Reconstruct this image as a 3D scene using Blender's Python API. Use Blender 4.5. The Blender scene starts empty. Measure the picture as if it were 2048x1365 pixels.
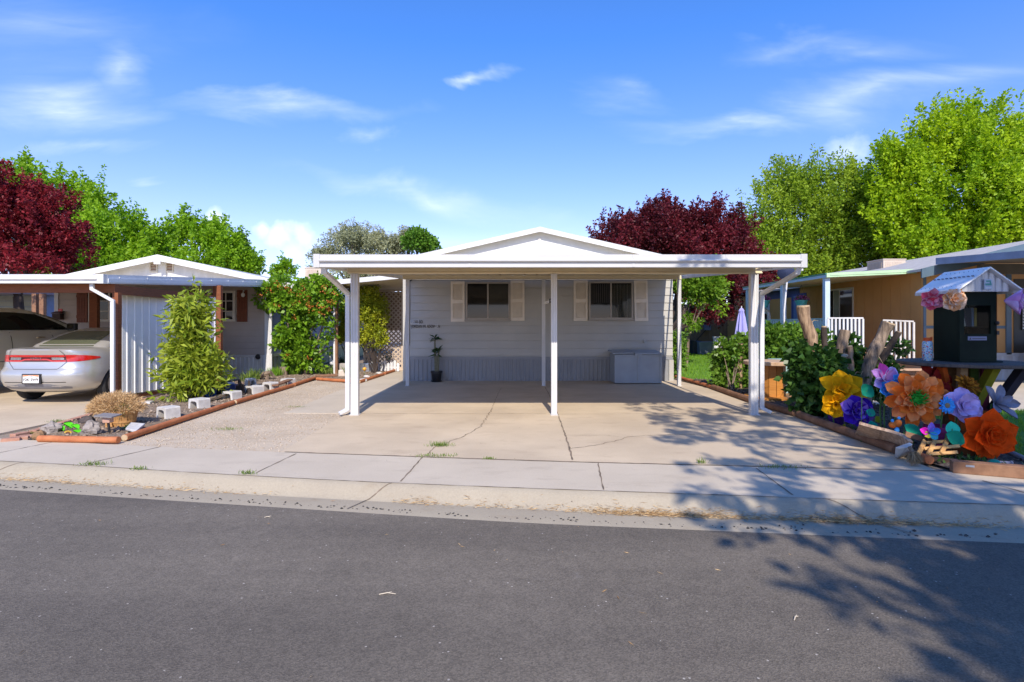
import bpy, bmesh, math, random
import numpy as np
from mathutils import Vector, Matrix, noise as mnoise
random.seed(7)
SC = bpy.context.scene
COL = SC.collection
F, CX, HY, EZ = 1100.0, 1024.0, 652.0, 1.5
R = math.radians

def P(px, py, Y):
    """world point at depth Y that the survey of the photograph gives"""
    return Vector(((px - CX) / F * Y, Y, EZ - (py - HY) / F * Y))

def G(px, py, z=0.0):
    Y = F * (EZ - z) / (py - HY)
    return Vector(((px - CX) / F * Y, Y, z))

def C(r, g, b, k=1.0):
    def f(c):
        c /= 255.0
        return (c / 12.92 if c <= 0.04045 else ((c + 0.055) / 1.055) ** 2.4) * k
    return (f(r), f(g), f(b), 1.0)

# ------------------------------------------------------------------ objects
PM = {}

def thing(name, label, cat, loc=(0, 0, 0), rotz=0.0, group=None):
    o = bpy.data.objects.new(name, None)
    o.empty_display_size = 0.2
    COL.objects.link(o)
    o.location = loc
    o.rotation_euler = (0, 0, rotz)
    o['label'] = label
    o['category'] = cat
    if group:
        o['group'] = group
    PM[o.name] = Matrix.Translation(Vector(loc)) @ Matrix.Rotation(rotz, 4, 'Z')
    return o

def tag(o, label, cat=None, group=None, kind=None):
    if label: o['label'] = label
    if cat: o['category'] = cat
    if group: o['group'] = group
    if kind: o['kind'] = kind
    return o

def struct(o):
    o['kind'] = 'structure'
    return o

def stuff(o, label):
    o['kind'] = 'stuff'
    o['label'] = label
    o['category'] = 'ground cover'
    return o

def dup(root, loc, rotz=0.0, label=None, scale=None):
    r = root.copy()
    COL.objects.link(r)
    r.location = loc
    r.rotation_euler = (0, 0, rotz)
    if scale: r.scale = (scale, scale, scale)
    if label: r['label'] = label
    for ch in list(root.children):
        c = ch.copy(); COL.objects.link(c); c.parent = r
        for g in ch.children:
            d = g.copy(); COL.objects.link(d); d.parent = c
    return r

def link_mesh(name, me, mats, parent=None):
    o = bpy.data.objects.new(name, me)
    COL.objects.link(o)
    for m in (mats if isinstance(mats, (list, tuple)) else [mats]):
        me.materials.append(m)
    if parent is not None:
        M = PM.get(parent.name, Matrix())
        me.transform(M.inverted())
        o.parent = parent
        PM[o.name] = M
    return o

class MB:
    def __init__(s):
        s.v, s.f, s.m, s.mi = [], [], [], 0
    def add(s, vs, fs):
        b = len(s.v)
        s.v.extend(tuple(v) for v in vs)
        s.f.extend(tuple(b + i for i in f) for f in fs)
        s.m.extend([s.mi] * len(fs))
        return s
    def box(s, x0, y0, z0, x1, y1, z1):
        x0, x1 = min(x0, x1), max(x0, x1); y0, y1 = min(y0, y1), max(y0, y1); z0, z1 = min(z0, z1), max(z0, z1)
        return s.add([(x0, y0, z0), (x1, y0, z0), (x1, y1, z0), (x0, y1, z0), (x0, y0, z1), (x1, y0, z1), (x1, y1, z1), (x0, y1, z1)],
                     [(3, 2, 1, 0), (4, 5, 6, 7), (0, 1, 5, 4), (1, 2, 6, 5), (2, 3, 7, 6), (3, 0, 4, 7)])
    def obox(s, c, size, M=None):
        M = (M or Matrix()).to_3x3(); c = Vector(c)
        hx, hy, hz = [q / 2 for q in size]
        vs = [c + M @ Vector(p) for p in ((-hx, -hy, -hz), (hx, -hy, -hz), (hx, hy, -hz), (-hx, hy, -hz), (-hx, -hy, hz), (hx, -hy, hz), (hx, hy, hz), (-hx, hy, hz))]
        return s.add(vs, [(3, 2, 1, 0), (4, 5, 6, 7), (0, 1, 5, 4), (1, 2, 6, 5), (2, 3, 7, 6), (3, 0, 4, 7)])
    def beam(s, p0, p1, w, h, up=(0, 0, 1)):
        p0, p1 = Vector(p0), Vector(p1)
        d = (p1 - p0); L = d.length; d.normalize()
        u = Vector(up)
        sd = d.cross(u)
        if sd.length < 1e-4: sd = d.cross(Vector((0, 1, 0)))
        sd.normalize(); u = sd.cross(d)
        M = Matrix((sd, d, u)).transposed()
        return s.obox((p0 + p1) / 2, (w, L, h), M)
    def tube(s, pts, r, n=8, cap=True, phase=0.0, sq=None):
        pts = [Vector(p) for p in pts]
        rs = r if isinstance(r, (list, tuple)) else [r] * len(pts)
        rings = []
        ref = Vector((0, 0, 1))
        prev = None
        for i, p in enumerate(pts):
            t = (pts[min(i + 1, len(pts) - 1)] - pts[max(i - 1, 0)]).normalized()
            if prev is None:
                a = ref if abs(t.dot(ref)) < 0.9 else Vector((0, 1, 0))
                x = t.cross(a).normalized()
            else:
                x = (prev - t * prev.dot(t)).normalized()
            prev = x
            y = t.cross(x)
            ring = []
            for k in range(n):
                a = 2 * math.pi * k / n + phase
                ring.append(p + (x * math.cos(a) + y * math.sin(a)) * rs[i])
            rings.append(ring)
        vs = [v for ring in rings for v in ring]
        fs = []
        for i in range(len(rings) - 1):
            for k in range(n):
                fs.append((i * n + k, i * n + (k + 1) % n, (i + 1) * n + (k + 1) % n, (i + 1) * n + k))
        if cap:
            fs.append(tuple(reversed(range(n))))
            fs.append(tuple((len(rings) - 1) * n + k for k in range(n)))
        return s.add(vs, fs)
    def lathe(s, prof, n=24, M=None):
        M = M or Matrix()
        vs, fs = [], []
        for (r, z) in prof:
            for k in range(n):
                a = 2 * math.pi * k / n
                vs.append(M @ Vector((r * math.cos(a), r * math.sin(a), z)))
        for i in range(len(prof) - 1):
            for k in range(n):
                fs.append((i * n + k, i * n + (k + 1) % n, (i + 1) * n + (k + 1) % n, (i + 1) * n + k))
        if prof[0][0] > 1e-5: fs.append(tuple(reversed(range(n))))
        if prof[-1][0] > 1e-5: fs.append(tuple((len(prof) - 1) * n + k for k in range(n)))
        return s.add(vs, fs)
    def ball(s, c, r, n=14, m=9, jit=0.0, seed=0):
        rx, ry, rz = r if isinstance(r, (tuple, list)) else (r, r, r)
        c = Vector(c); vs = []; fs = []
        for i in range(m + 1):
            th = math.pi * i / m
            for k in range(n):
                a = 2 * math.pi * k / n
                d = Vector((math.sin(th) * math.cos(a), math.sin(th) * math.sin(a), -math.cos(th)))
                q = 1 + (jit * mnoise.noise(d * 1.7 + Vector((seed * 3.1, seed, 0))) if jit else 0)
                vs.append(c + Vector((d.x * rx * q, d.y * ry * q, d.z * rz * q)))
        for i in range(m):
            for k in range(n):
                fs.append((i * n + k, i * n + (k + 1) % n, (i + 1) * n + (k + 1) % n, (i + 1) * n + k))
        return s.add(vs, fs)
    def slab(s, poly, vec):
        poly = [Vector(p) for p in poly]; vec = Vector(vec); n = len(poly)
        vs = poly + [p + vec for p in poly]
        fs = [tuple(reversed(range(n))), tuple(range(n, 2 * n))] + [(i, (i + 1) % n, n + (i + 1) % n, n + i) for i in range(n)]
        return s.add(vs, fs)
    def grid(s, rows, closed=False):
        n = len(rows[0]); vs = [p for r in rows for p in r]; fs = []
        for i in range(len(rows) - 1):
            for k in range(n if closed else n - 1):
                k2 = (k + 1) % n
                fs.append((i * n + k, i * n + k2, (i + 1) * n + k2, (i + 1) * n + k))
        return s.add(vs, fs)
    def build(s, name, mats, parent=None, smooth=False, bevel=0.0, angle=40, seg=2, solid=0.0):
        me = bpy.data.meshes.new(name)
        me.from_pydata(s.v, [], s.f)
        if any(s.m): me.polygons.foreach_set('material_index', s.m)
        bm = bmesh.new(); bm.from_mesh(me)
        bmesh.ops.recalc_face_normals(bm, faces=bm.faces)
        bm.to_mesh(me); bm.free()
        if smooth:
            me.polygons.foreach_set('use_smooth', [True] * len(me.polygons))
            me.set_sharp_from_angle(angle=R(angle))
        o = link_mesh(name, me, mats, parent)
        if solid:
            md = o.modifiers.new('solid', 'SOLIDIFY'); md.thickness = solid; md.offset = 0
        if bevel:
            md = o.modifiers.new('bevel', 'BEVEL'); md.width = bevel; md.segments = seg; md.limit_method = 'ANGLE'; md.angle_limit = R(50)
        return o

# ------------------------------------------------------------------ materials
def _nt(name):
    m = bpy.data.materials.new(name); m.use_nodes = True
    nt = m.node_tree
    for n in list(nt.nodes): nt.nodes.remove(n)
    out = nt.nodes.new('ShaderNodeOutputMaterial')
    b = nt.nodes.new('ShaderNodeBsdfPrincipled')
    nt.links.new(b.outputs[0], out.inputs[0])
    return m, nt, b, out

def _noise(nt, vec, scale, detail=4, rough=0.55):
    n = nt.nodes.new('ShaderNodeTexNoise')
    n.inputs['Scale'].default_value = scale
    n.inputs['Detail'].default_value = detail
    n.inputs['Roughness'].default_value = rough
    nt.links.new(vec, n.inputs['Vector'])
    return n.outputs['Fac']

def _ramp(nt, fac, lo, hi):
    n = nt.nodes.new('ShaderNodeMapRange')
    n.inputs[1].default_value = lo; n.inputs[2].default_value = hi
    n.clamp = True
    nt.links.new(fac, n.inputs[0])
    return n.outputs[0]

def _mix(nt, fac, a, b, mode='MIX'):
    n = nt.nodes.new('ShaderNodeMix'); n.data_type = 'RGBA'; n.blend_type = mode
    for idx, v in ((0, fac), (6, a), (7, b)):
        if isinstance(v, (float, int)): n.inputs[idx].default_value = v
        elif isinstance(v, tuple): n.inputs[idx].default_value = v
        else: nt.links.new(v, n.inputs[idx])
    return n.outputs[2]

def _vec(nt, stretch=None):
    tc = nt.nodes.new('ShaderNodeTexCoord')
    v = tc.outputs['Object']
    if stretch:
        mp = nt.nodes.new('ShaderNodeMapping'); mp.inputs['Scale'].default_value = stretch
        nt.links.new(v, mp.inputs[0]); v = mp.outputs[0]
    return v

def _bump(nt, b, h, strength, dist=0.01):
    bp = nt.nodes.new('ShaderNodeBump'); bp.inputs['Strength'].default_value = strength; bp.inputs['Distance'].default_value = dist
    nt.links.new(h, bp.inputs['Height']); nt.links.new(bp.outputs[0], b.inputs['Normal'])

def sc(c, k): return (c[0] * k, c[1] * k, c[2] * k, 1.0)

def mat(name, col, rough=0.6, metal=0.0, var=0.12, vscale=3.0, bump=0.0, bscale=80.0, spec=0.5, col2=None, coat=0.0, stretch=None, lo=0.35, hi=0.65, bdist=0.005):
    m, nt, b, out = _nt(name)
    b.inputs['Roughness'].default_value = rough
    b.inputs['Metallic'].default_value = metal
    b.inputs['Specular IOR Level'].default_value = spec
    if coat:
        b.inputs['Coat Weight'].default_value = coat; b.inputs['Coat Roughness'].default_value = 0.06
    v = _vec(nt, stretch)
    if var or col2:
        f = _ramp(nt, _noise(nt, v, vscale, 5), lo, hi)
        nt.links.new(_mix(nt, f, sc(col, 1 - var), col2 or sc(col, 1 + var)), b.inputs['Base Color'])
    else:
        b.inputs['Base Color'].default_value = col
    if bump: _bump(nt, b, _noise(nt, v, bscale, 3), bump, bdist)
    return m

def mat_leaf(name, c1, c2, trans=0.35, rough=0.5, spec=0.3):
    m, nt, b, out = _nt(name)
    at = nt.nodes.new('ShaderNodeAttribute'); at.attribute_name = 'tint'
    col = _mix(nt, at.outputs['Fac'], c1, c2)
    nt.links.new(col, b.inputs['Base Color'])
    b.inputs['Roughness'].default_value = rough
    b.inputs['Specular IOR Level'].default_value = spec
    tr = nt.nodes.new('ShaderNodeBsdfTranslucent')
    nt.links.new(_mix(nt, 1.0, col, (1.0, 1.0, 0.75, 1), 'MULTIPLY'), tr.inputs[0])
    ms = nt.nodes.new('ShaderNodeMixShader'); ms.inputs[0].default_value = trans
    nt.links.new(b.outputs[0], ms.inputs[1]); nt.links.new(tr.outputs[0], ms.inputs[2])
    nt.links.new(ms.outputs[0], out.inputs[0])
    return m

def mat_asphalt():
    m, nt, b, out = _nt('asphalt')
    v = _vec(nt)
    big = _ramp(nt, _noise(nt, v, 0.55, 4), 0.3, 0.7)
    mid = _ramp(nt, _noise(nt, v, 9, 5, 0.7), 0.3, 0.7)
    c = _mix(nt, big, (0.150, 0.129, 0.104, 1), (0.196, 0.169, 0.136, 1))
    c = _mix(nt, mid, _mix(nt, 1.0, c, (0.8, 0.8, 0.8, 1), 'MULTIPLY'), c)
    vo = nt.nodes.new('ShaderNodeTexVoronoi'); vo.inputs['Scale'].default_value = 125
    nt.links.new(v, vo.inputs['Vector'])
    sep = nt.nodes.new('ShaderNodeSeparateColor'); nt.links.new(vo.outputs['Color'], sep.inputs[0])
    c = _mix(nt, _ramp(nt, sep.outputs[0], 0.0, 1.0), _mix(nt, 1.0, c, (0.70, 0.70, 0.70, 1), 'MULTIPLY'), _mix(nt, 1.0, c, (1.22, 1.21, 1.19, 1), 'MULTIPLY'))
    vo2 = nt.nodes.new('ShaderNodeTexVoronoi'); vo2.inputs['Scale'].default_value = 38
    nt.links.new(v, vo2.inputs['Vector'])
    sp = nt.nodes.new('ShaderNodeSeparateColor'); nt.links.new(vo2.outputs['Color'], sp.inputs[0])
    c1 = nt.nodes.new('ShaderNodeMath'); c1.operation = 'GREATER_THAN'; c1.inputs[1].default_value = 0.975
    nt.links.new(sp.outputs[0], c1.inputs[0])
    c2 = nt.nodes.new('ShaderNodeMath'); c2.operation = 'LESS_THAN'; c2.inputs[1].default_value = 0.22
    nt.links.new(vo2.outputs['Distance'], c2.inputs[0])
    mm = nt.nodes.new('ShaderNodeMath'); mm.operation = 'MULTIPLY'
    nt.links.new(c1.outputs[0], mm.inputs[0]); nt.links.new(c2.outputs[0], mm.inputs[1])
    c = _mix(nt, mm.outputs[0], c, (0.42, 0.38, 0.33, 1))
    wear = _ramp(nt, _noise(nt, _vec(nt, (.10, .9, 1)), 1.1, 4), .36, .64)
    c = _mix(nt, wear, _mix(nt, 1.0, c, (.80, .80, .81, 1), 'MULTIPLY'), _mix(nt, 1.0, c, (1.10, 1.10, 1.09, 1), 'MULTIPLY'))
    scuff = _ramp(nt, _noise(nt, v, 1.6, 6, 0.7), 0.66, 0.8)
    c = _mix(nt, scuff, c, (0.22, 0.205, 0.19, 1))
    nt.links.new(c, b.inputs['Base Color'])
    b.inputs['Roughness'].default_value = 0.85
    b.inputs['Specular IOR Level'].default_value = 0.3
    _bump(nt, b, vo.outputs['Distance'], 0.4, 0.005)
    return m

def mat_concrete(name, c1, c2, stain, speck=0.85):
    m, nt, b, out = _nt(name)
    v = _vec(nt)
    c = _mix(nt, _ramp(nt, _noise(nt, v, 0.9, 5), 0.35, 0.65), c1, c2)
    c = _mix(nt, _ramp(nt, _noise(nt, _vec(nt, (1, 2.2, 1)), 1.7, 6, 0.65), 0.55, 0.78), c, stain)
    f = _noise(nt, v, 55, 4, 0.7)
    c = _mix(nt, _ramp(nt, f, 0.3, 0.7), _mix(nt, 1.0, c, (speck, speck, speck, 1), 'MULTIPLY'), c)
    c = _mix(nt, _ramp(nt, _noise(nt, v, 21, 2, 0.5), 0.74, 0.78), c, sc(stain, 0.45))
    nt.links.new(c, b.inputs['Base Color'])
    b.inputs['Roughness'].default_value = 0.9
    b.inputs['Specular IOR Level'].default_value = 0.25
    _bump(nt, b, f, 0.35, 0.004)
    return m

def mat_glass_pane(name, tint=(0.02, 0.022, 0.025, 1), clear=0.0):
    """dark window glass; CLEAR lets what stands behind it show through"""
    m, nt, b, out = _nt(name)
    b.inputs['Base Color'].default_value = tint
    b.inputs['Roughness'].default_value = 0.04
    b.inputs['Specular IOR Level'].default_value = 0.35
    if clear:
        t = nt.nodes.new('ShaderNodeBsdfTransparent'); t.inputs[0].default_value = (0.82, 0.85, 0.85, 1)
        ms = nt.nodes.new('ShaderNodeMixShader'); ms.inputs[0].default_value = clear
        nt.links.new(b.outputs[0], ms.inputs[1]); nt.links.new(t.outputs[0], ms.inputs[2])
        nt.links.new(ms.outputs[0], out.inputs[0])
    return m

def mat_wood(name, col, col2, rough=0.7, scale=6, stretch=(1, 1, 12)):
    return mat(name, col, rough, var=0, col2=col2, vscale=scale, stretch=stretch, bump=0.3, bscale=scale * 3, lo=0.3, hi=0.7)

def text_mesh(s, size, align='LEFT', extrude=0.004):
    cu = bpy.data.curves.new('lettering', 'FONT')
    cu.body = s; cu.size = size; cu.align_x = align; cu.extrude = extrude
    ob = bpy.data.objects.new('lettering', cu); COL.objects.link(ob)
    dg = bpy.context.evaluated_depsgraph_get()
    me = bpy.data.meshes.new_from_object(ob.evaluated_get(dg))
    bpy.data.objects.remove(ob); bpy.data.curves.remove(cu)
    me.materials.clear()
    return me

TX = {k: text_mesh(*a) for k, a in {
    'number': ('11308 SO', 0.150), 'street': ('JORDAN MEADOW LN', 0.142),
    'badge': ('D O D G E', 0.042, 'CENTER'), 'plate': ('F2K 5W9', 0.070, 'CENTER', 0.002), 'plate_state': ('UTAH', 0.03, 'CENTER', 0.002),
}.items()}

def place_text(key, name, m, parent, loc, rot=(R(90), 0, 0)):
    me = TX[key].copy()
    if key in ('number', 'street'): me.transform(Matrix.Diagonal((0.54, 0.80, 1, 1)))
    me.transform(Matrix.Translation(Vector(loc)) @ Matrix.Rotation(rot[2], 4, 'Z') @ Matrix.Rotation(rot[1], 4, 'Y') @ Matrix.Rotation(rot[0], 4, 'X'))
    return link_mesh(name, me, m, parent)

# ------------------------------------------------------------------ leaves
def unit(a):
    return a / np.maximum(np.linalg.norm(a, axis=-1, keepdims=True), 1e-6)

def leaf_mesh(name, mats, parent, pos, dirs, L, W, rng, fold=0.15, tint=None, droop=0.0):
    """one quad per leaf, folded along its midrib"""
    n = len(pos)
    dirs = unit(dirs)
    rnd = unit(rng.normal(size=(n, 3)))
    side = unit(np.cross(dirs, rnd))
    up = np.cross(side, dirs)
    L = np.broadcast_to(np.asarray(L, float).reshape(-1, 1), (n, 1)); W = np.broadcast_to(np.asarray(W, float).reshape(-1, 1), (n, 1))
    mid = pos + dirs * L * 0.45
    V = np.empty((n, 4, 3))
    V[:, 0] = pos
    V[:, 1] = mid + side * W * 0.5 + up * W * fold
    V[:, 2] = pos + dirs * L - np.array([0, 0, 1.0]) * droop * L
    V[:, 3] = mid - side * W * 0.5 + up * W * fold
    me = bpy.data.meshes.new(name)
    me.vertices.add(n * 4); me.loops.add(n * 4); me.polygons.add(n)
    me.vertices.foreach_set('co', V.reshape(-1).astype(np.float32))
    me.loops.foreach_set('vertex_index', np.arange(n * 4, dtype=np.int32))
    me.polygons.foreach_set('loop_start', np.arange(0, n * 4, 4, dtype=np.int32))
    at = me.attributes.new('tint', 'FLOAT', 'POINT')
    t = rng.random(n) if tint is None else tint
    at.data.foreach_set('value', np.repeat(t, 4).astype(np.float32))
    me.update(); me.validate()
    return link_mesh(name, me, mats, parent)

def shoots(rng, lobes, n, shoot, per, upright=0.6, spread=0.25, shell=0.55, jitter=0.3, taper=0.6):
    """shoots through the lobes of a crown; returns leaf positions, leaf directions and a slow tint"""
    lob = np.array(lobes, float)
    vol = lob[:, 3] * lob[:, 4] * lob[:, 5]
    w = vol ** 0.75; w /= w.sum()
    k = rng.choice(len(lob), n, p=w)
    d = unit(rng.normal(size=(n, 3)))
    d[:, 2] = np.where(d[:, 2] < -0.55, -d[:, 2], d[:, 2])
    r = shell + (1 - shell) * rng.random(n) ** 0.6
    r = np.where(rng.random(n) < 0.2, rng.random(n) * shell, r)
    base = lob[k, :3] + d * lob[k, 3:6] * r[:, None]
    ax = unit(d * (1 - upright) + np.array([0, 0, upright]) + rng.normal(size=(n, 3)) * jitter)
    ln = shoot * (0.6 + 0.8 * rng.random(n))
    t = rng.random((n, per)) ** 0.8
    off = unit(rng.normal(size=(n, per, 3)))
    rad = spread * (1 - taper * t) * rng.random((n, per)) ** 0.5
    pos = base[:, None] + ax[:, None] * (t * ln[:, None])[..., None] + off * rad[..., None]
    dr = unit(off + ax[:, None] * 0.6 + np.array([0, 0, -0.1]))
    tint = np.clip(rng.random((n, 1)) * 0.6 + rng.random((n, per)) * 0.4, 0, 1)
    return pos.reshape(-1, 3), dr.reshape(-1, 3), tint.reshape(-1)

def in_poly(pts, poly):
    x, y = pts[:, 0], pts[:, 1]
    ins = np.zeros(len(pts), bool)
    j = len(poly) - 1
    for i in range(len(poly)):
        xi, yi = poly[i][0], poly[i][1]; xj, yj = poly[j][0], poly[j][1]
        c = ((yi > y) != (yj > y)) & (x < (xj - xi) * (y - yi) / (yj - yi + 1e-12) + xi)
        ins ^= c
        j = i
    return ins

def scatter(rng, poly, n):
    a = np.array([(p[0], p[1]) for p in poly])
    lo, hi = a.min(0), a.max(0)
    out = np.empty((0, 2))
    while len(out) < n:
        q = lo + rng.random((n * 2, 2)) * (hi - lo)
        out = np.vstack([out, q[in_poly(q, poly)]])
    return out[:n]

def stones_mesh(name, m, rng, xy, z, smin, smax, flat=0.6, parent=None):
    """small irregular octahedra lying on the ground"""
    n = len(xy)
    s = smin + (smax - smin) * rng.random(n) ** 2
    a = rng.random(n) * 6.283
    base = np.array([(1, 0, 0), (0, 1, 0), (-1, 0, 0), (0, -1, 0), (0, 0, 1), (0, 0, -1)], float)
    V = base[None] * (0.7 + 0.6 * rng.random((n, 6, 1))) * s[:, None, None]
    V[:, :, 2] *= flat
    ca, sa = np.cos(a)[:, None], np.sin(a)[:, None]
    X = V[:, :, 0] * ca - V[:, :, 1] * sa; Y = V[:, :, 0] * sa + V[:, :, 1] * ca
    V[:, :, 0] = X + xy[:, :1]; V[:, :, 1] = Y + xy[:, 1:2]
    zz = z if np.ndim(z) else np.full(n, z)
    V[:, :, 2] += (zz + s * flat * 0.4)[:, None]
    fb = np.array([(0, 1, 4), (1, 2, 4), (2, 3, 4), (3, 0, 4), (1, 0, 5), (2, 1, 5), (3, 2, 5), (0, 3, 5)])
    Fc = (fb[None] + (np.arange(n) * 6)[:, None, None]).reshape(-1, 3)
    me = bpy.data.meshes.new(name)
    me.vertices.add(n * 6); me.loops.add(len(Fc) * 3); me.polygons.add(len(Fc))
    me.vertices.foreach_set('co', V.reshape(-1).astype(np.float32))
    me.loops.foreach_set('vertex_index', Fc.reshape(-1).astype(np.int32))
    me.polygons.foreach_set('loop_start', np.arange(0, len(Fc) * 3, 3, dtype=np.int32))
    at = me.attributes.new('tint', 'FLOAT', 'POINT')
    at.data.foreach_set('value', np.repeat(rng.random(n), 6).astype(np.float32))
    me.update(); me.validate()
    return link_mesh(name, me, m, parent)

def blades(name, m, rng, xy, z, h, w, lean=0.4, parent=None):
    """upright grass blades"""
    n = len(xy)
    a = rng.random(n) * 6.283
    l = rng.random(n) * lean
    d = np.stack([np.cos(a) * l, np.sin(a) * l, np.ones(n)], 1)
    p = np.concatenate([xy, np.full((n, 1), z)], 1)
    return leaf_mesh(name, m, parent, p, d, h * (0.5 + rng.random(n)), w, rng, fold=0.1, droop=0.1)
# ================================================================== materials used by many things
M_WHITE = mat('white painted metal', (0.60, 0.60, 0.60, 1), 0.45, var=0.11, vscale=3.5, stretch=(1, 1, .3))
M_WHITE_OLD = mat('weathered white paint', (0.62, 0.61, 0.60, 1), 0.55, var=0.10, vscale=4)
M_BLACK = mat('black plastic', (0.012, 0.012, 0.014, 1), 0.45, var=0.2)
M_DARK = mat('dark void', (0.006, 0.006, 0.007, 1), 0.9, var=0)
M_RUBBER = mat('tyre rubber', (0.02, 0.02, 0.021, 1), 0.8, var=0.2, vscale=8, bump=0.2)
M_BARK = mat('bark', (0.05, 0.035, 0.026, 1), 0.9, var=0, col2=(0.34, 0.25, 0.175, 1), vscale=17, stretch=(1, 1, 0.16), lo=.3, hi=.7, bump=1.0, bscale=22, bdist=0.03)
M_DARKBARK = mat('dark bark', (0.045, 0.032, 0.026, 1), 0.9, var=0.35, vscale=7, stretch=(1, 1, 0.25), bump=0.6, bscale=20, bdist=0.02)
M_TIMBER = mat('stained landscape timber', (0.36, 0.105, 0.034, 1), 0.7, var=0, col2=(0.48, 0.17, 0.062, 1), vscale=7, bump=0.35, bscale=30)
M_OLDTIMBER = mat('weathered timber', (0.16, 0.075, 0.038, 1), 0.8, var=0, col2=(0.27, 0.14, 0.075, 1), vscale=7, bump=0.4, bscale=30)
M_ENDGRAIN = mat('pale end grain', (0.45, 0.33, 0.20, 1), 0.8, var=0.2, vscale=20)
M_BLOCK = mat('painted cinder block', (0.54, 0.52, 0.49, 1), 0.85, var=0.14, vscale=9, bump=0.4, bscale=90)
M_ROCK = mat('grey garden rock', (0.30, 0.26, 0.23, 1), 0.9, var=0.3, vscale=7, bump=0.8, bscale=16, bdist=0.03)
M_STEM = mat('green stem', (0.06, 0.16, 0.03, 1), 0.6, var=0.2)

M_GRASS = mat_leaf('grass blades', (0.11, 0.26, 0.02, 1), (0.24, 0.42, 0.035, 1), 0.3)
M_WEED = mat_leaf('weed leaves', (0.10, 0.17, 0.03, 1), (0.22, 0.30, 0.06, 1), 0.25)

# ================================================================== street, kerb and pavement
class Line:
    """a street line y(x), measured at a few points and carried on straight beyond them"""
    def __init__(s, px, z):
        pts = sorted([tuple(G(a, b, z)[:2]) for a, b in px])
        s.x = np.array([p[0] for p in pts]); s.y = np.array([p[1] for p in pts])
    def __call__(s, x):
        x = np.asarray(x, float)
        y = np.interp(x, s.x, s.y)
        y = np.where(x < s.x[0], s.y[0] - 0.17 * (x - s.x[0]), y)
        return np.where(x > s.x[-1], s.y[-1] - 0.12 * (x - s.x[-1]), y)

Z_ROAD, Z_GUT = -0.118, -0.13
L_BACK = Line([(0, 877), (308, 894), (547, 904.4), (700, 909.5), (905, 917), (1144, 925), (1400, 931), (1831, 942)], 0)
L_WALK = Line([(0, 923), (116, 928), (386, 946), (700, 963), (1042, 977), (1400, 989), (1784, 1003), (2048, 1011)], 0)
L_GUT = Line([(0, 959), (205, 971), (393, 983), (649, 998), (973, 1015), (1281, 1030), (1493, 1038), (1831, 1050), (2048, 1056)], Z_GUT)
L_ROAD = Line([(0, 976), (350, 999), (700, 1021), (1042, 1043), (1400, 1057), (1660, 1068), (2048, 1083)], Z_ROAD)

XS = np.concatenate([np.linspace(-60, -9, 18), np.linspace(-8.5, 8, 56), np.linspace(9, 60, 18)])
def smooth_line(L):
    y = L(XS)
    for _ in range(4):
        y[1:-1] = 0.25 * y[:-2] + 0.5 * y[1:-1] + 0.25 * y[2:]
    return y
YB, YW, YG, YR = [smooth_line(L) for L in (L_BACK, L_WALK, L_GUT, L_ROAD)]

M_ASPHALT = mat_asphalt()
M_PAVE = mat_concrete('pavement concrete', (0.50, 0.43, 0.335, 1), (0.565, 0.49, 0.385, 1), (0.43, 0.365, 0.285, 1), 0.9)
M_KERB = mat_concrete('kerb concrete', (0.36, 0.31, 0.235, 1), (0.41, 0.355, 0.265, 1), (0.33, 0.265, 0.185, 1), 0.85)
M_DRIVE = mat_concrete('driveway concrete', (0.50, 0.405, 0.29, 1), (0.60, 0.49, 0.35, 1), (0.44, 0.345, 0.245, 1), 0.9)
M_DIRT = mat_concrete('packed dirt', (0.27, 0.205, 0.15, 1), (0.36, 0.29, 0.22, 1), (0.22, 0.165, 0.12, 1), 0.7)
M_GRAVELBED = mat_concrete('gravelly dirt', (0.50, 0.405, 0.295, 1), (0.61, 0.51, 0.385, 1), (0.42, 0.32, 0.22, 1), 0.74)
M_MULCH = mat('dark mulch', (0.045, 0.033, 0.026, 1), 0.95, var=0, col2=(0.16, 0.12, 0.09, 1), vscale=22, bump=1.0, bscale=45, bdist=0.03)
M_SOILLEFT = mat('dry soil', (0.15, 0.105, 0.072, 1), 0.95, var=0, col2=(0.34, 0.25, 0.175, 1), vscale=17, bump=1.0, bscale=40, bdist=0.03)
M_LAWN = mat('lawn soil', (0.07, 0.17, 0.015, 1), 0.9, var=0, col2=(0.15, 0.29, 0.025, 1), vscale=2.2, bump=0.5, bscale=50)
M_JOINT = mat('dirt in joints', (0.19, 0.145, 0.105, 1), 0.95, var=0.35, vscale=6)

def strip(name, rows, m, smooth=True):
    mb = MB()
    mb.grid([[Vector((XS[i], y[i], z)) for i in range(len(XS))] for y, z in rows])
    return struct(mb.build(name, m, smooth=smooth, angle=60))

far = np.full(len(XS), -70.0)
strip('road', [(far, Z_ROAD), (YR, Z_ROAD)], M_ASPHALT)
strip('gutter', [(YR - 0.25, Z_ROAD - 0.03), (YR + 0.0, Z_ROAD + 0.006), (YG, Z_GUT)], M_KERB)
k = lambda t: YG + (YW - YG) * t
strip('kerb', [(YG, Z_GUT), (k(0.12), -0.122), (k(0.35), -0.085), (k(0.62), -0.035), (k(0.82), -0.009), (k(1.0), 0.0)], M_KERB)
strip('sidewalk', [(YW, 0.0), (YB, 0.0)], M_PAVE)
mb = MB()
mb.grid([[Vector((XS[i], YB[i] - 0.05, -0.03)) for i in range(len(XS))], [Vector((XS[i] * 6, 320, -0.03)) for i in range(len(XS))]])
struct(mb.build('ground', M_DIRT))

def sheet(name, poly, z, m, thick=0.0):
    mb = MB()
    p = [Vector((q[0], q[1], z)) for q in poly]
    if thick: mb.slab([v - Vector((0, 0, thick)) for v in p], (0, 0, thick))
    else: mb.add(p, [tuple(range(len(p)))])
    return struct(mb.build(name, m))

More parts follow.
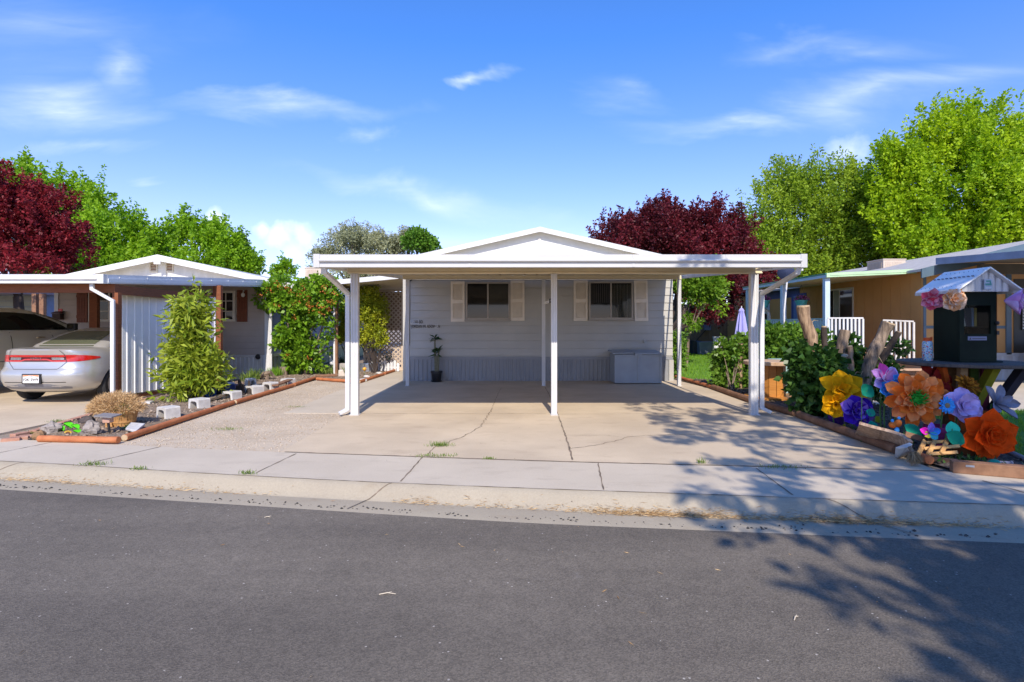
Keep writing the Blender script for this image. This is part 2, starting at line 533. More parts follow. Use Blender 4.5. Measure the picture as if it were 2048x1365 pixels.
def g2(a, b): v = G(a, b); return (v.x, v.y)

def back(x): return float(np.interp(x, XS, YB))

X0, X1, Y0 = -2.95, 4.38, 15.0          # the grey house's front wall
drive_l = [g2(690, 829), g2(548, 905)]
log_right = [g2(1352, 758), g2(1425, 779), g2(1520, 812), g2(1592, 834), g2(1795, 908), g2(1815, 918)]
DRIVE = [(-2.75, back(-2.75) + 0.012)] + [(x, back(x) + 0.012) for x in np.linspace(-2.6, 4.4, 15)] + log_right[::-1] + [(4.42, Y0 + 0.4), (X0, Y0 + 0.4), (X0 + 0.02, Y0 - 0.5)] + [g2(700, 824)]
sheet('driveway', DRIVE, 0.0, M_DRIVE, 0.05)
WALK = [g2(568, 826), g2(700, 826.5), (X0 + 0.1, Y0 - 0.6), (X0 + 0.05, 20.5), (-3.75, 20.5), g2(801, 739.5), g2(719, 766.5), g2(706, 770)]
sheet('walkway', WALK, -0.004, M_PAVE, 0.05)
GRAVEL = [(-5.9, back(-5.9) + 0.01)] + [(x, back(x) + 0.01) for x in np.linspace(-5.6, -2.7, 8)] + [g2(700, 826), g2(706, 768), g2(640, 758), g2(586, 773), g2(468, 808), g2(250, 880)]
sheet('gravel_strip', GRAVEL, -0.012, M_GRAVELBED)
LEFTDRIVE = [(-30, back(-30) + 0.012)] + [(x, back(x) + 0.012) for x in np.linspace(-29, -7.15, 16)] + [g2(185, 829), g2(326, 788), (-7.75, 17.0), (-30, 17.0)]
sheet('neighbour_driveway', LEFTDRIVE, 0.0, M_DRIVE, 0.05)
BEDL = [g2(70, 873), (-6.55, back(-6.55) + .03), (-5.9, back(-5.9) + .03), g2(250, 880), g2(468, 808), g2(586, 773), g2(631, 758), g2(674, 752), (-5.6, 17.6), (-7.45, 17.2), (-7.72, 14), g2(326, 788), g2(185, 829)]
BEDM = [g2(631, 760), g2(701, 765), g2(719, 766), g2(801, 739), (-3.75, 20.2), (-7.35, 20.2), (-7.35, 17.3), (-5.7, 17.2)]
def mound(name, poly, z, m, rng, h, seed):
    """soil as a bumpy triangulated sheet"""
    pts = scatter(rng, poly, int(1800))
    bm = bmesh.new()
    vs = [bm.verts.new((p[0], p[1], z)) for p in poly]
    f = bm.faces.new(vs)
    bmesh.ops.triangulate(bm, faces=[f])
    for _ in range(4):
        bmesh.ops.subdivide_edges(bm, edges=[e for e in bm.edges if e.calc_length() > 0.28], cuts=1, use_grid_fill=False)
        bmesh.ops.triangulate(bm, faces=bm.faces[:])
    for v in bm.verts:
        if not v.is_boundary:
            v.co.z += h * (0.35 + mnoise.noise(Vector((v.co.x * 3.3, v.co.y * 3.3, seed))) + 0.5 * mnoise.noise(Vector((v.co.x * 9, v.co.y * 9, seed))))
    me = bpy.data.meshes.new(name); bm.to_mesh(me); bm.free()
    me.polygons.foreach_set('use_smooth', [True] * len(me.polygons))
    return struct(link_mesh(name, me, m))
rg = np.random.default_rng(11)
mound('garden_soil', BEDL, 0.006, M_SOILLEFT, rg, 0.035, 1.0)
mound('garden_soil', BEDM, 0.006, M_SOILLEFT, rg, 0.03, 2.0)
BEDR = log_right + [g2(1836, 919), g2(1862, 927), g2(1900, 938), g2(2048, 953), (6.0, 5.28), (6.4, 5.5), (5.72, 6.1), (6.15, 7.2), (6.75, 8.3), (6.9, 10.5), (6.6, 13.5), (5.6, 15.2), (4.5, 15.6)]
mound('garden_soil', BEDR, 0.004, M_MULCH, rg, 0.04, 3.0)
LAWN_BACK = [(4.6, 15.4), (5.6, 15.2), (6.6, 13.5), (8.6, 14.2), (8.9, 22), (13, 23), (13, 33), (4.6, 33)]
sheet('lawn', LAWN_BACK, -0.008, M_LAWN)
LAWN_R = [(6.4, 5.5), (9.5, 5.0), (14, 4.6), (14, 9.4), (7.0, 9.9), (6.75, 8.3), (6.15, 7.2), (5.72, 6.1)]
sheet('lawn', LAWN_R, -0.008, M_LAWN)
sheet('neighbour_driveway', [(7.0, 9.9), (14, 9.4), (30, 9.2), (30, 15.4), (8.7, 15.4), (6.9, 13.6), (6.9, 10.5)], -0.004, M_PAVE, 0.04)

# grass, gravel and chips that nobody could count
xy = scatter(rg, LAWN_BACK[:6] + [(13, 30), (4.6, 30)], 26000)
stuff(blades('grass', M_GRASS, rg, xy, -0.01, 0.085, 0.014), 'bright green mown lawn beyond the garden bed')
xy = scatter(rg, LAWN_R, 22000)
stuff(blades('grass', M_GRASS, rg, xy, -0.01, 0.06, 0.01), 'green lawn beside the flower garden and right driveway')
M_PEBBLE = mat_leaf('pebbles', (0.36, 0.28, 0.20, 1), (0.60, 0.51, 0.40, 1), 0.0, 0.9)
M_CHIP = mat_leaf('bark chips', (0.05, 0.035, 0.025, 1), (0.24, 0.18, 0.13, 1), 0.0, 0.9)
M_CHIPL = mat_leaf('dry bark chips', (0.10, 0.07, 0.05, 1), (0.42, 0.33, 0.25, 1), 0.0, 0.9)
stuff(stones_mesh('gravel', M_PEBBLE, rg, scatter(rg, GRAVEL, 11000), -0.012, 0.003, 0.014), 'small tan gravel stones strewn over the dirt strip')
stuff(stones_mesh('bark_mulch', M_CHIPL, rg, scatter(rg, BEDL, 5200), 0.012, 0.008, 0.035), 'dry brown bark chips in the left garden bed')
stuff(stones_mesh('bark_mulch', M_CHIPL, rg, scatter(rg, BEDM, 1800), 0.012, 0.008, 0.035), 'dry brown bark chips around the metal tub')
stuff(stones_mesh('bark_mulch', M_CHIP, rg, scatter(rg, BEDR, 5200), 0.014, 0.008, 0.035), 'dark bark chips in the right garden bed')

# ---- joints, cracks, straw and weeds
def crack(pts, w, z=0.004, jit=0.012, step=0.07):
    mb = MB(); rows = []
    pts = [Vector((p[0], p[1], 0)) for p in pts]
    for a, b in zip(pts[:-1], pts[1:]):
        n = max(2, int((b - a).length / step))
        d = (b - a).normalized(); s = Vector((-d.y, d.x, 0))
        for i in range(n):
            p = a.lerp(b, i / n) + s * random.uniform(-jit, jit)
            ww = w * random.uniform(0.4, 1.3)
            rows.append([p - s * ww / 2 + Vector((0, 0, z)), p + s * ww / 2 + Vector((0, 0, z))])
    mb.grid(rows)
    return mb

def on_walk(a, b):   # a joint across the pavement and the kerb
    return [g2(*a), g2(*b)]
cracks = [([g2(1117, 832), g2(1131, 872), g2(1147, 924)], .022, .006), ([g2(1090, 775), g2(1104, 800), g2(1117, 832)], .014, .004),
          ([g2(700, 828), g2(1100, 828)], .01, .003), ([g2(1118, 829), g2(1480, 828)], .008, .003), ([g2(820, 795), g2(1440, 795)], .01, .003),
          ([g2(858, 909), g2(872, 893), g2(897, 885), g2(930, 872), g2(962, 853), g2(976, 832), g2(985, 815)], .012, .02),
          ([g2(985, 815), g2(993, 795), g2(1003, 775)], .008, .01),
          ([g2(1136, 899), g2(1180, 893), g2(1235, 882), g2(1256, 875), g2(1300, 871), g2(1400, 869)], .01, .02), ([g2(1130, 872), g2(1215, 871), g2(1250, 877)], .006, .012)]
mb = MB()
for p, w, j in cracks:
    m2 = crack(p, w, 0.004, j); mb.add(m2.v, m2.f)
xs = np.linspace(-2.7, 4.4, 90)
mb.grid([[Vector((x, back(x) + 0.0 + random.uniform(-.012, .0), 0.004)) for x in xs], [Vector((x, back(x) + 0.016 + random.uniform(0, .014), 0.004)) for x in xs]])
struct(mb.build('driveway_joints', M_JOINT))
mb = MB()
def walkjoint(top, bot, w=.014):
    m2 = crack([g2(*top), g2(*bot)], w, 0.004, 0.004); mb.add(m2.v, m2.f)
for t, b in (((318, 895), (160, 931)), ((592, 908), (505, 950)), ((846, 914), (798, 968)), ((1196, 927), (1208, 985)), ((1512, 937), (1592, 996)), ((110, 884), (-60, 918)), ((1965, 962), (2080, 995))):
    walkjoint(t, b)
xs = np.linspace(-6, 6, 130)
yw = np.interp(xs, XS, YW)
mb.grid([[Vector((x, y - random.uniform(.002, .009), 0.004)) for x, y in zip(xs, yw)], [Vector((x, y + random.uniform(.001, .008), 0.004)) for x, y in zip(xs, yw)]])
def kerbz(t):
    return float(np.interp(t, [0, .12, .35, .62, .82, 1], [Z_GUT, -.122, -.085, -.035, -.009, 0])) + 0.005
for x0, x1 in ((-5.35, -5.72), (-1.14, -1.36), (2.72, 3.0)):
    rows = []
    for i in range(13):
        t = 1 - i / 12; x = x0 + (x1 - x0) * (1 - t)
        y = float(np.interp(x, XS, YG)) + (float(np.interp(x, XS, YW)) - float(np.interp(x, XS, YG))) * t
        ww = random.uniform(.004, .011)
        rows.append([Vector((x - ww, y, kerbz(t))), Vector((x + ww, y, kerbz(t)))])
    mb.grid(rows)
    rows = []
    for i in range(6):
        t = i / 5; x = x1 + (x1 - x0) * 0.4 * t
        y = float(np.interp(x, XS, YG)) * (1 - t) + float(np.interp(x, XS, YR)) * t
        rows.append([Vector((x - .006, y, Z_GUT + .007 + .019 * t)), Vector((x + .006, y, Z_GUT + .007 + .019 * t))])
    mb.grid(rows)
struct(mb.build('sidewalk_joints', M_JOINT))

M_STRAW = mat_leaf('dry straw', (0.30, 0.17, 0.07, 1), (0.62, 0.45, 0.24, 1), 0.1, 0.8)
def straw(n, xlo, xhi, spread, cluster=None):
    x = xlo + (xhi - xlo) * rg.random(n)
    if cluster: x = np.concatenate([c + s * rg.normal(size=int(k)) for c, s, k in cluster])
    n = len(x)
    y = np.interp(x, XS, YG) + spread * (rg.normal(size=n))
    a = rg.random(n) * 6.28
    a = np.where(rg.random(n) < .7, rg.normal(size=n) * .5, a)
    p = np.stack([x, y, np.full(n, 0.0)], 1)
    yg = np.interp(x, XS, YG); yw = np.interp(x, XS, YW); yr = np.interp(x, XS, YR)
    t = np.clip((y - yg) / (yw - yg), 0, 1)
    z = np.interp(t, [0, .12, .35, .62, .82, 1], [Z_GUT, -.122, -.085, -.035, -.009, 0])
    tr = np.clip((yg - y) / (yg - yr), 0, 1.4)
    z = np.where(y < yg, Z_GUT + .019 * tr, z)
    p[:, 2] = z + 0.006 + rg.random(n) * 0.012
    d = np.stack([np.cos(a), np.sin(a), rg.normal(size=n) * .12], 1)
    return p, d
p1, d1 = straw(0, 0, 0, .035, [(0.95, .28, 500), (1.5, .3, 700), (2.7, .22, 520), (3.0, .3, 400), (3.6, .3, 300), (2.2, .5, 300), (-.9, .12, 60), (-4.9, .7, 420), (-3.2, .5, 160), (-.2, .4, 130)])
stuff(leaf_mesh('straw', M_STRAW, None, p1, d1, .02 + .07 * rg.random(len(p1)), .005, rg), 'dry straw and needles lying in the gutter')
xw = rg.random(420) * 11 - 6.5
yy = np.interp(xw, XS, YR) + np.abs(rg.normal(size=420)) * .05 + .005
stuff(stones_mesh('asphalt_crumbs', mat_leaf('asphalt crumbs', (0.02, 0.02, 0.02, 1), (0.10, 0.095, 0.09, 1), 0, .9), rg, np.stack([xw, yy], 1), Z_ROAD + .003, .004, .016), 'black asphalt crumbs along the edge of the gutter')

def weed(px, py, n, r, h, where):
    c = G(px, py)
    q = rg.normal(size=(n, 2)) * np.array([r, r * .35]) + np.array([[c.x, c.y]])
    t = thing('weed', where, 'weed', c, group='weeds growing in the concrete joints')
    blades('leaves', M_WEED, rg, q, 0.0, h, .007, lean=1.0, parent=t)
weed(881, 893, 150, .07, .06, 'largest green weed tuft growing in the driveway crack')
weed(872, 913, 170, .12, .03, 'low weed mat where the driveway crack meets the pavement')
weed(978, 919, 60, .035, .03, 'small weed in the pavement joint right of the crack weeds')
weed(186, 931, 90, .07, .05, 'weed tuft at the pavement joint below the potted dry bush')
weed(277, 940, 60, .045, .04, 'small weed in the kerb joint below the white stone slab')
weed(494, 949, 60, .04, .05, 'small upright weed at the kerb end of a pavement joint')
weed(1402, 928, 40, .03, .07, 'thin weed at the driveway edge in tree shadow')
weed(1560, 936, 90, .12, .03, 'flat weeds along the shaded driveway joint')
weed(455, 860, 90, .10, .04, 'weed patch on the gravel strip near the timbers')
weed(590, 815, 60, .10, .03, 'sparse weeds on gravel beside the concrete walkway')
weed(120, 845, 110, .10, .05, 'yellow green weeds beside the brick edging and rock')
weed(62, 868, 110, .09, .04, 'dry weeds at the corner of the brick edging')

# bits lying on the road
def street_bits():
    n = 70
    x = rg.random(n) * 9 - 4.5; y = 2.2 + rg.random(n) * 2.6
    k_ = y < np.interp(x, XS, YR) - .08; x, y = x[k_], y[k_]; n = len(x)
    a = rg.random(n) * 6.28
    return leaf_mesh('road_debris', M_STRAW, None, np.stack([x, y, np.full(n, Z_ROAD + .006)], 1), np.stack([np.cos(a), np.sin(a), np.full(n, .02)], 1), .015 + .05 * rg.random(n) ** 2, .006, rg)
stuff(street_bits(), 'scattered straw and twig bits lying on the asphalt')
for px, py, L_, a_, lb in ((775, 1190, .10, .1, 'pale bent twig on the asphalt below the driveway'), (1592, 1238, .06, .8, 'small white paper scrap on the asphalt at the edge of the tree shade'), (535, 1036, .05, .2, 'tiny white twig on the asphalt near the gutter')):
    c = G(px, py, Z_ROAD)
    t = thing('twig', lb, 'twig', c)
    mb = MB(); d = Vector((math.cos(a_), math.sin(a_), 0)); mb.tube([c - d * L_ * .5 + Vector((0, 0, .005)), c + Vector((0, .008, .009)), c + d * L_ * .5 + Vector((0, -.004, .005))], [.003, .0035, .002], 5); mb.tube([c + Vector((0, .008, .009)), c + Vector((.02, .03, .006))], [.0025, .0015], 5)
    mb.build('wood', mat('pale dry twig', (.55, .47, .36, 1), .8), t)
# ================================================================== the grey house
M_SIDING = mat('grey lap siding', (0.42, 0.405, 0.365, 1), 0.55, var=0.06, vscale=1.1, bump=0.05, bscale=30)
M_SKIRT = mat('blue grey skirting', (0.25, 0.255, 0.265, 1), 0.5, var=0.06, vscale=1.5)
M_GABLE = mat('pale gable panel', (0.62, 0.63, 0.62, 1), 0.55, var=0.05)
M_ROOF = mat('grey roof', (0.30, 0.31, 0.32, 1), 0.7, var=0.15, vscale=6, bump=0.2)
M_ALU = mat('beige window frame', (0.36, 0.32, 0.27, 1), 0.4, var=0.05)
M_SHUT = mat('cream shutter', (0.74, 0.66, 0.54, 1), 0.5, var=0.05, vscale=6)
M_CURT = mat('beige blinds', (0.34, 0.31, 0.26, 1), 0.7, var=0.1)
M_SCREEN = mat_glass_pane('dark window screen', (0.010, 0.010, 0.011, 1))
M_PANE = mat_glass_pane('window pane', (0.02, 0.02, 0.02, 1), 0.72)
M_REFL = mat_glass_pane('reflecting window pane', (0.035, 0.035, 0.03, 1))

house = thing('grey_house', 'grey lap sided mobile home with cream shutters behind the white carport', 'house', ((X0 + X1) / 2, Y0, 0))

def lap_wall(mb, xa, xb, y, z0, z1, pitch=0.206, out=0.02, axis='x', sgn=-1):
    """overlapping boards along x on the plane y (or along y on the plane x)"""
    z = z0; n = 0
    while z < z1 - 1e-3:
        t = min(z + pitch, z1)
        prof = [(-.006, z), (-.006, z + .016), (out, z + .0165), (out * .3, t)]
        if n == 0: pass
        for (d0, za), (d1, zb) in zip(prof[:-1], prof[1:]):
            if axis == 'x':
                mb.add([(xa, y + sgn * d0, za), (xb, y + sgn * d0, za), (xb, y + sgn * d1, zb), (xa, y + sgn * d1, zb)], [(0, 1, 2, 3)])
            else:
                mb.add([(y + sgn * d0, xa, za), (y + sgn * d0, xb, za), (y + sgn * d1, xb, zb), (y + sgn * d1, xa, zb)], [(0, 1, 2, 3)])
        # board ends
        if axis == 'x':
            for xe in (xa, xb):
                mb.add([(xe, y, z), (xe, y + sgn * out, z), (xe, y + sgn * out * .15, t), (xe, y, t)], [(0, 1, 2, 3)])
        z = t; n += 1

def ribs(mb, a, b, y, z0, z1, pitch, depth, axis='x', sgn=-1):
    """corrugated panel, ribs upright"""
    rows = [[], []]
    n = int(abs(b - a) / pitch); s = (b - a) / n
    for i in range(n):
        for t, d in ((0.0, 0), (0.12, depth), (0.38, depth), (0.5, 0)):
            u = a + s * (i + t)
            for r, z in ((0, z0), (1, z1)):
                rows[r].append(Vector((u, y + sgn * d, z)) if axis == 'x' else Vector((y + sgn * d, u, z)))
    for r, z in ((0, z0), (1, z1)):
        rows[r].append(Vector((b, y, z)) if axis == 'x' else Vector((y, b, z)))
    mb.grid(rows)

M_ROOFW = mat('pale grey metal roof', (.45, .46, .47, 1), .6, var=.08)
ZS = 0.67
mb = MB()
lap_wall(mb, X0, X1, Y0, ZS, 3.09)
mb.build('front_wall', M_SIDING, house)
mb = MB(); mb.box(X0 + .01, Y0 + .001, 0.02, X1 - .01, 31, 3.09)
mb.build('side_walls', M_SIDING, house)
mb = MB()
ribs(mb, X0 + .01, X1 - .01, Y0 - .012, 0.0, ZS - .09, .115, .016)
mb.box(X0, Y0 - .03, ZS - .09, X1, Y0, ZS - .012)
mb.build('skirting', M_SKIRT, house)
for a in ((X1 - .10, 0, X1 + .02, ZS - .095), (X0 - .02, 0, X0 + .06, 3.08)):
    mb = MB(); mb.box(a[0], Y0 - .034, a[1], a[2], Y0 + .1, a[3]); mb.build('corner_trim', M_SIDING, house)
XC = (X0 + X1) / 2 + .04
ZP, ZE = 4.12, 3.2
mb = MB()
gz = lambda x: ZP - (ZP - ZE) * abs(x - XC) / (XC - (X0 - .34)) - .004
mb.slab([(X0, Y0 - .004, 3.09), (X1, Y0 - .004, 3.09), (X1, Y0 - .004, gz(X1)), (XC, Y0 - .004, gz(XC)), (X0, Y0 - .004, gz(X0))], (0, .05, 0))
mb.build('gable', M_GABLE, house)
mb = MB(); mb.box(XC - .035, Y0 - .03, 3.1, XC + .035, Y0 - .006, 3.9)
for z in (3.35, 3.62): mb.box(XC - 1.9 + (z - 3.35) * 4, Y0 - .018, z, XC + 1.9 - (z - 3.35) * 4, Y0 - .006, z + .012)
mb.box(X0, Y0 - .02, 3.092, X1, Y0 - .0045, 3.28)
mb.build('gable_battens', M_WHITE_OLD, house)
yf = Y0 - .20
EX = .34
zl = lambda x: ZP - (ZP - ZE) * abs(x - XC) / (XC - (X0 - EX))
for s, xe in ((-1, X0 - EX), (1, X1 + EX)):
    mb = MB()
    mb.slab([(XC, yf, ZP), (xe, yf, zl(xe)), (xe, yf, zl(xe) + .05), (XC, yf, ZP + .05)], (0, 17, 0))
    mb.build('roof', M_ROOFW, house)
    mb = MB()
    mb.slab([(XC, yf - .025, ZP - .09), (xe, yf - .025, zl(xe) - .09), (xe, yf - .025, zl(xe) + .03), (XC, yf - .025, ZP + .03)], (0, .022, 0))
    mb.build('rake_board', M_WHITE, house)

def window(parent, xa, xb, za, zb, y, panes, fm=M_ALU, fw=.045):
    """sliding window standing proud of the wall: PANES = materials from left to right"""
    mb = MB()
    for a, b, c, d in ((xa, xb, zb - fw, zb), (xa, xb, za, za + fw), (xa, xa + fw, za + fw, zb - fw), (xb - fw, xb, za + fw, zb - fw)):
        mb.box(a, y - .075, c, b, y, d)
    n = len(panes)
    for i in range(1, n):
        x = xa + (xb - xa) * i / n
        mb.box(x - fw * .45, y - .07, za + fw, x + fw * .45, y - .01, zb - fw)
    mb.box(xa - .03, y - .095, za - .035, xb + .03, y, za - .002)
    w = mb.build('window', fm, parent, bevel=.004)
    for i, pm in enumerate(panes):
        a = xa + fw + (xb - xa - 2 * fw) * i / n + (.012 if i else 0)
        b = xa + fw + (xb - xa - 2 * fw) * (i + 1) / n - (.012 if i < n - 1 else 0)
        if pm is M_PANE:
            m2 = MB()
            k = max(3, int((b - a) / .085)); s = (b - a) / k
            for j in range(k):
                m2.beam((a + s * (j + .5), y - .028, za + fw), (a + s * (j + .5), y - .028, zb - fw - .03), s * .98, .003, (math.sin(.5), math.cos(.5), 0))
            m2.build('blinds', M_CURT, w)
            m2 = MB(); m2.box(a, y - .012, za + fw, b, y - .004, zb - fw); m2.build('window_backing', M_DARK, w)
        mb = MB(); mb.box(a, y - .052, za + fw, b, y - .046, zb - fw)
        mb.build('pane', pm, w)
    return w

def pxw(x): return (x - CX) / F * Y0
def pzw(y): return EZ - (y - HY) / F * Y0
w1 = window(house, pxw(932), pxw(1020), pzw(640), pzw(565), Y0 - .02, [M_SCREEN, M_REFL])
w2 = window(house, pxw(1177), pxw(1265), pzw(639), pzw(564), Y0 - .02, [M_SCREEN, M_PANE])
mb = MB()
for i in range(9):
    x = pxw(1182) + i * .058
    mb.box(x, Y0 - .0735, pzw(606), x + .028, Y0 - .0725, pzw(569))
mb.build('blinds', mat('dim blinds', (.03, .03, .03, 1), .8), w2)

def shutter(parent, xa, xb, za, zb, y, tilt=0.0, m=M_SHUT, n=13):
    mb = MB(); fw = .055; zm = (za + zb) / 2
    mb.box(xa, y - .03, za, xa + fw, y, zb); mb.box(xb - fw, y - .03, za, xb, y, zb)
    for a, b in ((za, za + .085), (zm - .05, zm + .05), (zb - .075, zb)): mb.box(xa + fw, y - .03, a, xb - fw, y, b)
    for a, b in ((za + .085, zm - .05), (zm + .05, zb - .075)):
        for i in range(n):
            z = a + (b - a) * (i + .5) / n
            mb.beam((xa + fw, y - .014, z), (xb - fw, y - .014, z), .028, .006, (0, -.75, .65))
        mb.box(xa + fw, y - .006, a, xb - fw, y, b)
    if tilt:
        c = Vector(((xa + xb) / 2, y, zb)); Rm = Matrix.Translation(c) @ Matrix.Rotation(tilt, 4, 'Y') @ Matrix.Translation(-c)
        mb.v = [tuple(Rm @ Vector(v)) for v in mb.v]
    return mb.build('shutter', m, parent)
for a, b, c, d, t in ((902, 929.5, 644, 563.5, 0), (1021, 1049, 642, 561.5, 0), (1147, 1175, 642.5, 561.5, 0), (1267, 1294, 642.5, 561.5, -.022)):
    shutter(house, pxw(a), pxw(b), pzw(c), pzw(d), Y0 - .022, t)

M_LETTER = mat('black house letters', (0.015, 0.015, 0.015, 1), .4, var=0)
M_LETTERB = mat('silver letter plate', (0.55, 0.55, 0.53, 1), .4, var=.05)
n1 = place_text('number', 'address_letters', M_LETTER, house, (pxw(822), Y0 - .03, pzw(647)))
n2 = place_text('street', 'address_letters', M_LETTER, house, (pxw(823), Y0 - .03, pzw(656)))
n2.scale.x = 1.0
for x in (822, 828, 834): mb = MB(); mb.box(pxw(x) - .012, Y0 - .0275, pzw(648.5), pxw(x) + .05, Y0 - .0245, pzw(640)); mb.build('letter_plate', M_LETTERB, house)
for x in (852, 870, 874): mb = MB(); mb.box(pxw(x) - .01, Y0 - .0275, pzw(657), pxw(x) + .035, Y0 - .0245, pzw(649.5)); mb.build('letter_plate', M_LETTERB, house)

# ---- bits on the wall
t = thing('wall_ornament', 'black diamond shaped square frame hanging at the top left of the grey wall', 'ornament', (pxw(821), Y0 - .03, pzw(557)))
mb = MB()
c = Vector((pxw(821), Y0 - .05, pzw(557))); r = .085
cs = [c + Vector((math.cos(R(a)) * r, 0, math.sin(R(a)) * r)) for a in (0, 90, 180, 270)]
for a, b in zip(cs, cs[1:] + cs[:1]): mb.beam(a, b, .02, .028)
mb.build('frame', M_BLACK, t)
mb = MB(); mb.tube([cs[1], cs[1] + Vector((0.02, .03, .12))], .006, 6); mb.tube([cs[3] + Vector((0, .02, 0)), cs[3] + Vector((-.01, .028, -.6)), cs[3] + Vector((-.015, .028, -1.75))], .005, 5)
mb.build('cable', M_BLACK, t)
t = thing('outlet_cover', 'small grey outlet cover low on the siding above the storage box', 'cover', (pxw(1289), Y0 - .02, pzw(683)))
mb = MB(); mb.lathe([(.0, .03), (.04, .028), (.05, 0)], 12, Matrix.Translation((pxw(1289), Y0 - .015, pzw(683))) @ Matrix.Rotation(R(90), 4, 'X')); mb.build('cover', M_SIDING, t, smooth=True)

# ================================================================== the carport
carport = thing('carport', 'flat roofed white double carport on slim posts in front of the grey house', 'carport', (.7, 11, 0))
M_FASC = mat('light grey gutter metal', (0.52, 0.515, 0.51, 1), .4, var=.04, vscale=1.5)
CY0, CXL, CXR = 7.86, -2.84, 4.22
zr = lambda y: 2.50 + (y - CY0) / 7.0 * .38           # top of the deck
M_PAN = mat('carport ceiling', (0.70, 0.60, 0.40, 1), 0.5, var=0.05)  # white ceiling; warm bounce light is mixed into its colour
mb = MB()
n = 24; rows_b, rows_t = [], []
for y, fl in ((CY0 + .02, 0), (14.9, .15)):
    b, tt = [], []
    for i in range(n):
        for t_, d in ((0, 0), (.42, 0), (.46, .05), (.54, .05), (.58, 0)):
            x = CXL + .04 + (CXR + fl - CXL - .08) * (i + t_) / n
            b.append(Vector((x, y, zr(y) - .06 + d)))
    rows_b.append(b)
mb.grid(rows_b)
mb.build('roof_deck', M_PAN, carport, solid=.004)
mb = MB()
prof = [(-.0, .0), (-.0, .07), (-.035, .078), (-.045, .092), (-.035, .106), (-.0, .115), (-.0, .182), (.10, .186), (.12, .17), (.12, .0)]
Zb = 2.337
pr = [Vector((CXL + .09, CY0 + a, Zb + b)) for a, b in prof]
mb.slab(pr, (CXR - CXL - .18, 0, 0))
for xe in (CXL, CXR - .09): mb.box(xe, CY0 - .006, Zb - .004, xe + .09, CY0 + .14, Zb + .19)
for xj in (-.62, 1.72, 3.05): mb.box(xj, CY0 - .004, Zb + .002, xj + .035, CY0 + .001, Zb + .069); mb.box(xj, CY0 - .004, Zb + .118, xj + .035, CY0 + .001, Zb + .181)
mb.build('front_gutter', M_FASC, carport, bevel=.004)
for xe in (CXL + .002, CXR - .032):
    mb = MB()
    xf = xe + (.15 if xe > 0 else 0)
    mb.slab([(xe, CY0 + .145, Zb + .01), (xf, 14.9, zr(14.9) - .13), (xf, 14.9, zr(14.9) + .03), (xe, CY0 + .145, Zb + .185)], (.03, 0, 0))
    mb.build('side_fascia', M_WHITE, carport)
PY, RY = 9.27, 13.75
mb = MB(); mb.box(-2.76, PY - .055, 2.378, 4.19, PY + .055, zr(PY) - .065); mb.box(-2.76, PY - .075, 2.378, 4.19, PY - .056, 2.395); mb.box(-2.76, PY - .07, 2.43, 4.19, PY - .056, 2.445)
mb.build('front_beam', M_PAN, carport, bevel=.003)
mb = MB(); mb.box(-2.72, RY - .05, 2.66, 4.22, RY + .05, zr(RY) - .065); mb.box(-2.72, RY - .065, 2.66, 4.22, RY - .051, 2.675)
mb.build('rear_beam', M_PAN, carport, bevel=.003)

def post(x, y, w, top):
    mb = MB()
    mb.box(x - w / 2, y - .04, 0.012, x + w / 2, y + .04, top)
    for s in (-1, 0, 1): mb.box(x + s * w * .38 - w * .09, y - .053, 0.012, x + s * w * .38 + w * .09, y - .0405, top)
    o = mb.build('post', M_WHITE, carport, bevel=.004)
    mb = MB(); mb.box(x - w * .62, y - .075, 0.001, x + w * .62, y + .075, 0.011)
    mb.build('base_plate', M_WHITE_OLD, o)
for x, w in ((-2.645, .13), (.708, .10), (4.07, .135)): post(x, PY, w, 2.376)
for x in (-2.61, .79, 4.175): post(x, RY, .085, 2.658)

def downspout(parent, pts, w, m, kick=None, flat=.055):
    mb = MB()
    pts = [Vector(p) for p in pts]
    for a, b in zip(pts[:-1], pts[1:]):
        d = (b - a).normalized()
        up = (0, 1, 0) if abs(d.z) > .9 else (0, 0, 1)
        mb.beam(a - d * flat * .3, b + d * flat * .3, w, flat, up)
    return mb.build('downspout', m, parent, bevel=.01)
xl = -2.645 - .115
downspout(carport, [(CXL + .12, CY0 + .08, Zb), (CXL + .12, CY0 + .12, Zb - .06), (xl, PY - .03, 2.04), (xl, PY - .03, .10), (xl - .10, PY - .12, .045)], .075, M_WHITE)
xr = 4.07 + .125
downspout(carport, [(CXR - .08, CY0 + .08, Zb), (CXR - .08, CY0 + .12, Zb - .07), (xr, PY - .03, 2.03), (xr, PY - .03, .12), (xr + .13, PY - .06, .055)], .075, M_WHITE)
t = thing('gutter_box', 'small white box fixed under the right end of the carport gutter', 'light', (3.75, CY0 + .2, 2.33))
mb = MB(); mb.box(3.62, CY0 + .16, 2.315, 3.80, CY0 + .30, 2.345); mb.build('housing', M_WHITE, t, bevel=.005)
mb = MB(); mb.box(3.64, CY0 + .18, 2.311, 3.78, CY0 + .28, 2.3145); mb.build('lens', mat('pale box base', (.8, .8, .75, 1), .3, var=0), t)  # made-up lamp lens on a small bright box of unknown use

t = thing('bracket', 'short white bracket arm sticking out behind the middle carport post', 'bracket', (.72, 10.2, 1.95))
mb = MB(); mb.beam(P(1090.5, 606, 10.2), P(1104, 601.5, 9.34), .05, .035); mb.build('arm', M_WHITE, t); mb = MB(); mb.obox(P(1102, 602, 9.36), (.06, .04, .07)); mb.build('clamp', M_BLACK, t)

